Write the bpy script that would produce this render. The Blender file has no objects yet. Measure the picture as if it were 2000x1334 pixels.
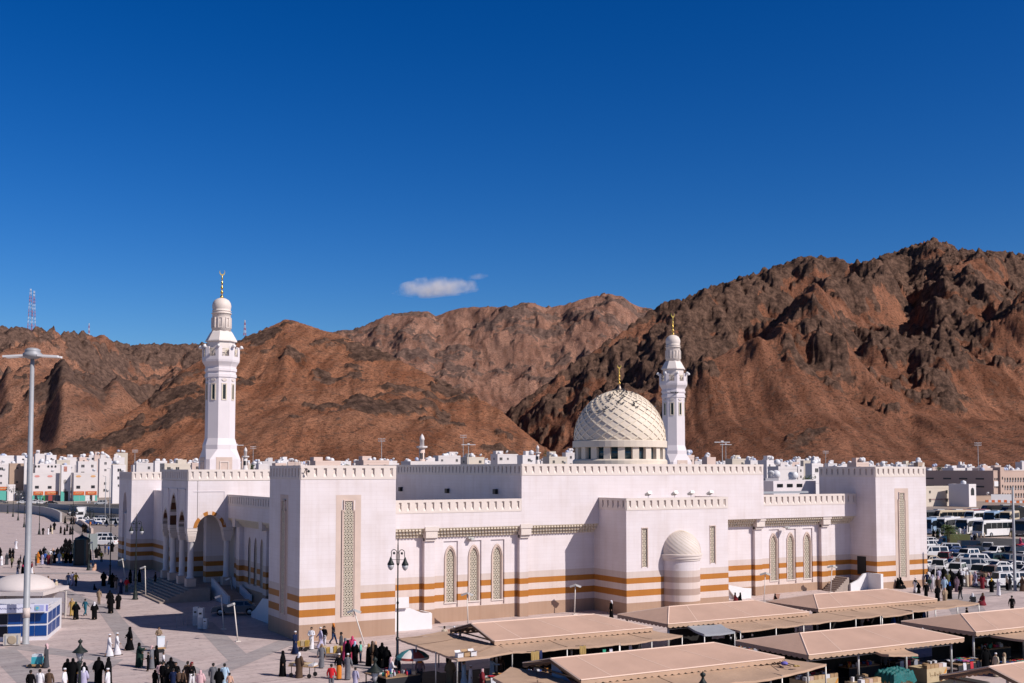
import bpy, bmesh, math, random
import numpy as np
from mathutils import Vector, Matrix

# ------------------------------------------------------------------ camera, sky, sun, exposure
scene = bpy.context.scene
col = scene.collection
EYE, F, CX, CY = 14.5, 2200.0, 1000.0, 793.0
AZ, PITCH = math.radians(29.8), math.atan(124/2200)
fw = np.array([math.sin(AZ)*math.cos(PITCH), math.cos(AZ)*math.cos(PITCH), math.sin(PITCH)])
rt = np.array([math.cos(AZ), -math.sin(AZ), 0.0]); upv = np.cross(rt, fw)
cam = bpy.data.cameras.new("camera"); camo = bpy.data.objects.new("camera", cam); col.objects.link(camo)
camo.matrix_world = Matrix(((rt[0], upv[0], -fw[0], 0), (rt[1], upv[1], -fw[1], 0), (rt[2], upv[2], -fw[2], EYE), (0, 0, 0, 1)))
cam.sensor_width = 36; cam.lens = 36*F/2000; cam.shift_y = (CY-667)/2000; cam.clip_start = 0.5; cam.clip_end = 60000
scene.camera = camo

SUN_EL = math.radians(38.7); SUN_H = math.atan2(9.65, -15.8)      # compass angle from +Y towards +X
sd = Vector((math.sin(SUN_H)*math.cos(SUN_EL), math.cos(SUN_H)*math.cos(SUN_EL), math.sin(SUN_EL)))
world = bpy.data.worlds.new("World"); scene.world = world; world.use_nodes = True
nt = world.node_tree; nt.nodes.clear()
sky = nt.nodes.new("ShaderNodeTexSky"); sky.sky_type = 'NISHITA'; sky.sun_disc = False
sky.sun_elevation = SUN_EL; sky.sun_rotation = SUN_H; sky.altitude = 900; sky.air_density = 1.0; sky.dust_density = 1.4; sky.ozone_density = 4.0
hs = nt.nodes.new("ShaderNodeHueSaturation"); hs.inputs['Saturation'].default_value = 1.40; hs.inputs['Hue'].default_value = 0.508
gm = nt.nodes.new("ShaderNodeGamma"); gm.inputs['Gamma'].default_value = 1.2
bg = nt.nodes.new("ShaderNodeBackground"); bg.inputs['Strength'].default_value = 0.069
wo = nt.nodes.new("ShaderNodeOutputWorld")
nt.links.new(sky.outputs[0], hs.inputs['Color']); nt.links.new(hs.outputs[0], gm.inputs['Color'])
tc = nt.nodes.new("ShaderNodeTexCoord"); sz = nt.nodes.new("ShaderNodeSeparateXYZ"); mr = nt.nodes.new("ShaderNodeMapRange"); ml = nt.nodes.new("ShaderNodeVectorMath"); ml.operation = 'SCALE'   # sky dimmed towards the unseen zenith so ground shadows fall darker
mr.inputs['From Min'].default_value = .40; mr.inputs['From Max'].default_value = .85; mr.inputs['To Min'].default_value = 1; mr.inputs['To Max'].default_value = .12
nt.links.new(tc.outputs['Generated'], sz.inputs[0]); nt.links.new(sz.outputs[2], mr.inputs['Value']); nt.links.new(gm.outputs[0], ml.inputs[0]); nt.links.new(mr.outputs[0], ml.inputs['Scale'])
nt.links.new(ml.outputs[0], bg.inputs['Color']); nt.links.new(bg.outputs[0], wo.inputs['Surface'])
sun = bpy.data.lights.new("sun", 'SUN'); sun.energy = 5.0; sun.angle = math.radians(0.5); sun.color = (1.0, 0.93, 0.87)
suno = bpy.data.objects.new("sun", sun); suno.rotation_euler = sd.to_track_quat('Z', 'Y').to_euler(); suno.location = (60, -60, 80); col.objects.link(suno)
scene.view_settings.view_transform = 'Standard'; scene.view_settings.look = 'None'
scene.view_settings.exposure = 0.0; scene.view_settings.gamma = 1.0
scene.cycles.max_bounces = 6; scene.cycles.diffuse_bounces = 3; scene.cycles.volume_bounces = 3

# ------------------------------------------------------------------ pixel (of the 2000 wide photo) <-> world helpers
def ray(x, y): return fw + rt*(x-CX)/F - upv*(y-CY)/F
def gz(x, y):
    z = 0.58*min(max((x-45)/60, 0), 1)
    if y > 540: z += (min(y, 1200)-540)*0.03
    return z
def G(x, y, z=None):                              # where the pixel's ray meets the ground (or height z)
    r = ray(x, y); k = z if z is not None else 0.0
    for _ in range(6):
        p = np.array([0, 0, EYE]) + r*(k-EYE)/r[2]
        if z is not None: break
        k = gz(p[0], p[1])
    return Vector((p[0], p[1], k))
def AT(x, D):                                     # ground point on column x at depth D along the view
    r = ray(x, 917); s = D/(r[0]*math.sin(AZ)+r[1]*math.cos(AZ)); X, Y = r[0]*s, r[1]*s
    return Vector((X, Y, gz(X, Y)))
def OYp(x, y, Y): r = ray(x, y); return Vector((r[0]*Y/r[1], Y, EYE+r[2]*Y/r[1]))
def zat(y, D): return EYE + (917-y)*D/F
def depth(p): return p[0]*math.sin(AZ)+p[1]*math.cos(AZ)

# ------------------------------------------------------------------ materials
MATS = {}
def lin(c): return tuple(((v/255)/12.92 if v/255 <= .04045 else ((v/255+.055)/1.055)**2.4) for v in c)
def mat(name, c, rough=.8, metal=0.0, var=.0, scale=2.0, bump=0.0, spec=.3, c2=None, bscale=None):
    if name in MATS: return MATS[name]
    m = bpy.data.materials.new(name); m.use_nodes = True; n = m.node_tree.nodes; l = m.node_tree.links
    b = n['Principled BSDF']; b.inputs['Base Color'].default_value = (*c, 1); b.inputs['Roughness'].default_value = rough
    b.inputs['Metallic'].default_value = metal; b.inputs['Specular IOR Level'].default_value = spec
    if var or c2:
        g = n.new('ShaderNodeNewGeometry'); t = n.new('ShaderNodeTexNoise'); t.inputs['Scale'].default_value = scale; t.inputs['Detail'].default_value = 5
        l.new(g.outputs['Position'], t.inputs['Vector'])
        r = n.new('ShaderNodeValToRGB'); r.color_ramp.elements[0].position = .3; r.color_ramp.elements[1].position = .7
        a = c2 if c2 else tuple(v*(1-var) for v in c)
        r.color_ramp.elements[0].color = (*a, 1); r.color_ramp.elements[1].color = (*c, 1)
        l.new(t.outputs['Fac'], r.inputs['Fac']); l.new(r.outputs['Color'], b.inputs['Base Color'])
    if bump:
        g = n.new('ShaderNodeNewGeometry'); t = n.new('ShaderNodeTexNoise'); t.inputs['Scale'].default_value = bscale or scale*4; t.inputs['Detail'].default_value = 4
        l.new(g.outputs['Position'], t.inputs['Vector'])
        bp = n.new('ShaderNodeBump'); bp.inputs['Strength'].default_value = bump; bp.inputs['Distance'].default_value = .05
        l.new(t.outputs['Fac'], bp.inputs['Height']); l.new(bp.outputs['Normal'], b.inputs['Normal'])
    MATS[name] = m
    return m
def brickmat(name, bands, bw=2.2, bh=.36, mortar=1.0, var=.03):
    """stone cladding: colour by height (real bands of stone), courses and joints, slab to slab tone"""
    m = bpy.data.materials.new(name); m.use_nodes = True; n = m.node_tree.nodes; l = m.node_tree.links
    b = n['Principled BSDF']; b.inputs['Roughness'].default_value = .55; b.inputs['Specular IOR Level'].default_value = .25
    g = n.new('ShaderNodeNewGeometry'); sx = n.new('ShaderNodeSeparateXYZ'); l.new(g.outputs['Position'], sx.inputs[0])
    ad = n.new('ShaderNodeMath'); ad.operation = 'ADD'; l.new(sx.outputs[0], ad.inputs[0]); l.new(sx.outputs[1], ad.inputs[1])
    cb = n.new('ShaderNodeCombineXYZ'); l.new(ad.outputs[0], cb.inputs[0]); l.new(sx.outputs[2], cb.inputs[1])
    dv = n.new('ShaderNodeMath'); dv.operation = 'DIVIDE'; dv.inputs[1].default_value = 20; l.new(sx.outputs[2], dv.inputs[0])
    rp = n.new('ShaderNodeValToRGB'); rp.color_ramp.interpolation = 'CONSTANT'; el = rp.color_ramp.elements
    el[0].position = 0; el[0].color = (*bands[0][1], 1); el[1].position = bands[1][0]/20 if len(bands) > 1 else 1; el[1].color = (*bands[min(1, len(bands)-1)][1], 1)
    for z, c in bands[2:]:
        e = el.new(z/20); e.color = (*c, 1)
    l.new(dv.outputs[0], rp.inputs[0])
    # joints: horizontal slabs above, tall narrow slabs in the banded part
    def bricks(w, h, off):
        t = n.new('ShaderNodeTexBrick'); t.inputs['Scale'].default_value = 1; t.inputs['Brick Width'].default_value = w; t.inputs['Row Height'].default_value = h
        t.inputs['Mortar Size'].default_value = .010; t.inputs['Mortar Smooth'].default_value = .3; t.inputs['Color1'].default_value = (1, 1, 1, 1); t.inputs['Color2'].default_value = (1-var, 1-var*1.1, 1-var*1.2, 1)
        t.inputs['Mortar'].default_value = (.88, .86, .85, 1); t.offset = off; l.new(cb.outputs[0], t.inputs['Vector']); return t
    t1 = bricks(bw, bh, .5); t2 = bricks(.42, 50, 0)
    gt = n.new('ShaderNodeMath'); gt.operation = 'GREATER_THAN'; gt.inputs[1].default_value = 4.43; l.new(sx.outputs[2], gt.inputs[0])
    mx = n.new('ShaderNodeMix'); mx.data_type = 'RGBA'; l.new(gt.outputs[0], mx.inputs['Factor']); l.new(t2.outputs['Color'], mx.inputs['A']); l.new(t1.outputs['Color'], mx.inputs['B'])
    ns = n.new('ShaderNodeTexNoise'); ns.inputs['Scale'].default_value = .5; ns.inputs['Detail'].default_value = 6; l.new(g.outputs['Position'], ns.inputs['Vector'])
    nr = n.new('ShaderNodeValToRGB'); nr.color_ramp.elements[0].position = .3; nr.color_ramp.elements[1].position = .65
    nr.color_ramp.elements[0].color = (.93, .91, .89, 1); nr.color_ramp.elements[1].color = (1, 1, 1, 1); l.new(ns.outputs['Fac'], nr.inputs[0])
    m1 = n.new('ShaderNodeMix'); m1.data_type = 'RGBA'; m1.blend_type = 'MULTIPLY'; m1.inputs['Factor'].default_value = 1
    l.new(rp.outputs['Color'], m1.inputs['A']); l.new(mx.outputs['Result'], m1.inputs['B'])
    m2 = n.new('ShaderNodeMix'); m2.data_type = 'RGBA'; m2.blend_type = 'MULTIPLY'; m2.inputs['Factor'].default_value = 1
    l.new(m1.outputs['Result'], m2.inputs['A']); l.new(nr.outputs['Color'], m2.inputs['B'])
    mp = n.new('ShaderNodeMapping'); mp.inputs['Scale'].default_value = (1.6, 1.6, .09); l.new(g.outputs['Position'], mp.inputs['Vector'])
    st = n.new('ShaderNodeTexNoise'); st.inputs['Scale'].default_value = 1; st.inputs['Detail'].default_value = 5; st.inputs['Roughness'].default_value = .65; l.new(mp.outputs[0], st.inputs['Vector'])
    sr = n.new('ShaderNodeValToRGB'); sr.color_ramp.elements[0].position = .34; sr.color_ramp.elements[0].color = (.945, .93, .915, 1); sr.color_ramp.elements[1].position = .52; sr.color_ramp.elements[1].color = (1, 1, 1, 1); l.new(st.outputs['Fac'], sr.inputs[0])
    m3 = n.new('ShaderNodeMix'); m3.data_type = 'RGBA'; m3.blend_type = 'MULTIPLY'; m3.inputs['Factor'].default_value = 1; l.new(m2.outputs['Result'], m3.inputs['A']); l.new(sr.outputs[0], m3.inputs['B'])     # rain streaks and dust
    l.new(m3.outputs['Result'], b.inputs['Base Color'])
    MATS[name] = m
    return m

# ------------------------------------------------------------------ mesh builder
def R4(loc=(0, 0, 0), rz=0, sc=1): return Matrix.Translation(loc) @ Matrix.Rotation(rz, 4, 'Z') @ Matrix.Scale(sc, 4)
class MB:
    def __init__(s): s.v = []; s.f = []; s.m = []; s.mi = 0; s.T = None; s.sm = []
    def add(s, vs, fs, smooth=False):
        o = len(s.v)
        if s.T is not None: vs = [tuple(s.T @ Vector(p)) for p in vs]
        s.v += [tuple(p) for p in vs]; s.f += [tuple(i+o for i in q) for q in fs]; s.m += [s.mi]*len(fs); s.sm += [smooth]*len(fs)
        return s
    def box(s, x0, x1, y0, y1, z0, z1, bottom=True):
        fs = [(4, 5, 6, 7), (0, 1, 5, 4), (1, 2, 6, 5), (2, 3, 7, 6), (3, 0, 4, 7)]
        if bottom: fs.append((3, 2, 1, 0))
        return s.add([(x0, y0, z0), (x1, y0, z0), (x1, y1, z0), (x0, y1, z0), (x0, y0, z1), (x1, y0, z1), (x1, y1, z1), (x0, y1, z1)], fs)
    def prism(s, poly, z0, z1, cap=True):                      # poly: CCW (x,y)
        n = len(poly); vs = [(p[0], p[1], z0) for p in poly]+[(p[0], p[1], z1) for p in poly]
        fs = [(i, (i+1) % n, n+(i+1) % n, n+i) for i in range(n)]
        if cap: fs += [tuple(range(n, 2*n)), tuple(range(n-1, -1, -1))]
        return s.add(vs, fs)
    def plate(s, poly, axis, a, b):                            # outline in a vertical plane, thickness a..b along axis ('y': poly=(x,z); 'x': poly=(y,z))
        n = len(poly)
        if axis == 'y': vs = [(p[0], a, p[1]) for p in poly]+[(p[0], b, p[1]) for p in poly]
        else: vs = [(a, p[0], p[1]) for p in poly]+[(b, p[0], p[1]) for p in poly]
        fs = [(i, (i+1) % n, n+(i+1) % n, n+i) for i in range(n)]+[tuple(range(n-1, -1, -1)), tuple(range(n, 2*n))]
        return s.add(vs, fs)
    def lathe(s, prof, n=16, c=(0, 0), a0=0, a1=2*math.pi, smooth=True, sx=1, sy=1):   # prof: (r,z) from bottom up
        full = abs(a1-a0-2*math.pi) < 1e-6; k = n if full else n+1
        vs = []
        for r, z in prof:
            for i in range(k):
                a = a0+(a1-a0)*i/n; vs.append((c[0]+r*math.cos(a)*sx, c[1]+r*math.sin(a)*sy, z))
        fs = []
        for j in range(len(prof)-1):
            for i in range(n):
                i2 = (i+1) % k if full else i+1
                fs.append((j*k+i, j*k+i2, (j+1)*k+i2, (j+1)*k+i))
        if full:
            if prof[0][0] > 1e-4: fs.append(tuple(range(k-1, -1, -1)))
            if prof[-1][0] > 1e-4: fs.append(tuple((len(prof)-1)*k+i for i in range(k)))
        return s.add(vs, fs, smooth)
    def tube(s, pts, r, n=6, cap=True, smooth=True):
        pts = [Vector(p) for p in pts]; rs = r if isinstance(r, (list, tuple)) else [r]*len(pts)
        vs = []; px = None
        for i, p in enumerate(pts):
            d = (pts[min(i+1, len(pts)-1)]-pts[max(i-1, 0)]).normalized()
            if px is None: px = d.orthogonal().normalized()
            else:
                px = (px-d*px.dot(d)); px = px.normalized() if px.length > 1e-6 else d.orthogonal().normalized()
            q = d.cross(px)
            for k in range(n):
                a = 2*math.pi*k/n; vs.append(p+(px*math.cos(a)+q*math.sin(a))*rs[i])
        fs = [(j*n+k, j*n+(k+1) % n, (j+1)*n+(k+1) % n, (j+1)*n+k) for j in range(len(pts)-1) for k in range(n)]
        if cap: fs += [tuple(range(n-1, -1, -1)), tuple((len(pts)-1)*n+k for k in range(n))]
        return s.add(vs, fs, smooth)
    def ball(s, c, r, n=10, m=7, sz=1):
        pr = [(max(r*math.sin(math.pi*j/m), 1e-5), c[2]-r*sz*math.cos(math.pi*j/m)) for j in range(m+1)]
        return s.lathe(pr, n, (c[0], c[1]))
    def quad(s, a, b, c, d): return s.add([a, b, c, d], [(0, 1, 2, 3)])
    def mesh(s, name, mats):
        me = bpy.data.meshes.new(name); me.from_pydata(s.v, [], s.f)
        for m in (mats if isinstance(mats, (list, tuple)) else [mats]): me.materials.append(m)
        me.polygons.foreach_set('material_index', s.m); me.polygons.foreach_set('use_smooth', s.sm); me.update()
        return me
    def build(s, name, mats, parent=None, label=None, loc=None, rz=0):
        o = bpy.data.objects.new(name, s.mesh(name, mats)); col.objects.link(o)
        if parent is not None: o.parent = parent
        if loc is not None: o.location = loc
        if rz: o.rotation_euler = (0, 0, rz)
        if label: o['label'] = label
        return o
def inst(name, mesh, parent=None, loc=(0, 0, 0), rz=0, m=None, sc=None):
    o = bpy.data.objects.new(name, mesh); col.objects.link(o); o.parent = parent; o.location = loc; o.rotation_euler = (0, 0, rz)
    if m is not None: o.material_slots[0].link = 'OBJECT'; o.material_slots[0].material = m
    if sc: o.scale = sc
    return o
def tag(o, label, cat, group=None):
    o['label'] = label; o['category'] = cat
    if group: o['group'] = group
    return o
def thing(name, label, cat, loc=(0, 0, 0), rz=0, group=None):
    o = bpy.data.objects.new(name, None); col.objects.link(o); o.location = loc; o.rotation_euler = (0, 0, rz); o.empty_display_size = .3
    return tag(o, label, cat, group)
def struct(o, kind='structure'): o['kind'] = kind; return o
def dup(root, loc, rz, label=None, group=None, swap=None, sc=None):      # a copy of a thing with its parts and sub-parts
    r = root.copy(); col.objects.link(r); r.location = loc; r.rotation_euler = (0, 0, rz)
    if label: r['label'] = label
    if group: r['group'] = group
    if sc: r.scale = (sc, sc, sc)
    def rec(a, b):
        for ch in a.children:
            c = ch.copy(); col.objects.link(c); c.parent = b
            if swap:
                for sl in c.material_slots:
                    if sl.material and sl.material.name in swap: sl.link = 'OBJECT'; sl.material = swap[sl.material.name]
            rec(ch, c)
    rec(root, r)
    return r
ORD = ['first', 'second', 'third', 'fourth', 'fifth', 'sixth', 'seventh', 'eighth', 'ninth', 'tenth', 'eleventh', 'twelfth', 'thirteenth', 'fourteenth', 'fifteenth', 'sixteenth', 'seventeenth', 'eighteenth', 'nineteenth', 'twentieth', 'twenty-first', 'twenty-second', 'twenty-third', 'twenty-fourth', 'twenty-fifth', 'twenty-sixth', 'twenty-seventh', 'twenty-eighth', 'twenty-ninth', 'thirtieth']

# ------------------------------------------------------------------ noise
_rs = np.random.RandomState(7); _perm = _rs.permutation(512); _ga = _rs.rand(512)*2*np.pi
def pn(x, y):
    xi = np.floor(x).astype(int); yi = np.floor(y).astype(int); xf = x-xi; yf = y-yi
    u = xf*xf*xf*(xf*(xf*6-15)+10); v = yf*yf*yf*(yf*(yf*6-15)+10)
    def g(ix, iy, dx, dy):
        h = _ga[_perm[(_perm[ix & 511]+iy) & 511]]; return np.cos(h)*dx+np.sin(h)*dy
    a = g(xi, yi, xf, yf); b = g(xi+1, yi, xf-1, yf); c = g(xi, yi+1, xf, yf-1); d = g(xi+1, yi+1, xf-1, yf-1)
    return (a+(b-a)*u+((c+(d-c)*u)-(a+(b-a)*u))*v)*1.5
def fbm(x, y, o=5, r=.5):
    t = 0; a = 1; w = 0
    for i in range(o): t = t+a*pn(x*2**i+i*17.3, y*2**i-i*9.1); w += a; a *= r
    return t/w
def ridged(x, y, o=5, r=.5):
    t = 0; a = 1; w = 0; p = 1
    for i in range(o):
        n = (1-np.abs(pn(x*2**i+i*31.7, y*2**i+i*12.9)))**2; t = t+a*n*p; p = np.clip(n*1.3, 0, 1); w += a; a *= r
    return t/w
def sstep(a, b, x): t = np.clip((x-a)/(b-a), 0, 1); return t*t*(3-2*t)
# ------------------------------------------------------------------ mountains
def terrain():
    ca = np.arctan((np.concatenate([np.linspace(-500, -40, 40, endpoint=False), np.linspace(-40, 2040, 1250), np.linspace(2045, 2500, 40)])-CX)/F)
    ds = np.concatenate([np.linspace(560, 900, 50, endpoint=False), np.linspace(900, 2300, 270, endpoint=False), np.linspace(2300, 3500, 110), np.linspace(3600, 5200, 10)])
    A, S = np.meshgrid(ca, ds, indexing='ij')
    PX = CX+F*np.tan(A)
    X = S*math.sin(AZ)+S*np.tan(A)*math.cos(AZ); Y = S*math.cos(AZ)-S*np.tan(A)*math.sin(AZ)
    GZ = 0.58*np.clip((X-45)/60, 0, 1)+(np.clip(Y, 540, 1200)-540)*.03
    U = S*np.tan(A)                                # lateral metres
    wx = fbm(X/260, Y/260, 3)*70; wy = fbm(X/260+9, Y/260+4, 3)*70
    n_big = ridged((X+wx)/420, (Y+wy)/420, 5, .55)
    n_mid = ridged((X+wx*.5)/120+3, (Y+wy*.5)/120, 5, .55)
    n_small = fbm(X/22, Y/22, 4, .6)
    n_crag = 1-ridged((X+wx*.25)/62+5, (Y+wy*.25)/62+2, 4, .5); n_blk = 1-ridged((X+wx*.1)/24+9, Y/24-3, 3, .5); n_sharp = ridged(X/15+2, Y/15, 3, .55)
    n_gf = 1-ridged((U+wx*.5)/52, (S+wy*.8)/240, 3, .55)
    msk = fbm(X/125+20, Y/125-7, 5, .62)*1.1+.22*fbm(X/26, Y/26+5, 3)
    lay = {
     'right': dict(px=[600, 900, 1000, 1050, 1090, 1130, 1180, 1240, 1280, 1300, 1340, 1380, 1440, 1500, 1560, 1600, 1640, 1665, 1700, 1735, 1755, 1780, 1800, 1830, 1850, 1880, 1915, 1950, 2000, 2100, 2500],
                   py=[915, 860, 800, 762, 730, 702, 670, 632, 608, 597, 585, 565, 547, 528, 510, 503, 505, 518, 512, 496, 494, 489, 478, 467, 472, 486, 489, 491, 495, 500, 560],
                   D=[1500, 1450, 1400, 1400, 1400, 1420, 1450, 1500, 1540, 1560, 1600, 1640, 1700, 1750, 1800, 1850, 1900, 1900, 1950, 2000, 2000, 2050, 2080, 2100, 2100, 2100, 2080, 2060, 2050, 2050, 2050],
                   s0=[1450, 1350, 1290, 1220, 1150, 1100, 1060, 1020, 1000, 990, 960, 930, 900, 880, 860, 850, 840, 840, 840, 840, 840, 840, 830, 830, 830, 830, 820, 820, 800, 800, 800], p=1.12, amp=1.0, back=.5),
     'left': dict(px=[-500, -50, 60, 150, 200, 250, 300, 350, 400, 440, 470, 500, 530, 555, 575, 600, 625, 660, 700, 760, 820, 880, 930, 980, 1020, 1060, 1100, 1200, 1500],
                  py=[915, 905, 893, 862, 838, 806, 770, 728, 697, 678, 662, 648, 634, 621, 624, 634, 642, 652, 668, 690, 722, 752, 774, 802, 838, 872, 893, 912, 915],
                  D=[900, 920, 940, 1000, 1050, 1100, 1150, 1210, 1270, 1310, 1340, 1370, 1390, 1400, 1400, 1390, 1380, 1350, 1320, 1280, 1240, 1200, 1150, 1110, 1070, 1030, 1000, 980, 960],
                  s0=[880, 870, 860, 850, 840, 830, 820, 800, 790, 780, 780, 780, 780, 780, 780, 780, 780, 780, 780, 800, 810, 820, 840, 860, 880, 900, 910, 920, 930], p=1.1, amp=.42, back=.45),
     'far': dict(px=[300, 560, 640, 690, 720, 755, 800, 835, 850, 880, 900, 950, 1000, 1025, 1040, 1065, 1100, 1135, 1165, 1190, 1215, 1250, 1285, 1400, 1700],
                 py=[720, 670, 648, 642, 630, 614, 608, 607, 616, 604, 599, 598, 597, 588, 589, 598, 594, 582, 574, 570, 578, 598, 603, 640, 750],
                 D=[2900]*25, s0=[1750]*25, p=.95, amp=.5, back=.5),
     'farleft': dict(px=[-500, -60, 0, 30, 60, 90, 130, 170, 200, 230, 255, 290, 320, 350, 400, 450, 520, 600, 760],
                     py=[640, 632, 637, 639, 640, 643, 651, 655, 661, 672, 678, 672, 673, 670, 668, 667, 690, 730, 860],
                     D=[2100]*6+[2050]*13, s0=[950, 950, 950, 950, 950, 960, 980, 1000, 1050, 1100, 1150, 1200, 1250, 1300, 1350, 1400, 1450, 1500, 1500], p=1.0, amp=.9, back=.5)}
    H = GZ.copy()-1.5; K = np.zeros_like(H); RM = np.zeros_like(H)
    pxc = PX[:, 0]
    for key, L in lay.items():
        ip = lambda a: np.interp(pxc, L['px'], L[a])
        D1 = ip('D'); D0 = ip('s0'); py = ip('py')
        zr = EYE+(917-py)*D1/F
        zb = 0.58+(np.clip(D0*.87, 540, 1200)-540)*.03
        D1 = D1[:, None]; D0 = D0[:, None]; zr = zr[:, None]; zb = zb[:, None]
        t = (S-D0)/(D1-D0); tc = np.clip(t, 0, 1)
        hh = np.maximum(zr-zb, 1)
        prof = tc**L['p']
        env = sstep(.03, .42, tc)*(1-.55*sstep(.85, 1, tc))
        h = zb+hh*prof
        gul = ridged((U+wx*.8)/230+(11 if key == 'left' else 0), (S+wy)/900, 4, .5)
        h = h+env*L['amp']*(np.minimum(hh, 330)*.30*(gul-.5)+np.minimum(hh, 300)*.26*(n_big-.45)+18*(.45-n_mid)+9*(n_gf-.55)+2.2*n_small)
        if key == 'farleft':
            for (pxc_, s_a, s_b, am) in [(128, 1010, 1300, 42), (230, 1150, 1500, 40), (20, 1100, 1500, 30)]:
                uc = (pxc_-CX)/F*S; f = np.where(U < uc, np.exp(-((U-uc+wx*.1)/16)**2), np.exp(-((U-uc)/95)**2))*sstep(s_a-60, s_a+60, S)*(1-sstep(s_b-100, s_b+60, S)); h = h+f*am; msk = msk+f*.35
        if key == 'right':                          # the two big diagonal buttresses and the cleft between them
            for (xa, da, xb, db, wd, am) in [(1840, 2050, 1500, 1180, 75, 55), (1610, 1830, 1560, 1350, 80, 45), (1310, 1540, 1400, 1120, 50, 36), (1950, 1900, 1760, 1120, 90, 38)]:
                k = np.clip((S-db)/(da-db), -.2, 1.05); uc = (xb+(xa-xb)*k-CX)/F*S
                f = np.exp(-((U-uc+wx*.5)/wd)**2)*sstep(-.15, .25, k)*(1-sstep(.95, 1.15, k))
                h = h+f*am
            for (xa, da, xb, db, wd, am) in [(1690, 1900, 1400, 1150, 45, 52), (1560, 1750, 1330, 1120, 40, 26)]:
                k = np.clip((S-db)/(da-db), 0, 1); uc = (xb+(xa-xb)*k-CX)/F*S
                h = h-np.exp(-((U-uc+wx*.6)/wd)**2)*sstep(0, .2, k)*(1-sstep(.88, 1, k))*am
        rk = sstep(.03, .13, msk+.45*(n_crag-.45)+(.16 if key in ('right', 'farleft') else -.02)*tc+(.08*sstep(.25, .5, tc) if key == 'right' else 0)-(.095 if key == 'left' else .06)-.28*(1-sstep(.15, .45, tc))+(.12*sstep(.75, .98, tc) if key == 'right' else .2*np.exp(-((PX-360)/70)**2)*sstep(.3, .6, tc) if key == 'left' else 0))
        crag = rk*(14*n_crag+9*n_blk+5*n_sharp-8)
        h = h+crag*L['amp']*sstep(.05, .25, tc)+1.1*n_small*sstep(0, .1, tc)
        h = np.where(t > 1, zr+(h-zr)-(S-D1)*L['back'], h)
        h = np.where(t < 0, zb-2-(D0-S)*.06, h)
        ang = (h-EYE)/S; best = ang.max(axis=1); want = (917-py)/F
        cor = (want*2000+60)/np.maximum(best*2000+60, 20)
        ker = np.hanning(25); ker /= ker.sum(); cor = np.convolve(np.pad(cor, 12, mode='edge'), ker, 'valid')
        base = zb
        h = np.where(h > base, base+(h-base)*cor[:, None], h)
        up = h > H
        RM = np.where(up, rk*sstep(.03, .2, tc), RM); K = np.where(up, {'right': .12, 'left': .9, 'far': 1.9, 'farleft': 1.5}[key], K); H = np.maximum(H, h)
    nA, nS = H.shape
    co = np.stack([X, Y, H], -1).reshape(-1, 3)
    idx = np.arange(nA*nS).reshape(nA, nS)
    q = np.stack([idx[:-1, :-1], idx[1:, :-1], idx[1:, 1:], idx[:-1, 1:]], -1).reshape(-1, 4)
    me = bpy.data.meshes.new('mountains')
    me.vertices.add(len(co)); me.vertices.foreach_set('co', co.ravel().astype('f'))
    me.loops.add(q.size); me.loops.foreach_set('vertex_index', q.ravel().astype('i'))
    me.polygons.add(len(q)); me.polygons.foreach_set('loop_start', np.arange(0, q.size, 4, dtype='i')); me.polygons.foreach_set('loop_total', np.full(len(q), 4, 'i'))
    me.update(calc_edges=True); me.validate()
    at = me.attributes.new('rock', 'FLOAT', 'POINT'); at.data.foreach_set('value', RM.ravel().astype('f'))
    at = me.attributes.new('hue', 'FLOAT', 'POINT'); at.data.foreach_set('value', K.ravel().astype('f'))
    stv = .5+.5*fbm((U+wx*.5)/13, (S+wy)/190, 4, .6)+.35*fbm(X/60, Y/60, 3)*.5
    at = me.attributes.new('scree', 'FLOAT', 'POINT'); at.data.foreach_set('value', stv.ravel().astype('f'))
    # material
    m = bpy.data.materials.new('mountain_rock'); m.use_nodes = True; n = m.node_tree.nodes; l = m.node_tree.links
    b = n['Principled BSDF']; b.inputs['Roughness'].default_value = 1; b.inputs['Specular IOR Level'].default_value = .05
    g = n.new('ShaderNodeNewGeometry')
    def noise(sc, det=5, ro=.6):
        t = n.new('ShaderNodeTexNoise'); t.inputs['Scale'].default_value = sc; t.inputs['Detail'].default_value = det; t.inputs['Roughness'].default_value = ro; l.new(g.outputs['Position'], t.inputs['Vector']); return t.outputs['Fac']
    def ramp(src, st):
        r = n.new('ShaderNodeValToRGB'); e = r.color_ramp.elements
        e[0].position, e[0].color = st[0][0], (*st[0][1], 1); e[1].position, e[1].color = st[1][0], (*st[1][1], 1)
        for p_, c_ in st[2:]: k = e.new(p_); k.color = (*c_, 1)
        l.new(src, r.inputs[0]); return r.outputs[0]
    def mixc(f, a, b_, mode='MIX'):
        x = n.new('ShaderNodeMix'); x.data_type = 'RGBA'; x.blend_type = mode
        if isinstance(f, float): x.inputs['Factor'].default_value = f
        else: l.new(f, x.inputs['Factor'])
        l.new(a, x.inputs['A']); l.new(b_, x.inputs['B']); return x.outputs['Result']
    ah = n.new('ShaderNodeAttribute'); ah.attribute_name = 'hue'; ar = n.new('ShaderNodeAttribute'); ar.attribute_name = 'rock'
    soilA = ramp(noise(.012), [(.32, (.24, .102, .062)), (.68, (.40, .19, .122))])        # brown slopes
    soilB = ramp(noise(.015), [(.32, (.35, .145, .08)), (.68, (.53, .255, .153))])        # orange slopes
    soil = mixc(ah.outputs['Fac'], soilA, soilB)
    soilHaze = ramp(noise(.01), [(.32, (.30, .155, .113)), (.68, (.44, .255, .19))])        # far ranges, haze painted into the soil colour
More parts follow.
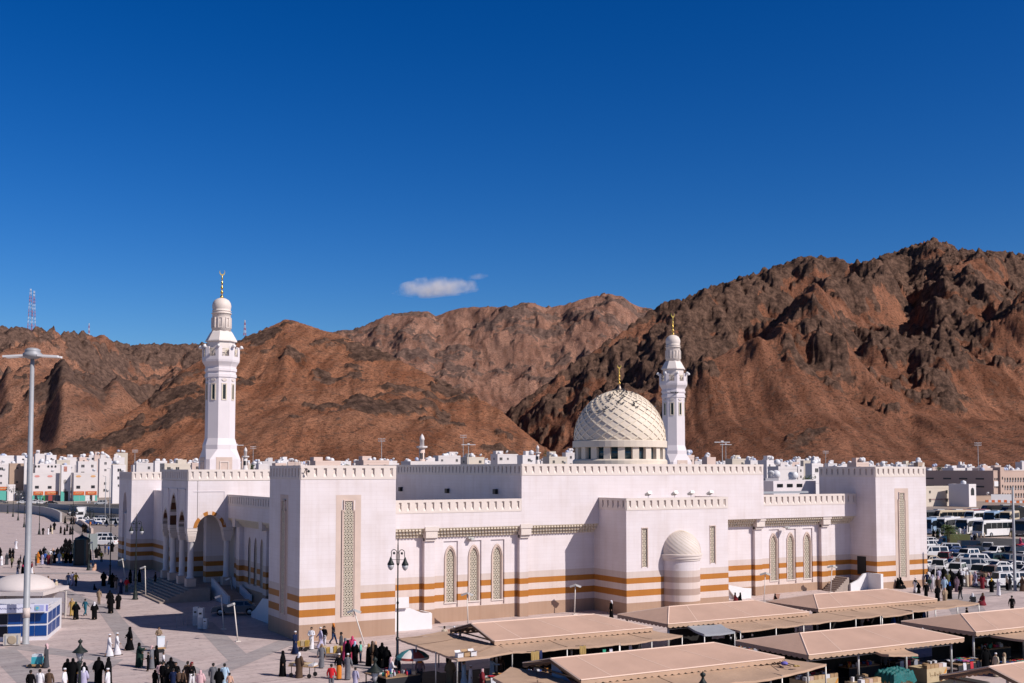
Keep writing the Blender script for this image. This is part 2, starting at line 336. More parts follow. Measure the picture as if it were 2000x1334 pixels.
    kp = n.new('ShaderNodeMapRange'); kp.inputs[1].default_value = 1; kp.inputs[2].default_value = 2; l.new(ah.outputs['Fac'], kp.inputs[0]); soil = mixc(kp.outputs[0], soil, soilHaze)
    speck = ramp(noise(.34, 8, .85), [(.41, (.28, .25, .25)), (.48, (.92, .92, .92)), (.66, (1.25, 1.2, 1.15))])
    soil = mixc(1.0, soil, speck, 'MULTIPLY')
    asx = n.new('ShaderNodeAttribute'); asx.attribute_name = 'scree'; soil = mixc(1.0, soil, ramp(asx.outputs['Fac'], [(.34, (.70, .66, .64)), (.5, (1, 1, 1)), (.64, (1.22, 1.18, 1.14))]), 'MULTIPLY')
    rock = ramp(noise(.11, 7, .75), [(.3, (.045, .03, .025)), (.46, (.125, .074, .055)), (.66, (.30, .175, .125))])
    rockHaze = ramp(noise(.11, 7, .75), [(.3, (.075, .05, .043)), (.47, (.17, .108, .088)), (.67, (.32, .20, .158))]); rock = mixc(kp.outputs[0], rock, rockHaze)  # far rock paled by painted haze as well
    ad = n.new('ShaderNodeMath'); ad.operation = 'ADD'; l.new(ar.outputs['Fac'], ad.inputs[0])
    sb = n.new('ShaderNodeMath'); sb.operation = 'MULTIPLY_ADD'; sb.inputs[1].default_value = 2.4; sb.inputs[2].default_value = -1.2; l.new(noise(.09, 7, .75), sb.inputs[0]); l.new(sb.outputs[0], ad.inputs[1])
    fr = n.new('ShaderNodeMapRange'); fr.inputs[1].default_value = .3; fr.inputs[2].default_value = .62; l.new(ad.outputs[0], fr.inputs[0])
    sc_ = n.new('ShaderNodeMapRange'); sc_.inputs[1].default_value = .53; sc_.inputs[2].default_value = .60; sc_.inputs[4].default_value = .8; l.new(noise(.13, 7, .78), sc_.inputs[0])
    soil = mixc(sc_.outputs[0], soil, rock)
    c = mixc(fr.outputs[0], soil, rock)
    l.new(c, b.inputs['Base Color'])
    bp = n.new('ShaderNodeBump'); bp.inputs['Strength'].default_value = 1; bp.inputs['Distance'].default_value = 8; l.new(noise(.17, 9, .78), bp.inputs['Height'])
    l.new(bp.outputs['Normal'], b.inputs['Normal'])
    me.materials.append(m)
    o = bpy.data.objects.new('mountains', me); col.objects.link(o); struct(o)
terrain()

# ------------------------------------------------------------------ ground
def ground():
    xs = [-6000, -1500, -300, 45, 105, 300, 800, 2000, 7000]; ys = [-2000, -200, 0, 540, 1200, 3000, 9000]
    mb = MB(); vs = [(x, y, gz(x, y)) for y in ys for x in xs]; k = len(xs)
    mb.add(vs, [(j*k+i, j*k+i+1, (j+1)*k+i+1, (j+1)*k+i) for j in range(len(ys)-1) for i in range(k-1)])
    struct(mb.build('ground', mat('dust_ground', (.36, .29, .25), .95, var=.3, scale=.05, c2=(.22, .185, .165))))
ground()
def sheet(name, pts, m, dz=.004, px=True):
    """flat sheet on the ground, split where the slope changes"""
    P = [G(*p) for p in pts] if px else [Vector((p[0], p[1], 0)) for p in pts]
    bm = bmesh.new(); vs = [bm.verts.new((p.x, p.y, 0)) for p in P]; bm.faces.new(vs); bmesh.ops.triangulate(bm, faces=bm.faces[:])
    for xk in (45, 105):
        bmesh.ops.bisect_plane(bm, geom=bm.verts[:]+bm.edges[:]+bm.faces[:], plane_co=(xk, 0, 0), plane_no=(1, 0, 0))
    bmesh.ops.bisect_plane(bm, geom=bm.verts[:]+bm.edges[:]+bm.faces[:], plane_co=(0, 540, 0), plane_no=(0, 1, 0))
    for v in bm.verts: v.co.z = gz(v.co.x, v.co.y)+dz
    me = bpy.data.meshes.new(name); bm.normal_update()
    for f in bm.faces:
        if f.normal.z < 0: f.normal_flip()
    bm.to_mesh(me); bm.free(); me.materials.append(m)
    o = bpy.data.objects.new(name, me); col.objects.link(o); return struct(o)
def paving(name, c, c2, joint=.8, bw=3.0, bh=.9):
    m = bpy.data.materials.new(name); m.use_nodes = True; n = m.node_tree.nodes; l = m.node_tree.links; b = n['Principled BSDF']; b.inputs['Roughness'].default_value = .75; b.inputs['Specular IOR Level'].default_value = .25
    g = n.new('ShaderNodeNewGeometry'); mp = n.new('ShaderNodeMapping'); mp.inputs['Rotation'].default_value = (0, 0, math.radians(-8)); l.new(g.outputs['Position'], mp.inputs['Vector'])
    t = n.new('ShaderNodeTexBrick'); t.inputs['Scale'].default_value = 1; t.inputs['Brick Width'].default_value = bw; t.inputs['Row Height'].default_value = bh; t.inputs['Mortar Size'].default_value = .02
    t.inputs['Color1'].default_value = (*c, 1); t.inputs['Color2'].default_value = (*c2, 1); t.inputs['Mortar'].default_value = (*[v*joint for v in c2], 1); l.new(mp.outputs[0], t.inputs['Vector'])
    ns = n.new('ShaderNodeTexNoise'); ns.inputs['Scale'].default_value = .35; ns.inputs['Detail'].default_value = 8; ns.inputs['Roughness'].default_value = .7; l.new(g.outputs['Position'], ns.inputs['Vector'])
    r = n.new('ShaderNodeValToRGB'); r.color_ramp.elements[0].position = .3; r.color_ramp.elements[0].color = (.84, .82, .82, 1); r.color_ramp.elements[1].position = .62; r.color_ramp.elements[1].color = (1, 1, 1, 1); l.new(ns.outputs['Fac'], r.inputs[0])
    x = n.new('ShaderNodeMix'); x.data_type = 'RGBA'; x.blend_type = 'MULTIPLY'; x.inputs['Factor'].default_value = 1; l.new(t.outputs['Color'], x.inputs['A']); l.new(r.outputs[0], x.inputs['B']); l.new(x.outputs['Result'], b.inputs['Base Color'])
    # long streaks across the slabs
    w = n.new('ShaderNodeTexNoise'); w.inputs['Scale'].default_value = 1; w.inputs['Detail'].default_value = 4; mp2 = n.new('ShaderNodeMapping'); mp2.inputs['Scale'].default_value = (.08, 1.3, 1); l.new(mp.outputs[0], mp2.inputs[0]); l.new(mp2.outputs[0], w.inputs['Vector'])
    r2 = n.new('ShaderNodeValToRGB'); r2.color_ramp.elements[0].position = .38; r2.color_ramp.elements[0].color = (.88, .87, .88, 1); r2.color_ramp.elements[1].position = .55; r2.color_ramp.elements[1].color = (1, 1, 1, 1); l.new(w.outputs['Fac'], r2.inputs[0])
    sp = n.new('ShaderNodeTexNoise'); sp.inputs['Scale'].default_value = 1.7; sp.inputs['Detail'].default_value = 7; sp.inputs['Roughness'].default_value = .75; l.new(g.outputs['Position'], sp.inputs['Vector'])
    r3 = n.new('ShaderNodeValToRGB'); r3.color_ramp.elements[0].position = .36; r3.color_ramp.elements[0].color = (.72, .70, .70, 1); r3.color_ramp.elements[1].position = .47; r3.color_ramp.elements[1].color = (1, 1, 1, 1); l.new(sp.outputs['Fac'], r3.inputs[0])
    z_ = n.new('ShaderNodeMix'); z_.data_type = 'RGBA'; z_.blend_type = 'MULTIPLY'; z_.inputs['Factor'].default_value = 1; l.new(x.outputs['Result'], z_.inputs['A']); l.new(r3.outputs[0], z_.inputs['B']); x = z_
    y = n.new('ShaderNodeMix'); y.data_type = 'RGBA'; y.blend_type = 'MULTIPLY'; y.inputs['Factor'].default_value = 1; l.new(x.outputs['Result'], y.inputs['A']); l.new(r2.outputs[0], y.inputs['B']); l.new(y.outputs['Result'], b.inputs['Base Color'])
    MATS[name] = m; return m
pave_pink = paving('plaza_pink_paving', (.59, .475, .45), (.54, .44, .42))
pave_grey = paving('plaza_grey_paving', (.42, .365, .36), (.37, .33, .33), .85, 2.0, 1.0)
asphalt = mat('asphalt', (.075, .07, .07), .9, var=.35, scale=.6)
sheet('plaza', [(-300, 1003), (0, 1002), (62, 1004), (102, 1011), (119, 1020), (143, 1018), (162, 1028), (180, 1044), (192, 1080), (235, 1092), (1000, 1090), (1806, 1141), (2300, 1175), (2300, 2600), (-300, 2600)], pave_pink)
def band(pts, w, dz=.008):
    for a, b in zip(pts[:-1], pts[1:]):
        A, B = G(*a), G(*b); d = (B-A); d.z = 0; d.normalize(); n_ = Vector((-d.y, d.x, 0))*w/2
        bm = [(A-n_), (B-n_), (B+n_), (A+n_)]
        sheet('paving_band', [(p.x, p.y) for p in bm], pave_grey, dz, px=False)
# ------------------------------------------------------------------ the mosque
WHITE = (.71, .64, .655); LB = (.66, .545, .50); OR = (.42, .16, .028); TAN = (.40, .262, .185); LB2 = (.60, .50, .46); BE = (.43, .315, .265)
stone = brickmat('banded_stone', [(0, TAN), (1.4, LB), (2.0, OR), (2.6, LB), (3.25, OR), (3.82, LB2), (4.43, WHITE)])
stone2 = brickmat('apse_stone', [(0, TAN), (1.4, LB), (2.0, BE), (2.6, LB), (3.25, BE), (3.82, LB2), (4.43, WHITE)], bw=.6)
white = mat('white_stone', WHITE, .55, var=.05, scale=.7)
cream = mat('cream_stone', (.68, .59, .54), .6, var=.06, scale=1.2)
creamy = mat('cream_moulding', (.70, .60, .47), .6, var=.08, scale=1.5)
surr = mat('beige_cladding', (.60, .465, .40), .6, var=.10, scale=1.2)
glass = mat('dark_glass', (.012, .014, .016), .12, spec=.5)
teal_glass = mat('teal_glass', (.02, .06, .08), .08, spec=.6)
lattice_m = mat('lattice_stone', (.76, .66, .53), .7, var=.1)
gold = mat('gold', (.75, .48, .12), .28, metal=1.0)
bronze = mat('bronze_cone', (.35, .26, .2), .35, metal=.7)
roofm = mat('roof_screed', (.5, .48, .47), .9, var=.2, scale=.5)
paint_white = mat('white_paint', (.72, .70, .71), .5, var=.04)
mosque = thing('mosque', 'large white stone mosque with ochre bands, ribbed dome and two minarets', 'mosque', (71.4, 95.7, 0))
ML = (71.4, 95.7, 0)
class LM(MB):                                  # builds in world coordinates, origin at the mosque's base
    def build(s, name, mats, parent=None, label=None):
        par = parent or mosque; s.v = [(p[0]-ML[0], p[1]-ML[1], p[2]) for p in s.v]
        return MB.build(s, name, mats, par, label)
def seg(mb, P, d, t0, t1, o0, o1, z0, z1):       # box along direction d from P; o is outward (to the right of d)
    d = Vector((d[0], d[1])); o = Vector((d.y, -d.x)); P = Vector((P[0], P[1]))
    c = [P+d*t0+o*o0, P+d*t0+o*o1, P+d*t1+o*o1, P+d*t1+o*o0]
    mb.prism([(p.x, p.y) for p in c], z0, z1) if True else None
def parapet(x0, x1, y0, y1, z0, z1, parent, sides='FLBR', pitch=.86):
    mb = LM(); cr = {'F': ((x0, y0), (1, 0), x1-x0), 'R': ((x1, y0), (0, 1), y1-y0), 'B': ((x1, y1), (-1, 0), x1-x0), 'L': ((x0, y1), (0, -1), y1-y0)}
    for s_ in sides:
        P, d, L = cr[s_]
        n_ = max(1, round(L/pitch)); w = L/n_
        seg(mb, P, d, .04, L-.04, -.40, -.12, z0-.1, z1-.02)
        seg(mb, P, d, .037, L-.037, -.13, .037, z0, z0+.2); seg(mb, P, d, 0, L, -.42, .04, z1-.24, z1)
        for i in range(n_+1):
            a = max(0, i*w-w*.34); b = min(L, i*w+w*.34)
            seg(mb, P, d, a+(.033 if i == 0 else 0), b-(.033 if i == n_ else 0), -.13, .034, z0+.2, z1-.24)
            if i < n_:                                     # the niche splays out again at its foot
                k = Vector(P).to_2d()+Vector(d)*(i*w+w*.5); o = Vector((d[1], -d[0]))
                a_ = k-Vector(d)*w*.16; b_ = k+Vector(d)*w*.16
                mb.add([(a_.x-o.x*.12, a_.y-o.y*.12, z0+.2), (b_.x-o.x*.12, b_.y-o.y*.12, z0+.2), (b_.x+o.x*.03, b_.y+o.y*.03, z0+.2), (a_.x+o.x*.03, a_.y+o.y*.03, z0+.2), (a_.x-o.x*.118, a_.y-o.y*.118, z0+.5), (b_.x-o.x*.118, b_.y-o.y*.118, z0+.5)],
                       [(3, 2, 5, 4), (0, 4, 5, 1), (0, 3, 4), (1, 5, 2)])
    return mb.build('parapet', cream, parent)
def lattice(mb, P, d, w, z0, z1, o, cell=.27, t=.05, arch=None):
    """pierced stone screen: a net of hexagonal stars made of real bars; arch = (spring z, rise)"""
    d = Vector((d[0], d[1])); on = Vector((d.y, -d.x)); P = Vector((P[0], P[1]))
    def top(u):
        if arch is None: return z1
        q = min(1, abs(u)/(w/2)); return arch[0]+arch[1]*(1-q**1.7)**.6
    def bar(a, b):                               # a,b = (u,z) clipped to the panel
        (ua, za), (ub, zb) = a, b
        n_ = 14; seg_ = []
        for i in range(n_+1):
            k = i/n_; u = ua+(ub-ua)*k; z = za+(zb-za)*k
            seg_.append((u, z, abs(u) <= w/2+1e-6 and z0-1e-6 <= z <= top(u)+1e-6))
        ins = [s_ for s_ in seg_ if s_[2]]
        if len(ins) < 2: return
        (u1, z1_, _), (u2, z2_, _) = ins[0], ins[-1]
        L = math.hypot(u2-u1, z2_-z1_)
        if L < .03: return
        nx, nz = -(z2_-z1_)/L*t/2, (u2-u1)/L*t/2
        vs = []
        for oo in (o-.03, o):
            for (u, z) in ((u1+nx, z1_+nz), (u2+nx, z2_+nz), (u2-nx, z2_-nz), (u1-nx, z1_-nz)):
                p = P+d*u+on*oo; vs.append((p.x, p.y, z))
        mb.add(vs, [(4, 5, 6, 7), (0, 4, 7, 3), (1, 2, 6, 5), (0, 1, 5, 4), (3, 7, 6, 2)])
    H = z1-z0; k = cell
    zs = z0
    while zs < z1: bar((-w/2, zs), (w/2, zs)); zs += k*.866
    m_ = int((w+H)/k)+3
    for i in range(-m_, m_):
        for sgn in (1, -1):
            for off in (0, .5):
                u0 = i*k+off*k*0; a = (u0-(sgn*H/1.732)*0, z0)
                # long diagonal, cut into cells so that clipping stays exact
                z = z0; u = u0
                if sgn < 0 and off: continue
                if off: continue
                while z < z1:
                    z2 = min(z+k*.866, z1); u2 = u+sgn*(z2-z)/1.732
                    if max(abs(u), abs(u2)) < w/2+k: bar((u, z), (u2, z2))
                    z, u = z2, u2
def arch_pts(xc, hw, zs, rise, n=14, p=1.7, q=.6):
    return [(xc+hw*(2*i/n-1), zs+rise*(1-min(1, abs(2*i/n-1))**p)**q) for i in range(n+1)]
def wall_openings(mb, axis, a, b, x0, x1, z0, z1, ops):
    """wall between x0..x1 (x or y), thickness a..b, with openings (xc, halfwidth, zbottom, zspring, rise); rise 0 = square"""
    cur = x0
    for xc, hw, zb, zs, rise in sorted(ops):
        def bx(p0, p1, q0, q1):
            if p1-p0 > 1e-4 and q1-q0 > 1e-4:
                mb.box(p0, p1, a, b, q0, q1) if axis == 'y' else mb.box(a, b, p0, p1, q0, q1)
        bx(cur, xc-hw, z0, z1); bx(xc-hw, xc+hw, z0, zb)
        if rise:
            ar = arch_pts(xc, hw, zs, rise); n_ = len(ar)
            for i in range(n_-1):
                (xa, za), (xb, zc) = ar[i], ar[i+1]
                vs = [(xa, za), (xb, zc), (xb, z1), (xa, z1)]
                V = [(p[0], a, p[1]) for p in vs]+[(p[0], b, p[1]) for p in vs] if axis == 'y' else [(a, p[0], p[1]) for p in vs]+[(b, p[0], p[1]) for p in vs]
                mb.add(V, [(0, 1, 2, 3), (7, 6, 5, 4), (0, 4, 5, 1), (3, 2, 6, 7)])
        else: bx(xc-hw, xc+hw, zs, z1)
        cur = xc+hw
    if cur < x1-1e-4:
        mb.box(cur, x1, a, b, z0, z1) if axis == 'y' else mb.box(a, b, cur, x1, z0, z1)
def frame_lines(mb, P, d, u0, u1, z0, z1, w, o0, o1, sides='LTR'):
    if 'L' in sides: seg(mb, P, d, u0, u0+w, o0, o1, z0, z1)
    if 'R' in sides: seg(mb, P, d, u1-w, u1, o0, o1, z0, z1)
    if 'T' in sides: seg(mb, P, d, u0, u1, o0, o1+.004, z1-w, z1+.003)

# corner towers
def corner_tower(x0, y0, x1, y1, z1, wf, wl, label):
    t = LM().box(x0, x1, y0, y1, -1, z1-1.2).box(x0+.3, x1-.3, y0+.3, y1-.3, z1-1.25, z1-.7).build('corner_tower', [stone, roofm], None, label)
    parapet(x0, x1, y0, y1, z1-1.2, z1, t)
    for P, d, c, hw in [((x0, y0), (1, 0), wf, 1.15)]+([((x0, y1), (0, -1), wl, 1.08)] if wl else []):
        zt = z1-2.55
        m = LM(); m.mi = 0
        seg(m, P, d, c-hw, c-.62, -.05, .012, 1.4, zt); seg(m, P, d, c+.62, c+hw, -.05, .012, 1.4, zt); seg(m, P, d, c-.62, c+.62, -.05, .012, z1-3.0, zt); seg(m, P, d, c-.62, c+.62, -.05, .012, 1.4, 1.9)
        m.build('window_surround', surr, t)
        m = LM(); P2 = (P[0]+d[0]*c, P[1]+d[1]*c)
        # stepped moulding: narrow head, wider body
        frame_lines(m, P2, d, -.62, .62, 1.9, z1-3.85, .09, -.05, .12, 'LR'); frame_lines(m, P2, d, -.50, .50, 1.9, z1-3.9, .07, -.05, .07, 'LR')
        frame_lines(m, P2, d, -.48, .48, z1-4.0, z1-3.0, .09, -.05, .12, 'LTR'); seg(m, P2, d, -.62, -.39, -.05, .121, z1-3.95, z1-3.83); seg(m, P2, d, .39, .62, -.05, .121, z1-3.95, z1-3.83)
        m.build('window_frame', surr, t)
        m = LM(); seg(m, P2, d, -.43, .43, -.05, .005, 1.92, z1-3.9); seg(m, P2, d, -.3, .3, -.05, .006, z1-3.9, z1-3.1); m.build('window_glass', glass, t)
        m = LM(); lattice(m, P2, d, .84, 1.95, z1-3.9, .06); lattice(m, P2, d, .6, z1-3.9, z1-3.15, .06); m.build('window_lattice', lattice_m, t)
    return t
corner_tower(32.0, 91.95, 40.8, 100.3, 14.85, 4.36, 4.15, 'nearest corner tower, tall and square')
corner_tower(101.97, 92.95, 110.5, 101.9, 14.83, 4.27, 0, 'right-hand corner tower, closest to the car park')

# recessed wall, pilasters, windows, cornice, upper wall of the low wing
YR, YU = 96.6, 95.7
def bay(xa, xb, wins, parent):
    m = LM()
    wall_openings(m, 'y', YR, YR+.13, xa, xb, 1.43, 8.1, [(x, .76, 1.43, 7.68, 0) for x in wins])
    m.box(xa, xb, YR-.02, YR+.13, -1, 1.43)
    wall_openings(m, 'y', YR+.13, YR+.6, xa, xb, -1, 8.1, [(x, .52, 1.9, 6.15, .95) for x in wins])
    return m
YR2 = 97.1                                        # the right-hand half stands a little farther back
w1 = LM().box(40.8, 46.66, YR, YR+1, -1, 8.1).build('low_wing', stone, None, 'low front wing with arched windows and muqarnas cornice')
for a_, b_, y_ in ((55.35, 65.2, YR), (77.7, 86.9, YR+.4), (97.2, 102.1, YR2-.1)): LM().box(a_, b_, y_, y_+1, -1, 8.1).build('wing_wall', stone, w1)
bay(46.66, 55.35, [48.6, 51.15, 53.7], w1).build('window_bay', stone, w1)
m = LM(); Y2 = YR2
wall_openings(m, 'y', Y2, Y2+.13, 87.3, 97.2, 1.43, 8.1, [(x, .76, 1.43, 7.68, 0) for x in (90.0, 92.6, 95.2)]); m.box(87.3, 97.2, Y2-.02, Y2+.13, -1, 1.43)
wall_openings(m, 'y', Y2+.13, Y2+.6, 87.3, 97.2, -1, 8.1, [(x, .52, 1.9, 6.15, .95) for x in (90.0, 92.6, 95.2)]); m.build('window_bay', stone, w1)
def arched_window(P, d, zb=1.9, zs=6.15, rise=.95, o=-.42, top=True):
    m = LM(); seg(m, P, d, -.55, .55, o-.1, o, zb-.05, zs+rise+.1); f = m.build('window_glass', glass, mosque)
    m = LM(); lattice(m, P, d, .86, zb, zs+rise, o+.2,   .27, .05, (zs, rise*.95)); m.build('window_lattice', lattice_m, mosque)
    m = LM()                                     # beige stepped reveal following the arch
    dv = Vector(d); on = Vector((dv.y, -dv.x)); P_ = Vector(P)
    for (h0, h1, oa, ob) in ((.43, .52, o+.1, -.10), (.52, .62, -.16, -.03)):
        inner = [(-h0, zb)]+arch_pts(0, h0, zs, rise*h0/.52)+[(h0, zb)]; outer = [(-h1, zb)]+arch_pts(0, h1, zs, rise*h1/.52)+[(h1, zb)]
        for i in range(len(inner)-1):
            q = [inner[i], inner[i+1], outer[i+1], outer[i]]
            vs = [((P_+dv*u+on*oo).x, (P_+dv*u+on*oo).y, z) for oo in (oa, ob) for u, z in q]
            m.add(vs, [(4, 5, 6, 7), (0, 4, 5, 1) if False else (0, 1, 5, 4), (3, 7, 6, 2)])
    m.build('window_frame', surr, mosque)
    m = LM(); seg(m, P, d, -.66, .66, -.2, -.03, zb-.12, zb); m.build('window_sill', cream, mosque)
for x in (48.6, 51.15, 53.7): arched_window((x, YR), (1, 0))
for x in (90.0, 92.6, 95.2): arched_window((x, YR2), (1, 0))
for x0, x1, y in ((45.6, 46.66, YR-.5), (55.9, 56.9, YR-.5), (86.7, 87.75, YR2-.5), (96.9, 97.9, YR2-.5)):
    LM().box(x0, x1, y, YR+.9, -1, 8.1).build('pilaster', stone, None)
    m = LM(); m.box(x0-.05, x1+.1, y-.42, y+.3, 8.1, 9.1).box(x0-.15, x1+.2, y-.5, y-.1, 8.75, 9.15).box(x0, x1+.03, y-.2, y+.3, 7.8, 8.1); m.build('pilaster_capital', cream, None)
def muqarnas(P, d, L, d0=.9, z0=8.1, z1=9.02):
    m = LM(); h = (z1-z0)/3; s_ = d0/3.3
    for k in range(3):
        seg(m, P, d, 0, L, -.3, s_*(k+.35), z0+h*k, z0+h*(k+1))
    for k in range(3):
        n_ = int(L/.34)
        for i in range(n_):
            a = (i+(.5 if k % 2 else 0))*.34
            if a+.22 < L: seg(m, P, d, a, a+.22, s_*(k+.35)-.02, s_*(k+1), z0+h*k+.06, z0+h*(k+1)-.03)
    seg(m, P, d, 0, L, -.3, d0-.02, z1-.06, z1)
    return m.build('muqarnas_cornice', creamy, w1)
muqarnas((40.8, YR), (1, 0), 4.75); muqarnas((46.75, YR), (1, 0), 9.1); muqarnas((57.0, YR), (1, 0), 8.0)
muqarnas((77.9, YR2), (1, 0), 8.8, 1.0); muqarnas((87.9, YR2), (1, 0), 9.0, 1.0); muqarnas((98.0, YR2), (1, 0), 4.0, 1.0)
LM().box(40.8, 55.9, YU, 97.2, 9.02, 10.42).build('upper_wall', stone, w1); LM().box(87.25, 101.97, 96.0, 98, 9.02, 10.42).build('upper_wall', stone, w1)
parapet(40.8, 55.9, YU, 99, 10.42, 11.66, w1, 'F'); parapet(87.25, 101.97, 96.0, 99, 10.42, 11.66, w1, 'F')
# low roofs and inner mass
m = LM(); m.box(37.2, 101.9, 98.6, 168, -1, 10.4); m.box(40.7, 101.9, 97.2, 98.6, 8.0, 10.4); m.build('low_roof', roofm, w1)
# left side wing (facing the plaza), behind the nearest tower
sd_w = LM(); XR = 36.9
wall_openings(sd_w, 'x', XR, XR+.4, 100, 128.5, -1, 8.1, [(y, .52, 1.9, 6.15, .95) for y in (108.2, 110.8, 113.4, 118.2, 120.4, 122.6)])
for y in (104.5, 106, 115.0, 124.8): sd_w.box(XR-.5, XR, y, y+1.1, -1, 8.1)
side = sd_w.build('side_wing', stone, None, 'shaded side wing between the porch and the nearest tower')
LM().box(35.9, 37.3, 100.3, 127.9, 9.02, 10.42).build('side_upper_wall', stone, side)
muqarnas((XR, 127.9), (0, -1), 27.6, 1.0)
for y in (104.5, 106, 115.0, 124.8): LM().box(XR-1.02, XR-.2, y, y+1.1, 8.1, 9.1).build('pilaster_capital', cream, side)
parapet(35.9, 40, 100.3, 127.9, 10.42, 11.66, side, 'L')
for y in (108.2, 110.8, 113.4, 118.2, 120.4, 122.6): arched_window((XR, y), (0, -1), o=-.35)

# prayer hall (the high block) and its parapet
hall = LM().box(55.9, 87.25, YU, 140, 9.02, 13.92).build('prayer_hall', stone, None, 'high central block under the dome')
LM().box(56.3, 86.8, YU+.4, 139.6, 13.95, 14.2).build('hall_roof', roofm, hall)
parapet(55.9, 87.25, YU, 140, 13.92, 15.06, hall)
# rear wing joining the hall and the porch at full height
rear = LM().box(42, 55.9, 128.2, 141, 10.4, 13.2).build('rear_wing', stone, None); parapet(42, 55.9, 128.2, 141, 13.2, 14.5, rear, 'F')
for y, z in ((100.5, 12.3), (111.5, 12.2), (124, 12.2)):
    LM().box(55.55, 55.9, y, y+.5, z-.3, z+.2).build('wall_floodlight', mat('black_metal', (.02, .02, .022), .5), hall)
# entrance block with the apse
ent = LM(); wall_openings(ent, 'y', 90.9, 91.2, 65.0, 77.93, -1, 10.47, [(67.22, .33, 4.85, 8.65, 0), (75.87, .31, 4.9, 8.68, 0)])
ent.box(65.0, 65.3, 91.2, 96.8, -1, 10.47); ent.box(77.63, 77.93, 91.2, 97.6, -1, 10.47); ent.box(65.3, 77.63, 91.5, 96.6, -1, 10.8)
ent = ent.build('entrance_block', stone, None, 'projecting block with the half-round apse')
parapet(65.0, 77.93, 90.9, 96.2, 10.47, 11.66, ent, 'FLR')
for x, w in ((67.22, .6), (75.87, .56)):
    m = LM(); seg(m, (x, 90.9), (1, 0), -.33, .33, -.3, -.24, 4.8, 8.7); m.build('window_glass', glass, ent)
    m = LM(); lattice(m, (x, 90.9), (1, 0), w, 4.85, 8.65, -.1); m.build('window_lattice', lattice_m, ent)
    m = LM(); frame_lines(m, (x, 90.9), (1, 0), -.40, .40, 4.8, 8.75, .08, -.05, .05, 'LTR'); m.build('window_frame', surr, ent)
ac = (71.57, 90.9)
LM().lathe([(2.03, -1), (2.03, 5.45)], 40, ac, math.pi, 2*math.pi).build('apse', stone2, ent)
LM().lathe([(2.03, 5.4), (2.12, 5.42), (2.12, 5.58), (2.22, 5.62), (2.22, 5.85), (2.3, 5.9), (2.3, 6.05), (2.05, 6.1)], 40, ac, math.pi, 2*math.pi, smooth=False).build('apse_ring', cream, ent)
def dome_prof(r, z0, h, n=22, p=2.05, pinch=.0):
    out = []
    for i in range(n+1):
        t = i/n; a = t*math.pi/2
        rr = r*(math.cos(a)**1.0)*(1+.035*math.sin(2*a)); out.append((max(rr, 1e-4), z0+h*(math.sin(a)**1.06)))
    return out
def dome_rad(prof, z):
    for (r0, z0), (r1, z1) in zip(prof[:-1], prof[1:]):
        if z0 <= z <= z1: return r0+(r1-r0)*(z-z0)/max(z1-z0, 1e-6)
    return prof[-1][0]
def ribs(mb, prof, c, n, turns, r, a0=0, a1=2*math.pi, both=True, steps=30, tmax=.97):
    full = a1-a0 > 6.2
    z0, z1 = prof[0][1], prof[-1][1]
    k_ = n if full else n*3
    for s_ in ((1, -1) if both else (1,)):
        for i in range(k_):
            st = a0+(a1-a0)*i/n if full else a0-(a1-a0)+(a1-a0)*i/n
            pts = []
            for j in range(steps+1):
                t = j/steps*tmax; idx = t*(len(prof)-1); q = int(idx); f = idx-q; q2 = min(q+1, len(prof)-1)
                rr = prof[q][0]*(1-f)+prof[q2][0]*f; z = prof[q][1]*(1-f)+prof[q2][1]*f
                a = st+s_*turns*2*math.pi*t
                if not full and not (a0 <= a <= a1):
                    if len(pts) > 1: mb.tube(pts, r, 4, False, False)
                    pts = []; continue
                pts.append((c[0]+rr*math.cos(a), c[1]+rr*math.sin(a), z))
            if len(pts) > 1: mb.tube(pts, r, 4, False, False)
pa = dome_prof(2.12, 6.05, 2.3)
LM().lathe(pa, 40, ac, math.pi, 2*math.pi).build('apse_semi_dome', cream, ent)
m = LM(); ribs(m, pa, ac, 12, -.38, .028, math.pi, 2*math.pi, both=False); m.build('apse_rib', creamy, ent)
def floodlight(x, y, z, s=1):
    m = LM(); m.tube([(x, y, z-.35), (x, y, z)], .03, 5); m.T = Matrix.Translation((x, y, z+.12)) @ Matrix.Rotation(math.radians(-25), 4, 'X'); m.box(-.25*s, .25*s, -.28*s, .28*s, -.1, .1); m.box(-.2*s, .2*s, -.34*s, -.28*s, -.14, .14)
    m.build('roof_floodlight', mat('floodlight_grey', (.55, .54, .52), .4, metal=.3), ent)
for x in (68.0, 71.3, 73.4, 75.9): floodlight(x, 91.3, 11.95)
for x in (50.6, 91.2): LM().box(x-.3, x+.3, YR-.45, YR, 7.85, 8.0).box(x-.1, x+.25, YR-.6, YR-.2, 7.75, 7.95).build('wall_floodlight', mat('floodlight_grey', (.55, .54, .52)), w1)

# dome
DC = (71.4, 101.0)
cs = mat('dome_stone', (.70, .60, .50), .55, var=.08, scale=.6)
drum = LM()
drum.lathe([(4.95, 13.5), (5.15, 13.6), (5.15, 15.45), (5.0, 15.6)], 48, DC, smooth=False)
for i in range(20):                               # piers between the drum windows
    a = 2*math.pi*i/20+.05; w = .36
    ca_, sa_ = math.cos(a), math.sin(a)
    P0 = Vector((DC[0]+4.9*ca_, DC[1]+4.9*sa_)); t_ = Vector((-sa_, ca_)); o_ = Vector((ca_, sa_))
    q = [P0-t_*w-o_*.5, P0+t_*w*1-o_*.5, P0+t_*w+o_*.02, P0-t_*w+o_*.02]; drum.prism([(p.x, p.y) for p in q][::-1] if (q[1]-q[0]).cross(q[2]-q[1]) < 0 else [(p.x, p.y) for p in q], 15.55, 16.9)
drum.lathe([(4.85, 16.86), (5.15, 16.88), (5.15, 17.55), (5.05, 17.62), (4.9, 17.63)], 48, DC, smooth=False)
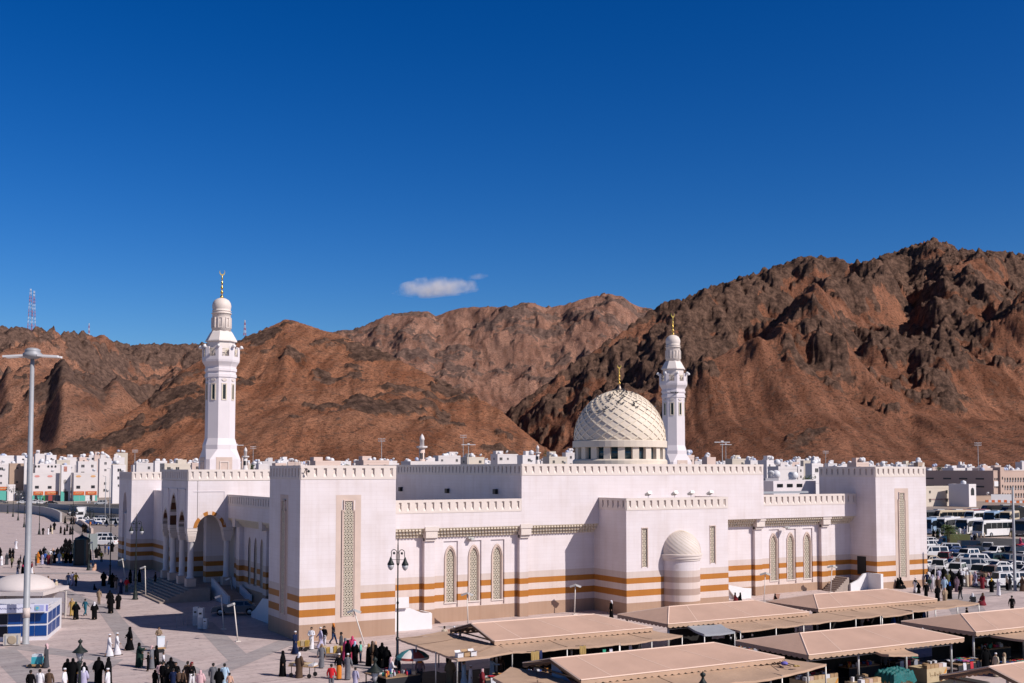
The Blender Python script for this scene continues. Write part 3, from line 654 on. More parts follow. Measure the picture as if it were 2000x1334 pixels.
dome = drum.build('dome', cs, None, 'ribbed stone dome on a ring of square windows')
LM().lathe([(4.5, 15.5), (4.5, 16.95)], 40, DC).build('drum_window', teal_glass, dome)
pd = dome_prof(4.92, 17.6, 5.5, 30)
LM().lathe(pd, 64, DC).build('dome_shell', cs, dome)
m = LM(); ribs(m, pd, DC, 23, .40, .105, tmax=.93); m.build('dome_rib', mat('dome_rib_stone', (.72, .62, .50), .5), dome)
def finial(x, y, z0, s, parent, cone=True):
    m = LM()
    if cone: m.lathe([(.85*s, z0), (.5*s, z0+.35*s), (.22*s, z0+.9*s), (.1*s, z0+1.3*s)], 14, (x, y)); m.build('finial_cone', bronze, parent); m = LM(); z0 += 1.25*s
    z = z0
    pr = [(.09*s, z)]
    for r in ((.24, .2, .17, .14, .11)):
        pr += [(.06*s, z+.05*s), (r*.7*s, z+.12*s), (r*s, z+.22*s), (r*.7*s, z+.34*s), (.06*s, z+.42*s)]; z += .46*s
    pr += [(.05*s, z+.1*s)]; m.lathe(pr, 10, (x, y))
    n_ = 16; zc = z+.38*s; vs = []
    for i in range(n_+1):                         # crescent
        a = math.radians(-215+250*i/n_); w = .10*s*math.sin(math.pi*i/n_)+.004
        for rr in (.32*s-w, .32*s+w*.3):
            for yy in (-.03*s, .03*s): vs.append((x+rr*math.cos(a), y+yy, zc+rr*math.sin(a)))
    m.add(vs, [f for i in range(n_) for f in ((i*4, i*4+4, i*4+6, i*4+2), (i*4+1, i*4+3, i*4+7, i*4+5), (i*4, i*4+1, i*4+5, i*4+4), (i*4+2, i*4+6, i*4+7, i*4+3))])
    m.build('finial', gold, parent)
finial(DC[0], DC[1], 22.85, .76, dome)

# minarets
def octo(r, z, rot=math.pi/8): return (r/math.cos(math.pi/8), z)
def minaret(x, y, label, dz=0):
    c = (x, y); r8 = 1/math.cos(math.pi/8)
    A = (math.pi/8, 2*math.pi+math.pi/8)
    m = LM()
    q = 2.04
    def sq(rs, ch, z): return [(x-rs+ch, y-rs, z), (x+rs-ch, y-rs, z), (x+rs, y-rs+ch, z), (x+rs, y+rs-ch, z), (x+rs-ch, y+rs, z), (x-rs+ch, y+rs, z), (x-rs, y+rs-ch, z), (x-rs, y-rs+ch, z)]
    def stack(m, rings):
        vs = [p for r in rings for p in r]; n_ = len(rings[0])
        m.add(vs, [(j*n_+i, j*n_+(i+1) % n_, (j+1)*n_+(i+1) % n_, (j+1)*n_+i) for j in range(len(rings)-1) for i in range(n_)]+[tuple((len(rings)-1)*n_+i for i in range(n_))])
    o8 = lambda r: r*(1-math.tan(math.pi/8))
    stack(m, [sq(q, .35, 10), sq(q, .35, 15.7), sq(1.85, o8(1.85), 16.9), sq(1.85, o8(1.85), 17.4), sq(1.62, o8(1.62), 18.2), sq(1.62, o8(1.62), 27.2)])
    mn = m.build('minaret', white, None, label)
    m = LM(); ring = lambda r, za, zb: m.lathe([(r*r8, za), (r*r8, zb)], 8, c, *A, smooth=False)
    m.lathe([(1.62*r8, 27.1), (1.72*r8, 27.15), (1.72*r8, 27.55), (1.64*r8, 27.6), (1.64*r8, 27.9), (1.74*r8, 27.95), (1.74*r8, 28.3), (1.66*r8, 28.35), (1.68*r8, 28.6), (1.8*r8, 29.0), (1.98*r8, 29.5), (2.02*r8, 29.9), (2.02*r8, 30.1)], 8, c, *A, smooth=False)
    for i in range(8):                            # battlemented balcony: solid corners, pierced panels
        a = A[0]+i*math.pi/4; R_ = 2.02*r8
        p0 = Vector((x+R_*math.cos(a), y+R_*math.sin(a))); p1 = Vector((x+R_*math.cos(a+math.pi/4), y+R_*math.sin(a+math.pi/4)))
        d = (p1-p0); L = d.length; d.normalize(); n_ = Vector((d.y, -d.x))
        def blk(t0, t1, z0, z1, th=.14):
            v = [p0+d*t0-n_*th, p0+d*t1-n_*th, p0+d*t1, p0+d*t0]; m.prism([(k.x, k.y) for k in v][::-1], z0, z1)
        blk(0, .42, 30.1, 31.25); blk(L-.42, L, 30.1, 31.25); blk(.42, L-.42, 30.1, 30.25)
    m.build('balcony', white, mn)
    m = LM()
    for i in range(8):
        a = A[0]+i*math.pi/4; R_ = 1.96*r8
        p0 = Vector((x+R_*math.cos(a), y+R_*math.sin(a))); p1 = Vector((x+R_*math.cos(a+math.pi/4), y+R_*math.sin(a+math.pi/4))); d = p1-p0; L = d.length; d.normalize()
        for k in range(4):
            t_ = .45+(L-.9)*k/3; P_ = p0+d*t_; Q_ = p0+d*(L-t_); m.tube([(P_.x, P_.y, 30.2), (Q_.x, Q_.y, 31.0)], .03, 4)
        m.tube([(p0.x+d.x*.4, p0.y+d.y*.4, 31.0), (p1.x-d.x*.4, p1.y-d.y*.4, 31.0)], .04, 4)
    m.build('balcony_railing', creamy, mn)
    m = LM(); m.lathe([(1.5*r8, 30.1), (1.5*r8, 32.0), (1.72*r8, 32.05), (1.72*r8, 32.2), (1.3, 33.3), (1.16, 33.5)], 8, c, *A, smooth=False)
    m.build('lantern_base', mat('pale_cream_stone', (.72, .64, .60), .6, var=.04), mn)
    m = LM(); m.lathe([(1.13, 33.4), (1.1, 35.6), (1.08, 36.5), (1.2, 36.55), (1.2, 36.7), (1.06, 36.75), (1.04, 37.1), (1.14, 37.2), (1.14, 37.35), (1.0, 37.4), (1.08, 37.7), (1.12, 38.2), (1.05, 38.7), (.85, 39.15), (.5, 39.45), (.15, 39.55)], 24, c)
    m.T = Matrix.Translation((0, 0, -0)) ; m.build('lantern', cream, mn)
    m = LM()
    for i in range(8):
        a = i*math.pi/4+math.pi/8; P_ = (x+1.12*math.cos(a), y+1.12*math.sin(a)); d = (-math.sin(a), math.cos(a)); d = (math.sin(a)*-1, math.cos(a))
        for (u0, u1, za, zb) in ((-.26, -.17, 34.1, 35.7), (.17, .26, 34.1, 35.7), (-.26, .26, 35.7, 35.8), (-.26, .26, 34.0, 34.1)):
            seg(m, P_, d, u0, u1, -.1, .05, za, zb)
    m.build('lantern_frame', cream, mn)
    for i in range(8):                            # slit windows and roundels on the shaft
        a = i*math.pi/4; P_ = (x+1.62*math.cos(a), y+1.62*math.sin(a)); d = (-math.sin(a), math.cos(a))
        m = LM(); seg(m, P_, d, -.17, .17, -.2, .004, 23.1, 25.6); m.build('window_glass', glass, mn)
        m = LM(); frame_lines(m, P_, d, -.3, .3, 23.0, 25.85, .12, -.1, .06, 'LTR'); seg(m, P_, d, -.3, .3, -.1, .063, 22.9, 23.02); m.build('window_frame', creamy, mn)
        m = LM(); n_ = (math.cos(a), math.sin(a))
        m.T = Matrix.Translation((P_[0]+n_[0]*.02, P_[1]+n_[1]*.02, 26.6)) @ Matrix.Rotation(a, 4, 'Z') @ Matrix.Rotation(math.pi/2, 4, 'Y')
        m.lathe([(.32, 0), (.32, .05), (.24, .06), (.2, .03), (.1, .05), (.02, .06)], 14); m.T = None; m.build('roundel', cream, mn)
        if i % 2 == 0:
            m = LM(); P3 = (x+q*math.cos(a), y+q*math.sin(a)); seg(m, P3, d, -.95, .95, -.1, .03, 12, 15.95); m.build('panel', surr, mn)
            m = LM(); frame_lines(m, P3, d, -.55, .55, 12, 15.45, .1, 0, .1, 'LTR'); m.build('panel_moulding', cream, mn)
        b = a+math.pi/8; bx, by = x+2.2*math.cos(b), y+2.2*math.sin(b)
        m = LM(); m.tube([(bx, by, 31.2), (x+2.55*math.cos(b), y+2.55*math.sin(b), 31.35)], [.14, .2], 7); m.ball((x+2.35*math.cos(b), y+2.35*math.sin(b), 31.4), .16, 7, 5); m.build('loudspeaker', paint_white, mn)
    finial(x, y, 39.4, 1.0, mn, cone=False)
    # squeeze the upper stages to the real heights
    def fz(z): return np.interp(z, [0, 18.2, 22.9, 25.85, 27.1, 28.6, 29.9, 31.25, 32.2, 33.4, 36.5, 37.4, 39.5, 42.5], [0, 18.2, 22.7, 24.7, 25.4, 26.75, 27.5, 29.05, 29.85, 30.95, 33.1, 33.5, 35.0, 38.7])
    for o in [mn]+list(mn.children):
        co = np.empty(len(o.data.vertices)*3, 'f'); o.data.vertices.foreach_get('co', co); co = co.reshape(-1, 3); co[:, 2] = fz(co[:, 2])+dz; o.data.vertices.foreach_set('co', co.ravel()); o.data.update()
    return mn
minaret(36.5, 133.8, 'minaret on the left, above the porch'); minaret(106.3, 136.2, 'minaret on the right, behind the dome', -.05)

# porch
PX0, PY0, PY1 = 31.4, 127.9, 141.0
m = LM(); fl = LM()
cols_l = [128.5, 132.4, 136.8, 140.4]; cx0 = 31.95
wall_openings(m, 'x', PX0, PX0+1.1, PY0, PY1, 6.5, 13.2, [])
m = LM()
for (ya, yb, zt, sp) in ((128.9, 132.0, 9.75, 7.9), (132.8, 136.4, 11.6, 8.2), (137.2, 140.0, 9.75, 7.9)): pass
wall_openings(m, 'x', PX0, PX0+1.1, PY0, PY1, 7.9, 13.2, [((128.9+132.0)/2, 1.55, 7.9, 7.9, 1.85), ((132.8+136.4)/2, 1.8, 7.9, 8.5, 3.1), ((137.2+140.0)/2, 1.4, 7.9, 7.9, 1.85)])
wall_openings(m, 'y', PY0, PY0+1.1, PX0+1.1, 42, 7.95, 13.2, [(33.9, 1.45, 7.95, 7.95, 1.45)])
m.box(32.5, 42, PY1-1.1, PY1, 1.3, 13.2); m.box(32.5, 42, PY0+1.1, PY1-1.1, 11.9, 13.2)
m.box(37.6, 42, PY0, PY1-1.1, 1.3, 7.95); m.box(37.6, 42, PY0+1.1, PY1-1.1, 7.9, 11.9)
m.box(34.6, 37.6, 132.0, 133.2, 1.3, 11.9)
porch = m.build('porch', stone, None, 'tall arcaded entrance porch under the left minaret')
parapet(PX0, 42, PY0, PY1, 13.25, 14.5, porch, 'FL')
m = LM(); m.box(PX0-.3, 42, PY0-.4, PY1+.3, -1, 1.4)
for k in range(8): m.box(PX0-.3-.45*(k+1), PX0-.3-.45*k, 125.5, 143.5, -1, 1.4-.175*(k+1)+.0)
m.box(PX0-.3, PX0+2, 125.5, PY0-.4, -1, 1.38); m.build('porch_steps', mat('step_stone', (.36, .29, .25), .8, var=.2), porch)
def column(x, y, sc=1.0):
    a = LM(); a.box(x-.52, x+.52, y-.52, y+.52, 1.4, 2.3); b_ = a.build('column_pedestal', surr, porch)
    LM().lathe([(.42, 2.3), (.42, 2.4), (.34, 2.5), (.32, 6.4), (.38, 6.45)], 18, (x, y)).build('column', mat('grey_marble', (.62, .60, .62), .35, var=.08, scale=.8), porch)
    m = LM()
    for k, (r, z) in enumerate(((.36, 6.4), (.41, 6.62), (.45, 6.84), (.49, 7.06), (.53, 7.3), (.57, 7.55))):
        m.box(x-r, x+r, y-r, y+r, z, z+.22 if k < 5 else 7.95)
        if k < 3:
            for i in range(5):
                for sgn in (-1, 1):
                    u = -r+.1+i*(2*r-.2)/4; m.box(x+u-.05, x+u+.05, y+sgn*r-.03, y+sgn*r+.03, z+.02, z+.16); m.box(x+sgn*r-.03, x+sgn*r+.03, y+u-.05, y+u+.05, z+.02, z+.16)
    m.build('column_capital', cream, porch)
for y in cols_l: column(cx0, y)
column(36.0, 128.45); column(35.6, 134.5)
def voussoirs(axis, base, c0, hw, zs, rise, w=.42, n=7, depth_=.03):
    for cidx, mt in ((0, mat('ochre_stone', OR, .6, var=.1) if axis == 'y' else mat('grey_voussoir', (.50, .44, .42), .6)), (1, mat('pale_stone', LB, .6, var=.06))):
        m = LM(); inn = arch_pts(c0, hw, zs, rise, n*4); out = arch_pts(c0, hw+w, zs, rise+w, n*4)
        for i in range(n*4):
            if (i//4) % 2 != cidx: continue
            q = [inn[i], inn[i+1], out[i+1], out[i]]
            if axis == 'y': vs = [(p[0], base-depth_, p[1]) for p in q]+[(p[0], base+.05, p[1]) for p in q]
            else: vs = [(base-depth_, p[0], p[1]) for p in q]+[(base+.05, p[0], p[1]) for p in q]
            m.add(vs, [(0, 1, 2, 3), (0, 4, 5, 1), (3, 2, 6, 7), (0, 3, 7, 4), (1, 5, 6, 2)])
        m.build('arch_voussoir', mt, porch)
voussoirs('y', PY0, 33.9, 1.45, 7.95, 1.45)
for c_, hw, zs, ri in ((130.45, 1.55, 7.9, 1.85), (134.6, 1.8, 8.5, 3.1), (138.6, 1.4, 7.9, 1.85)):
    voussoirs('x', PX0, c_, hw, zs, ri, .22)
    for ci, mt in ((0, mat('soffit_brown', (.09, .035, .02), .7)), (1, mat('soffit_grey', (.30, .26, .24), .7))):      # banded lining of the deep arches
        m = LM(); pts = [(c_-hw+.03, 7.0)]+arch_pts(c_, hw-.03, zs, ri-.03, 28)+[(c_+hw-.03, 7.0)]
        for i in range(len(pts)-1):
            (ya, za), (yb, zb2) = pts[i], pts[i+1]
            if int((za+zb2)/2/.62) % 2 == ci: m.add([(PX0+.02, ya, za), (PX0+1.1, ya, za), (PX0+1.1, yb, zb2), (PX0+.02, yb, zb2)], [(0, 1, 2, 3)])
        m.build('arch_lining', mt, porch)
    LM().box(PX0+1.0, PX0+1.1, c_-hw, c_+hw, zs-.3, zs+ri*.9) if False else None
m = LM(); frame_lines(m, (PX0, PY0), (1, 0), .65, 4.15, 8.2, 12.05, .06, -.05, .05, 'TR'); m.build('wall_moulding', white, porch)
for (ya, yb) in ((129.0, 132.1), (132.7, 136.6), (137.1, 140.2)):
    m = LM(); frame_lines(m, (PX0, yb), (0, -1), 0, yb-ya, 8, 12.3, .12, -.05, .07, 'LTR'); m.build('wall_moulding', white, porch)
for x in (34.2, 36.6):
    m = LM(); m.plate([(127.6, 1.2), (127.6, 2.3), (121.4, .95), (120.8, .95), (120.8, -1), (127.6, -1)], 'x', x-.12, x+.12); m.build('ramp_wall', paint_white, porch)
LM().add([(34.3, 127.6, 1.38), (36.5, 127.6, 1.38), (36.5, 121, .02), (34.3, 121, .02)], [(0, 1, 2, 3)]).build('ramp', mat('step_stone', (.36, .29, .25)), porch)
for yy in (130.4, 134.8, 138.4):
    LM().box(37.5, 37.62, yy-.7, yy+.7, 1.5, 5.6).build('door', mat('brown_door', (.07, .035, .02), .5), porch)
# far corner tower with its arch
m = LM(); X_, Y_ = 33.4, 168.9
wall_openings(m, 'x', X_, X_+1.2, Y_, Y_+9.2, -1, 12.95, [(Y_+4.7, 1.45, 1.0, 8.6, 2.6)])
m.box(X_+1.2, X_+8.5, Y_, Y_+9.2, -1, 12.95)
ft = m.build('corner_tower', stone, None, 'farthest corner tower at the left, with a tall arch'); parapet(X_, X_+8.5, Y_, Y_+9.2, 12.95, 14.15, ft, 'FL')
LM().lathe([(.45, .5), (.36, .7), (.34, 7.8), (.5, 8.1)], 14, (X_+.6, Y_+5.9)).build('column', MATS['grey_marble'], ft)
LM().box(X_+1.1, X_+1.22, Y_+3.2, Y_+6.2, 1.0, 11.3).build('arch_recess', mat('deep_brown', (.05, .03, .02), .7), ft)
m = LM(); m.box(36.5, 40, 141, 168.9, -1, 11.5); m.build('side_wing', stone, None, 'far side wing behind the porch')
# white stair walls in front of the facade
def ramp_wall(poly, y0, y1): return LM().plate(poly, 'y', y0, y1).build('stair_wall', paint_white, None)
ramp_wall([(40.9, -1), (45.2, -1), (45.2, 1.4), (44.2, 1.5), (43.0, 2.0), (40.9, 2.05)], 93.6, 93.8)
LM().box(45.0, 45.2, 93.8, 95.9, -1, 1.44).build('stair_wall', paint_white)
m = LM(); m.box(41.4, 42.7, 93.2, 93.42, 2.12, 3.05); aw = m.build('air_conditioner', paint_white); 
LM().lathe([(.34, 0), (.34, .03)], 16).build('fan_grille', mat('grille_red', (.22, .07, .05), .6), aw).matrix_local = Matrix.Translation((42.3-ML[0], 93.19-ML[1], 2.58)) @ Matrix.Rotation(math.pi/2, 4, 'X') @ Matrix.Scale(.4, 4, (1, 0, 0))
def rpoly(pts, Y, th=.25): return ramp_wall([(OYp(x, y, Y).x, OYp(x, y, Y).z) for x, y in pts], Y, Y+th)
rpoly([(1442, 1174), (1467.5, 1173), (1467.5, 1149), (1455, 1148.5), (1423, 1142.5), (1423, 1150)], 95.2)
rpoly([(1424, 1151), (1441, 1163), (1441, 1174), (1424, 1174)], 95.6)
m = LM(); m.plate([(98.8, -1), (101.9, -1), (101.9, 2.55), (100.9, 2.4), (100.0, 1.75), (98.8, 1.35)], 'y', 94.0, 94.2); m.box(101.7, 103.2, 92.0, 94.0, -1, 2.55) if False else None; m.build('stair_wall', paint_white)
LM().box(101.5, 101.9, 92.0, 94.0, -1, 2.5).build('stair_wall', paint_white)
m = LM()
for k in range(8): m.box(96.6+.28*k, 96.6+.28*(k+1), 94.3, 96.2, -1, .45+.2*(k+1))
m.build('entrance_steps', mat('step_stone', (.36, .29, .25)))
LM().box(101.9, 101.99, 94.6, 95.9, 2.2, 4.3).build('door', mat('black_metal', (.02, .02, .022), .5))
LM().plate([(102.4, -1), (109.8, -1), (109.8, .5), (108.6, .9), (106.2, 2.2), (102.4, 2.3)], 'x', 33.3, 33.5).build('stair_wall', paint_white)
# roof clutter on the low wings
for x, y, w, d, h in ((57.5, 97.4, 1.5, 1.2, .2),): pass
for x, y, w in ((43.5, 99.5, 4.5), (49.5, 99.3, 5), (92, 100, 5)):
    m = LM(); m.box(x, x+w, y, y+1.0, 10.4, 11.45); m.build('roof_duct', paint_white)
m = LM(); m.box(87.4, 97.3, 99.0, 99.5, 11.7, 11.95); m.build('roof_duct', mat('duct_grey', (.33, .34, .37), .5))
for x, y, w in ((95.5, 103, 7.0),):
    m = LM(); m.box(x, x+w, y, y+4, 10.4, 13.1); rb = m.build('roof_plant_room', white)
    for k in range(3):
        m = LM(); m.box(x+.6+k*1.6, x+1.5+k*1.6, y-.06, y, 12.35, 12.75); m.build('vent', glass, rb)
m = LM()
for k in (1, -1): m.tube([(36.5+k*.5-5.6+4, 100.4, 14.8), (36.5+k*.5-5.6+4, 100.4, 15.3), (36.9+k*.5-5.6+4, 100.4, 15.3), (36.9+k*.5-5.6+4, 100.4, 14.8)], .04, 5)
m.build('roof_ladder', cream)
m = LM(); m.tube([(32.3, 91.9, 14.2), (32.3, 91.55, 14.55), (32.5, 91.5, 14.5)], .03, 5); m.ball((32.55, 91.5, 14.35), .12, 8, 5); m.build('security_camera', mat('black_metal', (.02, .02, .022)))
# downpipes and light cables would be hairlines from here
# ------------------------------------------------------------------ paving bands, roads, lots
band([(0, 1268), (70, 1334)], 2.2); band([(30, 1262), (215, 1288)], 2.0, .012); band([(200, 1180), (262, 1262)], 1.7, .012)
band([(262, 1262), (420, 1334)], 1.9, .016); band([(330, 1350), (566, 1252)], 2.0, .02); band([(396, 1216), (470, 1290)], 1.8, .012)
band([(215, 1288), (60, 1400)], 2.0, .016); band([(110, 1150), (215, 1195)], 1.6, .016); band([(566, 1252), (800, 1330)], 1.6, .012)
band([(1868, 1160), (1905, 1215)], 3.4, .012); band([(1780, 1192), (1990, 1150)], 2.0, .016); band([(860, 1226), (1040, 1214)], 1.6, .012)
band([(1470, 1178), (1580, 1166)], 2.0, .012); band([(0, 1120), (210, 1120)], 2.4, .02)
red_pave = paving('red_paving', (.40, .22, .17), (.36, .21, .165)); sheet('red_paving_strip', [(862, 1232), (905, 1224), (918, 1228), (872, 1240)], red_pave, .024)
sheet('red_paving_strip', [(1508, 1175), (1514, 1160), (1524, 1160), (1520, 1175)], red_pave, .024)
sheet('parking_lot', [(1806, 1142), (1806, 1064), (2180, 1080), (2180, 1168)], mat('lot_asphalt', (.20, .185, .18), .9, var=.3, scale=.5), .008)
sheet('road', [(1700, 1056), (1700, 1044), (2250, 1060), (2250, 1078)], asphalt, .012)
sheet('pavement', [(1700, 1044), (1700, 1034), (2250, 1050), (2250, 1060)], mat('pavement_slabs', (.42, .33, .29), .85, var=.15, scale=1), .012)
sheet('bus_lot', [(1700, 1034), (1700, 998), (2300, 1012), (2300, 1050)], mat('lot_asphalt', (.20, .185, .18)), .008)
sheet('dirt_yard', [(1850, 998), (1850, 978), (2300, 984), (2300, 1010)], mat('dirt', (.36, .27, .22), .95, var=.25, scale=.2), .012)
sheet('road', [(-80, 987), (-80, 980), (240, 985), (240, 994)], asphalt, .012)
sheet('ramp_road', [(122, 1000), (110, 994), (240, 1004), (240, 1022), (150, 1012)], asphalt, .016)
sheet('side_parking_lot', [(122, 1022), (235, 1030), (240, 1095), (190, 1092), (168, 1052)], mat('side_lot', (.30, .25, .235), .9, var=.25, scale=.4), .016)

# ------------------------------------------------------------------ walls on the plaza edge
conc = mat('concrete', (.46, .43, .42), .85, var=.12, scale=.4); concd = mat('concrete_cap', (.6, .56, .53), .8)
def wall_path(name, pts, h, th, label, cat, m, group=None):
    P = [G(*p) for p in pts]; mb = MB(); n_ = len(P)
    L = []; R = []
    for i, p in enumerate(P):
        d = (P[min(i+1, n_-1)]-P[max(i-1, 0)]); d.z = 0; d.normalize(); q = Vector((-d.y, d.x, 0))*th/2; L.append(p+q); R.append(p-q)
    vs = []
    for a, b in zip(L, R): vs += [(a.x, a.y, a.z-1), (b.x, b.y, b.z-1), (b.x, b.y, b.z+h), (a.x, a.y, a.z+h)]
    fs = []
    for i in range(n_-1):
        for k in range(4): fs.append((i*4+k, i*4+(k+1) % 4, (i+1)*4+(k+1) % 4, (i+1)*4+k))
    fs += [(3, 2, 1, 0), tuple((n_-1)*4+k for k in range(4))]
    o = mb.add(vs, fs).build(name, m); return tag(o, label, cat, group)
wall_path('retaining_wall', [(-120, 998), (0, 1000), (40, 1001), (62, 1003), (85, 1006), (102, 1010), (113, 1015), (119, 1020)], 2.6, .5, 'long curved grey retaining wall along the far plaza edge', 'wall', conc)
wall_path('retaining_wall', [(95, 992), (140, 997), (180, 1001), (240, 1004)], 1.8, .5, 'straight grey wall beside the sunken ramp road', 'wall', conc)
wall_path('parapet_wall', [(143, 1016), (152, 1021), (162, 1026), (172, 1034), (180, 1042)], 1.1, .5, 'low beige block wall beside the parked cars', 'wall', surr)

# ------------------------------------------------------------------ street lamps
iron = mat('green_black_iron', (.012, .017, .016), .55, spec=.3); lampglass = mat('lamp_glass', (.45, .45, .47), .2)
gpole = mat('galvanised_steel', (.33, .335, .36), .55, metal=.15, var=.12); offw = mat('offwhite_paint', (.66, .60, .55), .5)
def twin_lamp():
    t = thing('street_lamp', 'x', 'street lamp')
    MB().lathe([(.34, 0), (.34, .12), (.27, .2), (.25, .6), (.16, .95), (.13, 1.0), (.16, 1.1), (.1, 1.3), (.09, 2.2), (.13, 2.25), (.13, 2.4), (.07, 2.5), (.06, 4.8), (.1, 4.9), (.05, 5.05), (.045, 8.9), (.02, 9.6)], 12).build('pole', iron, t)
    for s in (-1, 1):
        pts = [(0, 0, 7.5)]+[(s*(.31+.22*math.cos(a)), 0, 8.5+.22*math.sin(a)) for a in [math.pi*(1.15-i*.115) for i in range(12)]]
        m = MB(); m.tube([(s*.05, 0, 7.6), (s*.1, 0, 7.75), (s*.12, 0, 8.2)]+pts[1:]+[(s*.55, 0, 8.1)], .028, 5); m.tube([(0, 0, 8.0), (s*.55, 0, 8.0)], .02, 4); m.ball((s*.31, 0, 8.46), .1, 6, 5); m.build('arm', iron, t)
        m = MB(); m.lathe([(.26, 7.62), (.24, 7.7), (.13, 7.92), (.08, 8.08), (.03, 8.2)], 12, (s*.57, 0)); sh = m.build('lamp_shade', iron, t)
        MB().lathe([(.02, 7.22), (.13, 7.3), (.21, 7.45), (.24, 7.63)], 12, (s*.57, 0)).build('lamp_globe', lampglass, sh)
    return t
tl = twin_lamp()
first = True
LAMPS = [((776, 1312), 'black twin-arm street lamp standing in front of the mosque corner tower'), ((264, 1171), 'black twin-arm street lamp nearest the porch steps'), ((214.5, 1141), 'black twin-arm street lamp in the porch shadow edge beside a group in black'),
         ((173, 1114), 'black twin-arm street lamp with two people sitting at its foot'), ((141, 1092), 'black twin-arm street lamp rising from the back of the crowd, beside the teal gate'),
         ((76.5, 1044), 'black twin-arm street lamp alone on the far plaza, just right of the steel mast'), ((47, 1030), 'small far street lamp, fourth from the left photo edge'), ((35.3, 1016.5), 'small far street lamp, third from the left photo edge'),
         ((25.3, 1009.5), 'small far street lamp, second from the left photo edge'), ((14.8, 1003), 'small far street lamp, closest to the left photo edge')]
for (px, lb) in LAMPS:
    p = G(*px); rz = -AZ+(.1 if px[0] < 300 else -.35)
    if first: tl.location = p; tl.rotation_euler = (0, 0, rz); tl['label'] = lb; tl['group'] = 'twin-arm street lamps on the plaza'; first = False
    else: dup(tl, p, rz, lb)
def lantern(px, D, lab):
    p = AT(px[0], D); zt = zat(px[1], D)-p.z
    t = thing('lantern_post', lab, 'street lamp', p, 0, 'lantern posts at the near edge of the plaza')
    MB().lathe([(.2, 0), (.2, .3), (.1, .5), (.07, zt-1.5), (.12, zt-1.35), (.16, zt-1.25)], 10).build('post', iron, t)
    m = MB()
    for k in range(4):
        a = k*math.pi/2+.4; m.tube([(.08*math.cos(a), .08*math.sin(a), zt-1.3), (.26*math.cos(a), .26*math.sin(a), zt-.72)], .015, 4)
    m.build('lantern_frame', iron, t)
    MB().lathe([(.05, zt-1.28), (.22, zt-.74)], 8).build('lantern_glass', lampglass, t)
    MB().lathe([(.42, zt-.74), (.38, zt-.68), (.16, zt-.5), (.07, zt-.36), (.05, zt-.28), (.12, zt-.2), (.12, zt-.12), (.03, zt-.06), (.005, zt)], 10).build('lantern_cap', iron, t)
lantern((164, 1243), 62, 'dark lantern post in front of the women in black at the left'); lantern((735, 1277), 55, 'dark lantern post near the striped umbrella'); lantern((1369, 1305), 50, 'dark lantern post tip in front of the nearest tan awning')
def flood_post(base, top, lab, heads=1, c=offw):
    p = G(*base); D = depth(p); q = AT(top[0], D); h = zat(top[1], D)-p.z
    t = thing('light_post', lab, 'light post', p, 0, 'short floodlight posts round the mosque')
    dx = Vector((q.x-p.x, q.y-p.y, h))
    m = MB(); m.box(-.2, .2, -.2, .2, 0, .06); m.tube([(0, 0, 0), dx], [.06, .045], 6); m.build('post', c, t)
    for k in range(heads):
        s = (k*2-1) if heads == 2 else -1
        m = MB(); m.T = Matrix.Translation(dx+Vector((rt[0]*.26*s, rt[1]*.26*s, .05))) @ Matrix.Rotation(-AZ+s*.3, 4, 'Z') @ Matrix.Rotation(.35*s, 4, 'Y')
        m.box(-.3, .3, -.16, .16, -.07, .09); m.box(-.22, .22, -.2, .2, -.1, -.07); m.build('floodlight', mat('floodlight_casing', (.55, .54, .53), .35, metal=.2), t)
for b, tp, lb, hd in [((284.5, 1166), (287, 1108), 'white light post beside the porch steps, standing in sun', 1), ((464.6, 1253), (461, 1180), 'white light post in sun at the shadow edge, left of the corner tower', 1),
    ((437, 1229), (436, 1164), 'dim light post in the shadow between the white cabinets and the dark car', 1), ((245, 1131), (243, 1093), 'dim light post in shadow left of the nearest porch lamp', 1), ((286.5, 1106), (285, 1064), 'thin light post in shade in front of the far corner tower', 1),
    ((183, 1106), (183, 1060), 'pale post with orange marks behind the seated pair', 1), ((299, 1112), (303.5, 1070), 'leaning light post in the shade by the arcade', 1), ((456, 1170), (453, 1130), 'light post in shade by the porch ramp', 1),
    ((713, 1262), (694, 1192), 'badly leaning pale light post against the corner tower', 2), ((914, 1222), (913, 1159), 'light post with two heads below the left arched windows', 2), ((1122, 1200), (1123, 1143), 'light post in front of the shaded apse block side', 2),
    ((1406, 1178), (1410, 1143), 'light post with two heads to the right of the apse', 2), ((1492, 1177), (1492, 1120), 'light post in front of the right arched windows', 2), ((1622, 1157), (1622, 1106), 'light post by the small side steps near the right tower', 2),
    ((1823.5, 1158), (1823.5, 1104), 'light post among the crowd right of the right tower', 1)]:
    flood_post(b, tp, lb, hd)
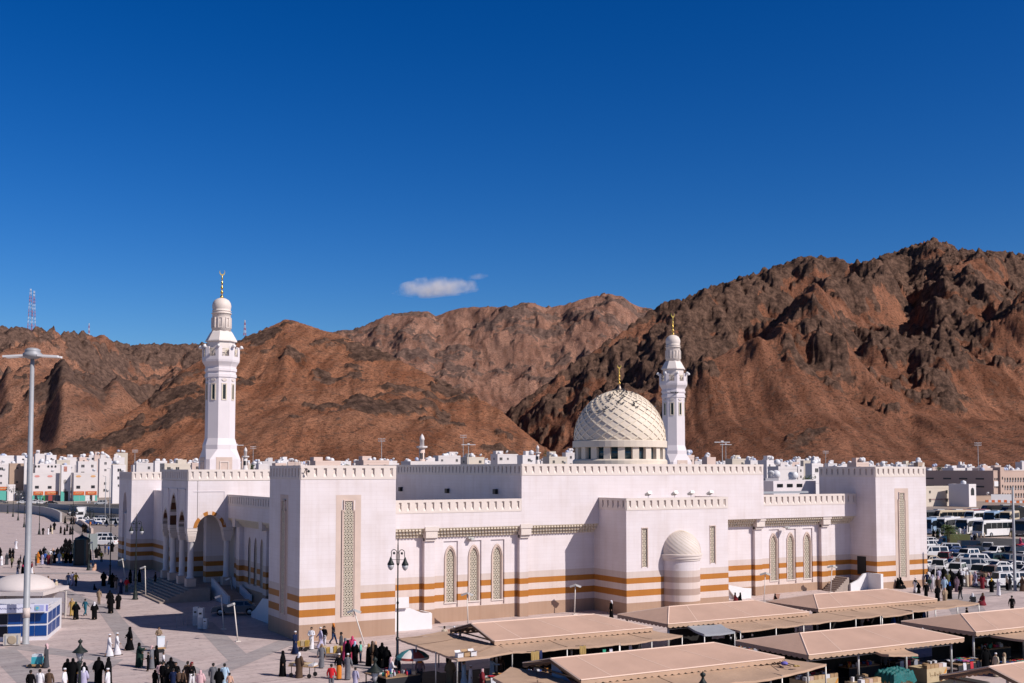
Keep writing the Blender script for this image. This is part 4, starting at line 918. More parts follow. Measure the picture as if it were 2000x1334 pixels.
def mast(base, top, lab, r=.16, head=True):
    p = G(*base); D = depth(p); h = zat(top, D)-p.z
    t = thing('light_mast', lab, 'light mast', p, -AZ)
    m = MB(); m.lathe([(r*2.0, 0), (r*2.0, .06), (r*1.5, .1), (r*1.35, h*.5), (r*.9, h)], 16); m.build('mast', gpole, t)
    if head:
        m = MB(); m.lathe([(.3, h-.3), (.75, h-.1), (.78, h+.15), (.6, h+.3), (.62, h+.35), (.62, h+.5), (.4, h+.62), (.02, h+.68)], 16); m.build('mast_head', gpole, t)
        for s in (-1, 1):
            for dy in (-.55, .15):
                m = MB(); m.T = Matrix.Translation((s*.6, dy, h-.02)) @ Matrix.Rotation(s*.05, 4, 'Y'); m.box(0 if s > 0 else -1.7, 1.7 if s > 0 else 0, 0, .42, -.08, .08); m.build('floodlight', paint_white, t)
        m = MB(); m.lathe([(r*1.62, 2.2), (r*1.62, 3.0)], 16); m.build('paper_notice', mat('paper', (.62, .52, .48), .8, var=.2, scale=8), t)
    return t
mast((50, 1258), 694, 'tall grey steel floodlight mast beside the blue kiosk', .178)
mast((1982.7, 1154), 950, 'plain tall steel pole in the car park at the right edge', .12, False)

# ------------------------------------------------------------------ kiosk and its surroundings
blue = mat('blue_panel', (.002, .045, .21), .4, spec=.4); kw = mat('kiosk_white', (.68, .66, .70), .5, var=.06); blk = mat('black_metal', (.02, .02, .022), .5)
A, B = G(0, 1253), G(92, 1250); ang = math.atan2(B.y-A.y, B.x-A.x)
k = thing('kiosk', 'blue and white cabin kiosk with a white banner fascia beside the mast', 'kiosk', B, ang)     # local x along the front, origin at its right front corner
W, Dp_ = 9.0, 7.6
m = MB(); m.box(-W, 0, .02, Dp_, 0, 2.75); m.build('cabin_wall', kw, k)
def panel(x0, x1, z0, z1, mt, nm='wall_panel', y=0): MB().box(x0, x1, y-.03, y+.03, z0, z1).build(nm, mt, k)
xs = [-9, -7.9, -5.9, -4.75, -3.15, -2.1, -1.02, -.02]
for i in range(len(xs)-1):
    dark = i == 3
    for z0, z1 in ((.38, 1.25), (1.42, 2.28)): panel(xs[i]+.02, xs[i+1]-.03, z0, z1, mat('dark_doorway', (.006, .008, .02), .5) if dark else blue, 'door' if dark else 'blue_panel')
for z0, z1 in ((.38, 1.25), (1.42, 2.28)):
    for ya in (.3, 2.4, 4.6): MB().box(0, .03, ya, ya+1.8, z0, z1).build('blue_panel', blue, k)
m = MB(); m.add([(-W-.4, -.75, 2.45), (.15, -.75, 2.45), (.15, -.75, 3.15), (-W-.4, -.75, 3.15), (-W-.4, -.65, 2.45), (.15, -.65, 2.45), (.15, -.65, 3.15), (-W-.4, -.65, 3.15)], [(0, 1, 2, 3), (7, 6, 5, 4), (3, 2, 6, 7), (1, 5, 6, 2), (0, 3, 7, 4), (0, 4, 5, 1)]); fas = m.build('banner', mat('banner_white', (.62, .62, .74), .5), k)
m = MB(); m.box(-W-.4, .15, -.64, 1.6, 2.76, 2.86); m.box(-W-.4, .15, -.62, 1.7, 3.02, 3.1); m.build('canopy_roof', kw, k)
m = MB(); m.box(-.95, -.2, -.765, -.752, 2.55, 3.05); m.build('banner_square', mat('banner_blue', (.33, .36, .62), .5), fas)
m = MB(); m.box(-.02, .12, -.767, -.753, 2.55, 3.05); m.build('banner_stripe', mat('banner_violet', (.2, .2, .5), .5), fas)
m = MB(); m.T = Matrix.Translation((-.72, -.78, 2.8)) @ Matrix.Rotation(math.pi/2, 4, 'X'); m.lathe([(.2, -.01), (.2, .01)], 20, smooth=False); em = m.build('round_emblem', mat('emblem_green', (.35, .45, .38), .5), fas)
m = MB(); m.T = Matrix.Translation((-.72, -.795, 2.8)) @ Matrix.Rotation(math.pi/2, 4, 'X'); m.lathe([(.13, -.01), (.13, .01)], 16, smooth=False); m.build('emblem_disc', mat('emblem_blue', (.1, .35, .55), .5), fas)
def scribble(mb, x0, x1, z, y, h, seed, th=.018):       # a line of cursive lettering, too small in the photo to read
    r = random.Random(seed); x = x0
    while x < x1:
        w = r.uniform(.12, .42); pts = []; n_ = 9
        for i in range(n_): pts.append((x+w*i/(n_-1), y, z+h*(.25*math.sin(i*2.1+r.random())+(.55 if r.random() < .25 else 0))))
        mb.tube(pts, th, 4); 
        if r.random() < .6: mb.ball((x+w*.5, y, z-h*.5), th*1.3, 5, 4)
        x += w+r.uniform(.05, .12)
m = MB(); scribble(m, -8.8, -1.2, 2.8, -.76, .14, 3); m.build('banner_lettering', mat('lettering_navy', (.07, .08, .25), .6), fas)
m = MB(); scribble(m, -8.8, -1.2, 3.13, -.5, .1, 5, .014); m.build('roof_lettering', mat('lettering_navy', (.07, .08, .25), .6), fas)
acu = G(23, 1261); t = thing('air_conditioner', 'old off-white air conditioning unit on the ground before the kiosk', 'air conditioner', acu, ang)
m = MB(); m.box(-.62, .62, -.25, .25, .08, .95); m.build('casing', mat('aged_white', (.55, .5, .45), .6, var=.25, scale=4), t)
m = MB(); m.T = Matrix.Translation((.05, -.27, .5)) @ Matrix.Rotation(math.pi/2, 4, 'X'); m.lathe([(.36, 0), (.36, .02), (.3, .03), (.1, .02)], 16); m.build('fan_grille', mat('grille_beige', (.35, .28, .2), .7), t)
MB().box(-.5, -.4, -.28, -.25, .15, .88).box(.42, .52, -.28, -.25, .15, .88).build('vent_slat', gpole, t)
# domed tent behind the kiosk
c = AT(50, 111); t = thing('domed_tent', 'pale low domed tent roof behind the kiosk', 'tent', c, -AZ)
m = MB(); m.lathe([(3.0*math.cos(a)+.02, 2.85+1.45*math.sin(a)) for a in [i*math.pi/2/10 for i in range(11)]], 28, sx=1, sy=1); m.build('tent_dome', mat('tent_fabric', (.60, .53, .52), .8, var=.05), t)
m = MB(); m.lathe([(3.15, 2.45), (3.2, 2.45), (3.2, 2.9), (2.9, 2.95)], 4, a0=math.pi/4, a1=2*math.pi+math.pi/4, smooth=False) if False else m.box(-3.2, 3.3, -3.1, 3.1, 2.5, 2.86); m.build('tent_rim', mat('tent_fabric', (.60, .53, .52)), t)
for sx in (-1, 1):
    for sy in (-1, 1): MB().tube([(sx*3, sy*2.8, 0), (sx*3, sy*2.8, 2.5)], .06, 6).build('post', gpole, t)
m = MB(); m.box(-3.0, 3.0, 2.9, 3.0, 0, 2.5); m.box(-3.05, -2.95, -2.9, 2.9, 0, 2.5); m.build('tent_wall', kw, t)
c = G(116, 1206); t = thing('notice_frame', 'white framed notice board standing right of the kiosk', 'notice board', c, -AZ-.3)
m = MB(); m.box(-.75, -.65, -.04, .04, 0, 2.6).box(.65, .75, -.04, .04, 0, 2.6).box(-.65, .65, -.03, .03, 2.5, 2.6).box(-.65, .65, -.03, .03, 1.45, 1.53).box(-.65, .65, -.03, .03, .45, .53); m.build('frame', offw, t)
MB().box(-.64, .64, -.01, .01, 1.54, 2.49).box(-.64, .64, -.01, .01, .54, 1.44).build('board', mat('board_white', (.62, .58, .6), .5), t)
# white cabinets and barriers in the shade
for (x0, x1, y, zt, lb) in ((378, 387, 1222, 1.75, 'left one of two tall white cabinets in the shade'), (387.5, 397.5, 1228, 1.9, 'right one of two tall white cabinets in the shade'), (398, 405, 1229, 1.0, 'low white box beside the tall cabinets in the shade')):
    p = G((x0+x1)/2, y); w = (x1-x0)*depth(p)/F/2
    t = thing('cabinet', lb, 'cabinet', p, -AZ); MB().box(-w, w, -.3, .3, .05, zt).build('casing', mat('cabinet_white', (.55, .58, .62), .5, var=.06), t)
    MB().box(-w*.8, w*.8, -.33, -.3, .15, zt*.55).build('door', mat('cabinet_grey', (.4, .42, .46), .5), t); MB().box(-w*.5, w*.5, -.34, -.3, zt*.7, zt*.78).build('label_plate', blk, t)
for (x, y, lb) in ((356, 1225, 'leaning metal barrier left of the white cabinets'), (369, 1219, 'metal barrier directly beside the white cabinets')):
    p = G(x, y); t = thing('barrier', lb, 'barrier', p, -AZ+.9); m = MB(); m.tube([(-.6, 0, 0), (-.6, 0, 1.1), (.6, 0, 1.1), (.6, 0, 0)], .03, 5); m.build('frame', gpole, t); m = MB(); [m.tube([(-.6+.24*i, 0, .2), (-.6+.24*i, 0, 1.08)], .015, 4) for i in range(1, 5)]; m.build('bars', gpole, t)
# teal gate booth
p = G(159, 1104); t = thing('gate_booth', 'dark teal booth with arched openings and a pointed finial roof', 'booth', p, -AZ)
tealm = mat('teal_paint', (.012, .045, .06), .5)
m = MB(); 
for x in (-.95, .7): m.box(x, x+.25, -.9, -.65, 0, 3.9).box(x, x+.25, .65, .9, 0, 3.9)
m.build('post', tealm, t); MB().box(-.85, .85, -.8, .8, 0, 3.85).build('booth_wall', mat('dark_teal', (.006, .012, .018), .4), t)
MB().lathe([(1.1, 3.85), (1.1, 4.1), (.9, 4.2), (.45, 4.35), (.12, 4.6), (.03, 4.9)], 8, smooth=False).build('roof', tealm, t)
p = G(180, 1077); t = thing('site_screen', 'plain pale grey screen panel right of the teal booth', 'panel', p, -AZ); MB().box(-.9, .9, -.05, .05, .3, 3.1).build('board', mat('pale_green_grey', (.36, .40, .38), .6), t); MB().box(-.8, -.7, -.05, .05, 0, .3).box(.7, .8, -.05, .05, 0, .3).build('leg', gpole, t)

# ------------------------------------------------------------------ market canopies
fab = mat('tan_canvas', (.54, .35, .27), .75, var=.13, scale=.45, bump=.5, bscale=1.3); fab2 = mat('tan_canvas_side', (.50, .335, .235), .8, var=.18, scale=.5, bump=.8, bscale=1.6); tape = mat('canvas_seam', (.68, .49, .40), .7); under = mat('canvas_underside', (.16, .10, .07), .9)
pst = mat('steel_post', (.5, .48, .46), .4, metal=.3)
def canopy(x0, x1, y0, y1, ze, zr, left, right, label, wave=True):
    yc = (y0+y1)/2; xl = x0+(0 if left == 'gable' else 2.6); xr = x1-(0 if right == 'gable' else 2.9); g = gz((x0+x1)/2, yc); ze += g; zr += g
    t = thing('market_canopy', label, 'canopy', (x0, y0, g), 0, 'tan ridge canopies of the market'); O = Vector((x0, y0, g))
    def L(p): return tuple(Vector(p)-O)
    a, b, c_, d = (x0, y0, ze), (x1, y0, ze), (x1, y1, ze), (x0, y1, ze); r0, r1 = (xl, yc, zr), (xr, yc, zr)
    m = MB(); nseg = max(4, int((xr-xl)/1.6))
    def slope(p0, p1, q1, q0, n_):                        # gently sagging between the frames
        vs = []; 
        for j in range(5):
            v = j/4
            for i in range(n_*4+1):
                u = i/(n_*4); P_ = Vector(p0).lerp(Vector(p1), u).lerp(Vector(q0).lerp(Vector(q1), u), v); sag = -.05*math.sin(math.pi*v)*abs(math.sin(math.pi*u*n_)); vs.append(L((P_.x, P_.y, P_.z+sag)))
        k_ = n_*4+1; m.add(vs, [(j*k_+i, j*k_+i+1, (j+1)*k_+i+1, (j+1)*k_+i) for j in range(4) for i in range(n_*4)], True)
    slope(a, b, r1, r0, nseg); slope(c_, d, r0, r1, nseg)
    if left != 'gable': m.add([L(d), L(a), L(r0)], [(0, 1, 2)])
    if right != 'gable': m.add([L(b), L(c_), L(r1)], [(0, 1, 2)])
    m.build('roof', fab, t)
    m = MB()                                              # valance with a scalloped lower edge
    def val(p, q):
        p, q = Vector(p), Vector(q); n_ = int((q-p).length/.12); vs = []
        d = (q-p).normalized(); o_ = Vector((d.y, -d.x, 0))*.02
        for i in range(n_+1):
            P_ = p.lerp(q, i/n_)+o_; dz = .22+(.09*abs(math.sin(i*math.pi/4)) if wave else 0); vs += [L(P_), L(P_+Vector((0, 0, -dz)))]
        m.add(vs, [(2*i, 2*i+1, 2*i+3, 2*i+2) for i in range(n_)])
    val(a, b); val(c_, d)
    if left != 'gable': val(d, a)
    if right != 'gable': val(b, c_)
    m.build('valance', fab2, t)
    m = MB()
    def rib(P_, Q_, w_=.07):
        P_, Q_ = Vector(P_), Vector(Q_); s_ = (Q_-P_).cross(Vector((0, 0, 1))).normalized()*w_; u_ = Vector((0, 0, .045)); lo = Vector((0, 0, -.01))
        m.add([L(P_+u_), L(Q_+u_), L(Q_+s_+lo), L(P_+s_+lo), L(Q_-s_+lo), L(P_-s_+lo)], [(0, 1, 2, 3), (1, 0, 5, 4)])
    rib(a, b, .05); rib(r0, r1, .05); rib(a, r0); rib(r0, d); rib(b, r1); rib(r1, c_)
    m.build('roof_seam', tape, t)
    m = MB()
    for i in range(1, nseg, 2):
        u = i/nseg; P_ = Vector(a).lerp(Vector(b), u); Q_ = Vector(r0).lerp(Vector(r1), u); d_ = Vector((.035, 0, 0)); u_ = Vector((0, 0, .007)); m.add([L(P_-d_+u_), L(P_+d_+u_), L(Q_+d_+u_), L(Q_-d_+u_)], [(0, 1, 2, 3)])
    m.build('roof_seam', tape, t)
    if left == 'gable':
        m = MB(); m.tube([L((x0+.05, y0, ze-.15)), L((x0+.05, yc, zr-.15)), L((x0+.05, y1, ze-.15))], .1, 4); m.tube([L((x0+.3, y0, ze-.1)), L((x0+.3, y1, ze-.1))], .06, 4); m.build('gable_frame', under, t)
    for x in np.linspace(x0+.5, x1-.6, max(3, int((x1-x0)/3.6))):
        for y in (y0+.6, y1-.6): MB().tube([L((x, y, g)), L((x, y, ze-.02))], .085, 6).build('post', pst, t)
    m = MB(); m.tube([L((x0+.5, y0+.6, ze-.5)), L((x1-.6, y0+.6, ze-.5))], .035, 4); m.build('rail', pst, t)
def awning(name_lab, corners, group='low side awnings of the market', posts=True, m_=None, sag=.07, seams=True, name='low_awning'):
    """low sagging awning given by four world corners (outer left, outer right, inner right, inner left)"""
    P = [Vector(c_) for c_ in corners]; O = Vector((P[0].x, P[0].y, gz(P[0].x, P[0].y)))
    t = thing(name, name_lab, 'awning', O, 0, group); n_ = max(2, int((P[1]-P[0]).length/1.0)); bay_ = max(1, round((P[1]-P[0]).length/3.4))
    vs = []; K = n_*3+1
    for j in range(7):
        v = j/6
        for i in range(K):
            u = i/(K-1); q = P[0].lerp(P[1], u).lerp(P[3].lerp(P[2], u), v); s_ = abs(math.sin(math.pi*u*bay_))
            vs.append(tuple(q-O+Vector((0, 0, -sag*s_*(1-v*.7)-.05*math.sin(math.pi*v)+.012*math.sin(u*61+v*9)))))
    m = MB(); m.add(vs, [(j*K+i, j*K+i+1, (j+1)*K+i+1, (j+1)*K+i) for j in range(6) for i in range(K-1)], True)
    ed = []
    for i in range(K): a_ = Vector(vs[i]); ed += [tuple(a_), tuple(a_+Vector((0, -.01, -.13)))]
    m.add(ed, [(2*i, 2*i+1, 2*i+3, 2*i+2) for i in range(K-1)])
    e2 = []
    for j in range(7): a_ = Vector(vs[j*K]); e2 += [tuple(a_), tuple(a_+Vector((-.01, 0, -.16)))]
    m.add(e2, [(2*i, 2*i+2, 2*i+3, 2*i+1) for i in range(6)]); m.build('canvas', m_ or fab2, t)
    if posts:
        for i in range(bay_+1):
            q = P[0].lerp(P[1], i/bay_); zz = q.z-.01; MB().tube([tuple(Vector((q.x, q.y+.06, O.z))-O), tuple(Vector((q.x, q.y+.06, zz))-O)], .05, 5).build('post', pst, t)
    if seams:
        m = MB()
        for i in range(1, bay_):
            if i % 2 == 0: continue
            u = i/bay_; pts = [tuple(P[0].lerp(P[1], u).lerp(P[3].lerp(P[2], u), v)-O+Vector((0, 0, .015-.05*math.sin(math.pi*v)))) for v in (0, .25, .5, .75, 1)]; m.tube(pts, .012, 4)
        if m.v: m.build('seam', mat('dark_seam', (.12, .07, .05), .8), t)
    return t
canopy(37.0, 50.2, 67.0, 73.6, 2.97, 3.76, 'gable', 'hip', 'ridge canopy with open gable end, below the left arched windows')
canopy(52.3, 66.6, 67.9, 74.4, 2.83, 3.63, 'hip', 'hip', 'middle ridge canopy of the back market row, below the apse')
canopy(68.7, 83.2, 69.0, 75.2, 2.68, 3.44, 'hip', 'hip', 'right-hand ridge canopy of the back market row, below the right windows')
canopy(34.3, 49.2, 52.3, 58.6, 2.99, 3.7, 'gable', 'hip', 'long ridge canopy at the bottom centre with an open gable end')
canopy(51.3, 65.8, 52.4, 59.2, 2.82, 3.57, 'hip', 'hip', 'ridge canopy of the front market row above the teal-covered stall')
canopy(68.3, 86.0, 53.4, 60.0, 2.72, 3.46, 'hip', 'hip', 'ridge canopy cut by the right photo edge')
c6 = G(1932, 1310, 3.9); canopy(c6.x, c6.x+10, c6.y-3.2, c6.y+3.2, 3.03, 4.0, 'gable', 'hip', 'ridge canopy with open gable in the bottom right corner')
awning('low awning with cardboard boxes on it, left end of the back row', [(32.7, 64.0, 2.55), (37.1, 64.7, 2.6), (37.4, 67.4, 2.7), (35.5, 67.3, 2.7)], sag=.06)
awning('low left-hand side awning beside the open gable', [(32.9, 73.6, 2.6), (32.7, 64.0, 2.56), (37.3, 67.3, 2.7), (37.0, 73.4, 2.7)], sag=.03)
awning('low awning behind the open gable, against the plaza paving', [(36.9, 75.2, 2.6), (32.9, 73.6, 2.62), (37.0, 73.4, 2.7), (40.5, 73.7, 2.7)], sag=.05)
awning('long low awning hung with brown cloths', [(37.1, 64.7, 2.6), (45.3, 64.2, 2.6), (45.4, 67.2, 2.7), (37.4, 67.2, 2.7)])
awning('low awning between the first and second back canopies', [(45.35, 64.2, 2.55), (51.3, 64.9, 2.6), (50.5, 67.6, 2.7), (45.4, 67.2, 2.7)])
awning('grey plastic tarpaulin stretched beside the white sheet', [(53.6, 65.2, 2.45), (56.3, 65.0, 2.5), (57.0, 67.4, 2.7), (54.2, 68.0, 2.7)], m_=mat('grey_tarp', (.36, .37, .40), .5, var=.1), sag=.05, name='tarpaulin')
awning('low awning with hanging bulbs below the middle canopy', [(56.6, 64.7, 2.55), (60.2, 64.8, 2.65), (60.2, 68.1, 2.7), (56.7, 68.1, 2.7)])
awning('long low awning before the middle and right back canopies', [(60.3, 64.9, 2.6), (72.2, 65.5, 2.7), (72.2, 69.1, 2.7), (60.3, 68.1, 2.7)])
awning('low awning with a dark gap line, left part of the right row', [(72.4, 65.5, 2.55), (76.5, 65.9, 2.6), (76.8, 69.2, 2.7), (72.4, 69.1, 2.7)])
awning('low awning reaching the open plaza at the right end', [(76.7, 66.1, 2.65), (86.0, 66.8, 2.7), (86.4, 69.6, 2.7), (76.9, 69.2, 2.7)])
awning('pale low awning at the bottom centre, left of the gable', [(31.0, 52.4, 2.55), (34.2, 51.5, 2.6), (34.5, 54.5, 2.7), (31.2, 56.6, 2.7)], sag=.05)
awning('low awning between the pale one and the open gable', [(31.2, 56.7, 2.7), (34.5, 52.2, 2.62), (35.2, 55.5, 2.7), (33.8, 59.2, 2.7)], sag=.05, posts=False)
awning('low awning along the bottom photo edge', [(36.0, 49.5, 2.5), (46.5, 49.6, 2.55), (46.6, 52.4, 2.7), (36.0, 52.3, 2.7)])
awning('low awning with sticks and a purple bag lying on it', [(46.6, 49.7, 2.55), (51.0, 50.6, 2.7), (50.0, 54.4, 2.7), (46.6, 52.5, 2.7)], sag=.04)
awning('low awning at the right photo edge, below the cut canopy', [(71.2, 50.2, 2.6), (82.0, 50.8, 2.6), (82.0, 53.4, 2.7), (70.0, 53.5, 2.7)])
awning('small folded awning above the teal-covered stall', [(57.3, 51.4, 2.65), (59.8, 51.2, 2.5), (59.9, 52.5, 2.7), (57.2, 52.4, 2.7)], sag=.03, posts=False, seams=False)
# things lying or hanging on the awnings
cardb = mat('cardboard', (.42, .27, .15), .85, var=.15, scale=3); kraft = mat('printed_carton', (.55, .42, .26), .7, var=.18, scale=2.2)
def carton(x, y, z, w, d, h, rz, lab, mt=None, group=None, open_=True):
    t = thing('carton', lab, 'box', (x, y, z), rz, group); m = MB(); m.box(-w/2, w/2, -d/2, d/2, 0, h); b = m.build('box', mt or cardb, t)
    m = MB()
    if open_:
        m.add([(-w/2, -d/2, h), (w/2, -d/2, h), (w/2, -d/2-.12, h+.06), (-w/2, -d/2-.12, h+.06)], [(0, 1, 2, 3)]); m.add([(-w/2, d/2, h), (w/2, d/2, h), (w/2, d/2+.08, h+.12), (-w/2, d/2+.08, h+.12)], [(0, 1, 2, 3)]); m.build('flap', mt or cardb, t)
    else: m.box(-.04, .04, -d/2-.004, d/2+.004, h*.02, h+.004); m.build('tape', mat('tape', (.5, .4, .28), .4), t)
    return t
for px, mt, lb in (((899, 1289), mat('white_carton', (.62, .60, .62), .6), 'leftmost white open carton on the low awning corner'), ((912, 1287), cardb, 'brown open carton between two white ones on the awning'), ((925, 1286), mat('white_carton', (.62, .60, .62), .6), 'rightmost white open carton on the low awning corner')):
    p = G(px[0], px[1], 2.42); carton(p.x, p.y+.15, 2.57, .42, .34, .3, .1, lb, mt)
def hang_cloth(px, w, h, mt, lab, z=2.62, at=None):
    p = Vector(at) if at else G(px[0], px[1], z); t = thing('hanging_cloth', lab, 'cloth', (p.x, p.y, z), 0); m = MB(); n_ = 12; vs = []
    for j in range(9):
        for i in range(n_+1):
            u = i/n_-.5; v = j/8; vs.append((u*w*(1-.06*v), -.08+.05*math.sin(i*1.7+j*.3)*v-.04*v, .06-h*v+.03*math.sin(i*.9)))
    m.add(vs, [(j*(n_+1)+i, (j+1)*(n_+1)+i, (j+1)*(n_+1)+i+1, j*(n_+1)+i+1) for j in range(8) for i in range(n_)], True); m.build('cloth', mt, t)
    m = MB(); m.tube([(-w/2-.25, .05, .08), (w/2, .0, .05)], .02, 4); m.build('hanging_rod', blk, t)
ochre_cl = mat('ochre_cloth', (.40, .27, .10), .9, var=.2, scale=5); navy_cl = mat('navy_cloth', (.02, .03, .10), .9)
hang_cloth((1044, 1274), .62, .95, ochre_cl, 'ochre brown cloth hanging from the awning, left one'); hang_cloth((1055, 1272), .22, .8, navy_cl, 'narrow navy cloth beside the left ochre cloth'); hang_cloth((1137, 1263), .52, .78, ochre_cl, 'ochre brown cloth hanging from the awning, right one')
hang_cloth((1401, 1229), 1.25, .75, mat('white_sheet', (.55, .50, .52), .85, var=.12, scale=2), 'wrinkled white sheet hanging beside the grey tarpaulin', 2.35)
for px, mt, lb in (((1192, 1268), mat('white_cl', (.62, .6, .66), .8), 'white garment hanging in the dark stall opening'), ((1179, 1270), mat('green_cl', (.04, .32, .2), .8), 'green bag hanging in the dark stall opening'), ((1230, 1262), mat('pale_cl', (.5, .48, .5), .8), 'pale garment hanging at the awning gap')):
    p = G(px[0], px[1], 2.1); hang_cloth(px, .26, .45, mt, lb, 2.15)
p = G(1532, 1303, 2.6); t = thing('cloth_bag', 'purple bag lying on the low awning', 'bag', (p.x, p.y, 2.72)); m = MB(); m.ball((0, 0, .1), .22, 9, 6, .6); m.ball((.14, .05, .1), .15, 8, 5, .6); m.build('bag_body', mat('purple_cloth', (.14, .12, .42), .8), t); m = MB(); m.tube([(-.1, 0, .2), (-.12, 0, .3), (0, 0, .33), (.06, 0, .22)], .02, 4); m.build('bag_handle', blk, t)
for (a, b, lb) in (((1512, 1296), (1530, 1310), 'dark stick lying left on the low awning'), ((1522, 1295), (1553, 1305), 'dark stick with ochre rags at its end'), ((1518, 1297), (1545, 1307), 'dark stick between the other two on the awning')):
    p, q = G(*a, 2.72), G(*b, 2.6); m = MB(); m.tube([(p.x, p.y, 2.80), (q.x, q.y, 2.78)], .03, 5); tag(m.build('stick', mat('dark_wood', (.05, .03, .02))), lb, 'stick')
t = thing('rag', 'ochre rag at the end of a stick on the awning', 'cloth', (*G(1553, 1304, 2.7).to_2d(), 2.74)); m = MB(); m.ball((0, 0, .06), .14, 8, 5, .5); m.ball((.2, -.05, .05), .11, 8, 5, .5); m.build('rag_cloth', ochre_cl, t)
p = G(1172, 1292, 2.4); t = thing('crate_cover', 'grey blue plastic sheet hanging inside the bottom gable', 'plastic sheet', (34.6, 54.2, 2.55)); m = MB(); m.add([(0, -.6, 0), (0, 1.6, 0), (.2, 2.0, .9), (.2, .4, .2)], [(0, 1, 2, 3)]); m.build('plastic', mat('blue_grey_plastic', (.22, .25, .34), .5), t)
for i, px in enumerate(((1425, 1240), (1450, 1243), (1469, 1240), (1427, 1246))):
    p = G(px[0], px[1], 2.0); t = thing('light_bulb', ('leftmost', 'middle', 'rightmost', 'lower left')[i]+' white bulb hanging under the scalloped awning', 'lamp', (p.x, p.y, 2.0)); MB().ball((0, 0, 0), .07, 8, 6, 1.3).build('bulb', mat('bulb_white', (.8, .8, .78), .3), t); MB().tube([(0, 0, .08), (0, 0, .45)], .01, 4).build('cord', blk, t)

# stalls
def stall(px, w, d, kind, lab, seed, rz=0, world=None, extra=0):
    p = world or G(*px); r = random.Random(seed); t = thing('market_stall', lab, 'market stall', p, rz)
    if kind == 'carton':
        n_ = max(2, round(w/.8))
        m = MB(); m.box(-w/2, w/2, -d/2, d/2, 0, .95); m.build('stall_base', kraft, t)
        m = MB(); m.add([(w/2-.75, -d/2-.006, .02), (w/2-.02, -d/2-.006, .92), (w/2-.02, -d/2-.006, .7), (w/2-.55, -d/2-.006, .02)], [(0, 1, 2, 3)]); m.build('printed_stripe', mat('orange_print', (.62, .26, .04), .6), t)
        m = MB(); m.box(w/2-.4, w/2-.1, -d/2-.012, -d/2-.002, .15, .5); m.build('paper_label', mat('label_white', (.65, .62, .6), .6), t)
        m = MB(); scribble(m, -w/2+.3, w/2-.8, .5, -d/2-.005, .3, seed, .012); m.build('printed_lettering', mat('brown_print', (.28, .16, .07), .7), t)
        cols = [cardb, mat('white_carton', (.62, .60, .62)), mat('pink_carton', (.5, .36, .3), .7), mat('tan_carton', (.5, .34, .2), .7)]
        k_ = max(3, int(w/.36))
        for i in range(k_):
            mtc = cols[r.randrange(4)]; m = MB(); x = -w/2+w*(i+.5)/k_; m.box(x-w/k_*.45, x+w/k_*.45, -d/2+.0, -d/2+.3, .95, 1.2); m.build('goods_box', mtc, t)
        for i in range(12):
            x, y = r.uniform(-w/2+.15, w/2-.15), r.uniform(-d/2+.45, d/2-.15); m = MB(); m.T = R4((x, y, .95+.1), r.uniform(0, 3)); s_ = r.uniform(.1, .2); m.box(-s_, s_, -s_*.6, s_*.6, -.1, r.uniform(.02, .22)); m.build('goods_box', [cardb, blk, cols[1], mat('dark_goods', (.06, .045, .04), .7)][r.randrange(4)], t)
    else:
        m = MB(); m.box(-w/2, w/2, -d/2, d/2, .78, .85); m.build('table_top', mat('table_board', (.28, .18, .11), .7), t)
        for sx in (-1, 1):
            for sy in (-1, 1): MB().box(sx*(w/2-.1)-.03, sx*(w/2-.1)+.03, sy*(d/2-.1)-.03, sy*(d/2-.1)+.03, 0, .78).build('leg', blk, t)
        m = MB(); m.box(-w/2, w/2, -d/2-.01, -d/2+.02, .02, .78); m.build('skirt', mat('dark_cloth', (.025, .025, .03), .9), t)
        pal = [(.6, .6, .65), (.5, .03, .05), (.05, .1, .3), (.55, .45, .3), (.05, .3, .22), (.02, .02, .03), (.6, .25, .05), (.45, .1, .25), (.3, .3, .34)]
        n_ = int(w*(9 if kind == 'clothes' else 7))+extra
        for i in range(n_):
            x, y = r.uniform(-w/2+.1, w/2-.1), r.uniform(-d/2+.05, d/2-.1); ci = r.randrange(len(pal)); mt = mat('goods_%d' % ci, pal[ci], .8, var=.15, scale=6)
            m = MB(); m.T = R4((x, y, .85), r.uniform(0, 3))
            if kind == 'clothes':
                s_ = r.uniform(.16, .3); vs = []; 
                for a_ in range(5):
                    for b_ in range(5): vs.append((s_*(a_-2)/2, s_*(b_-2)/2*.8, .03+.06*abs(math.sin(a_*1.3+b_*2.1+i))+(i % 4)*.03))
                m.add(vs, [(a_*5+b_, (a_+1)*5+b_, (a_+1)*5+b_+1, a_*5+b_+1) for a_ in range(4) for b_ in range(4)], True); m.build('folded_garment', mt, t)
            elif i % 3 == 0: m.lathe([(.05, 0), (.07, .05), (.06, .2), (.02, .28)], 8); m.build('bottle', mt, t)
            else: s_ = r.uniform(.06, .13); m.box(-s_, s_, -s_, s_, 0, r.uniform(.08, .25)); m.build('goods_box', mt, t)
        if kind == 'clothes':
            for i in range(3):
                x = -w/2+w*(.25+.3*i); mt = [mat('goods_0', pal[0]), mat('goods_1', pal[1]), mat('goods_8', pal[8])][i]; m = MB(); m.add([(x-.2, -d/2-.03, .93), (x+.2, -d/2-.03, .9), (x+.16, -d/2-.06, .42), (x-.16, -d/2-.05, .36)], [(0, 1, 2, 3)]); m.build('draped_garment', mt, t)
    return t
stall((1686, 1360), 1.9, 1.3, 'carton', 'carton-fronted stall heaped with small goods, left of the teal cover', 1, .05)
stall((1812, 1329), 2.1, 1.5, 'carton', 'carton-fronted stall topped with open boxes, right of the teal cover', 2, .05)
stall((1880, 1316), 2.9, 1.2, 'clothes', 'long dark stall piled with folded clothes', 3, .12)
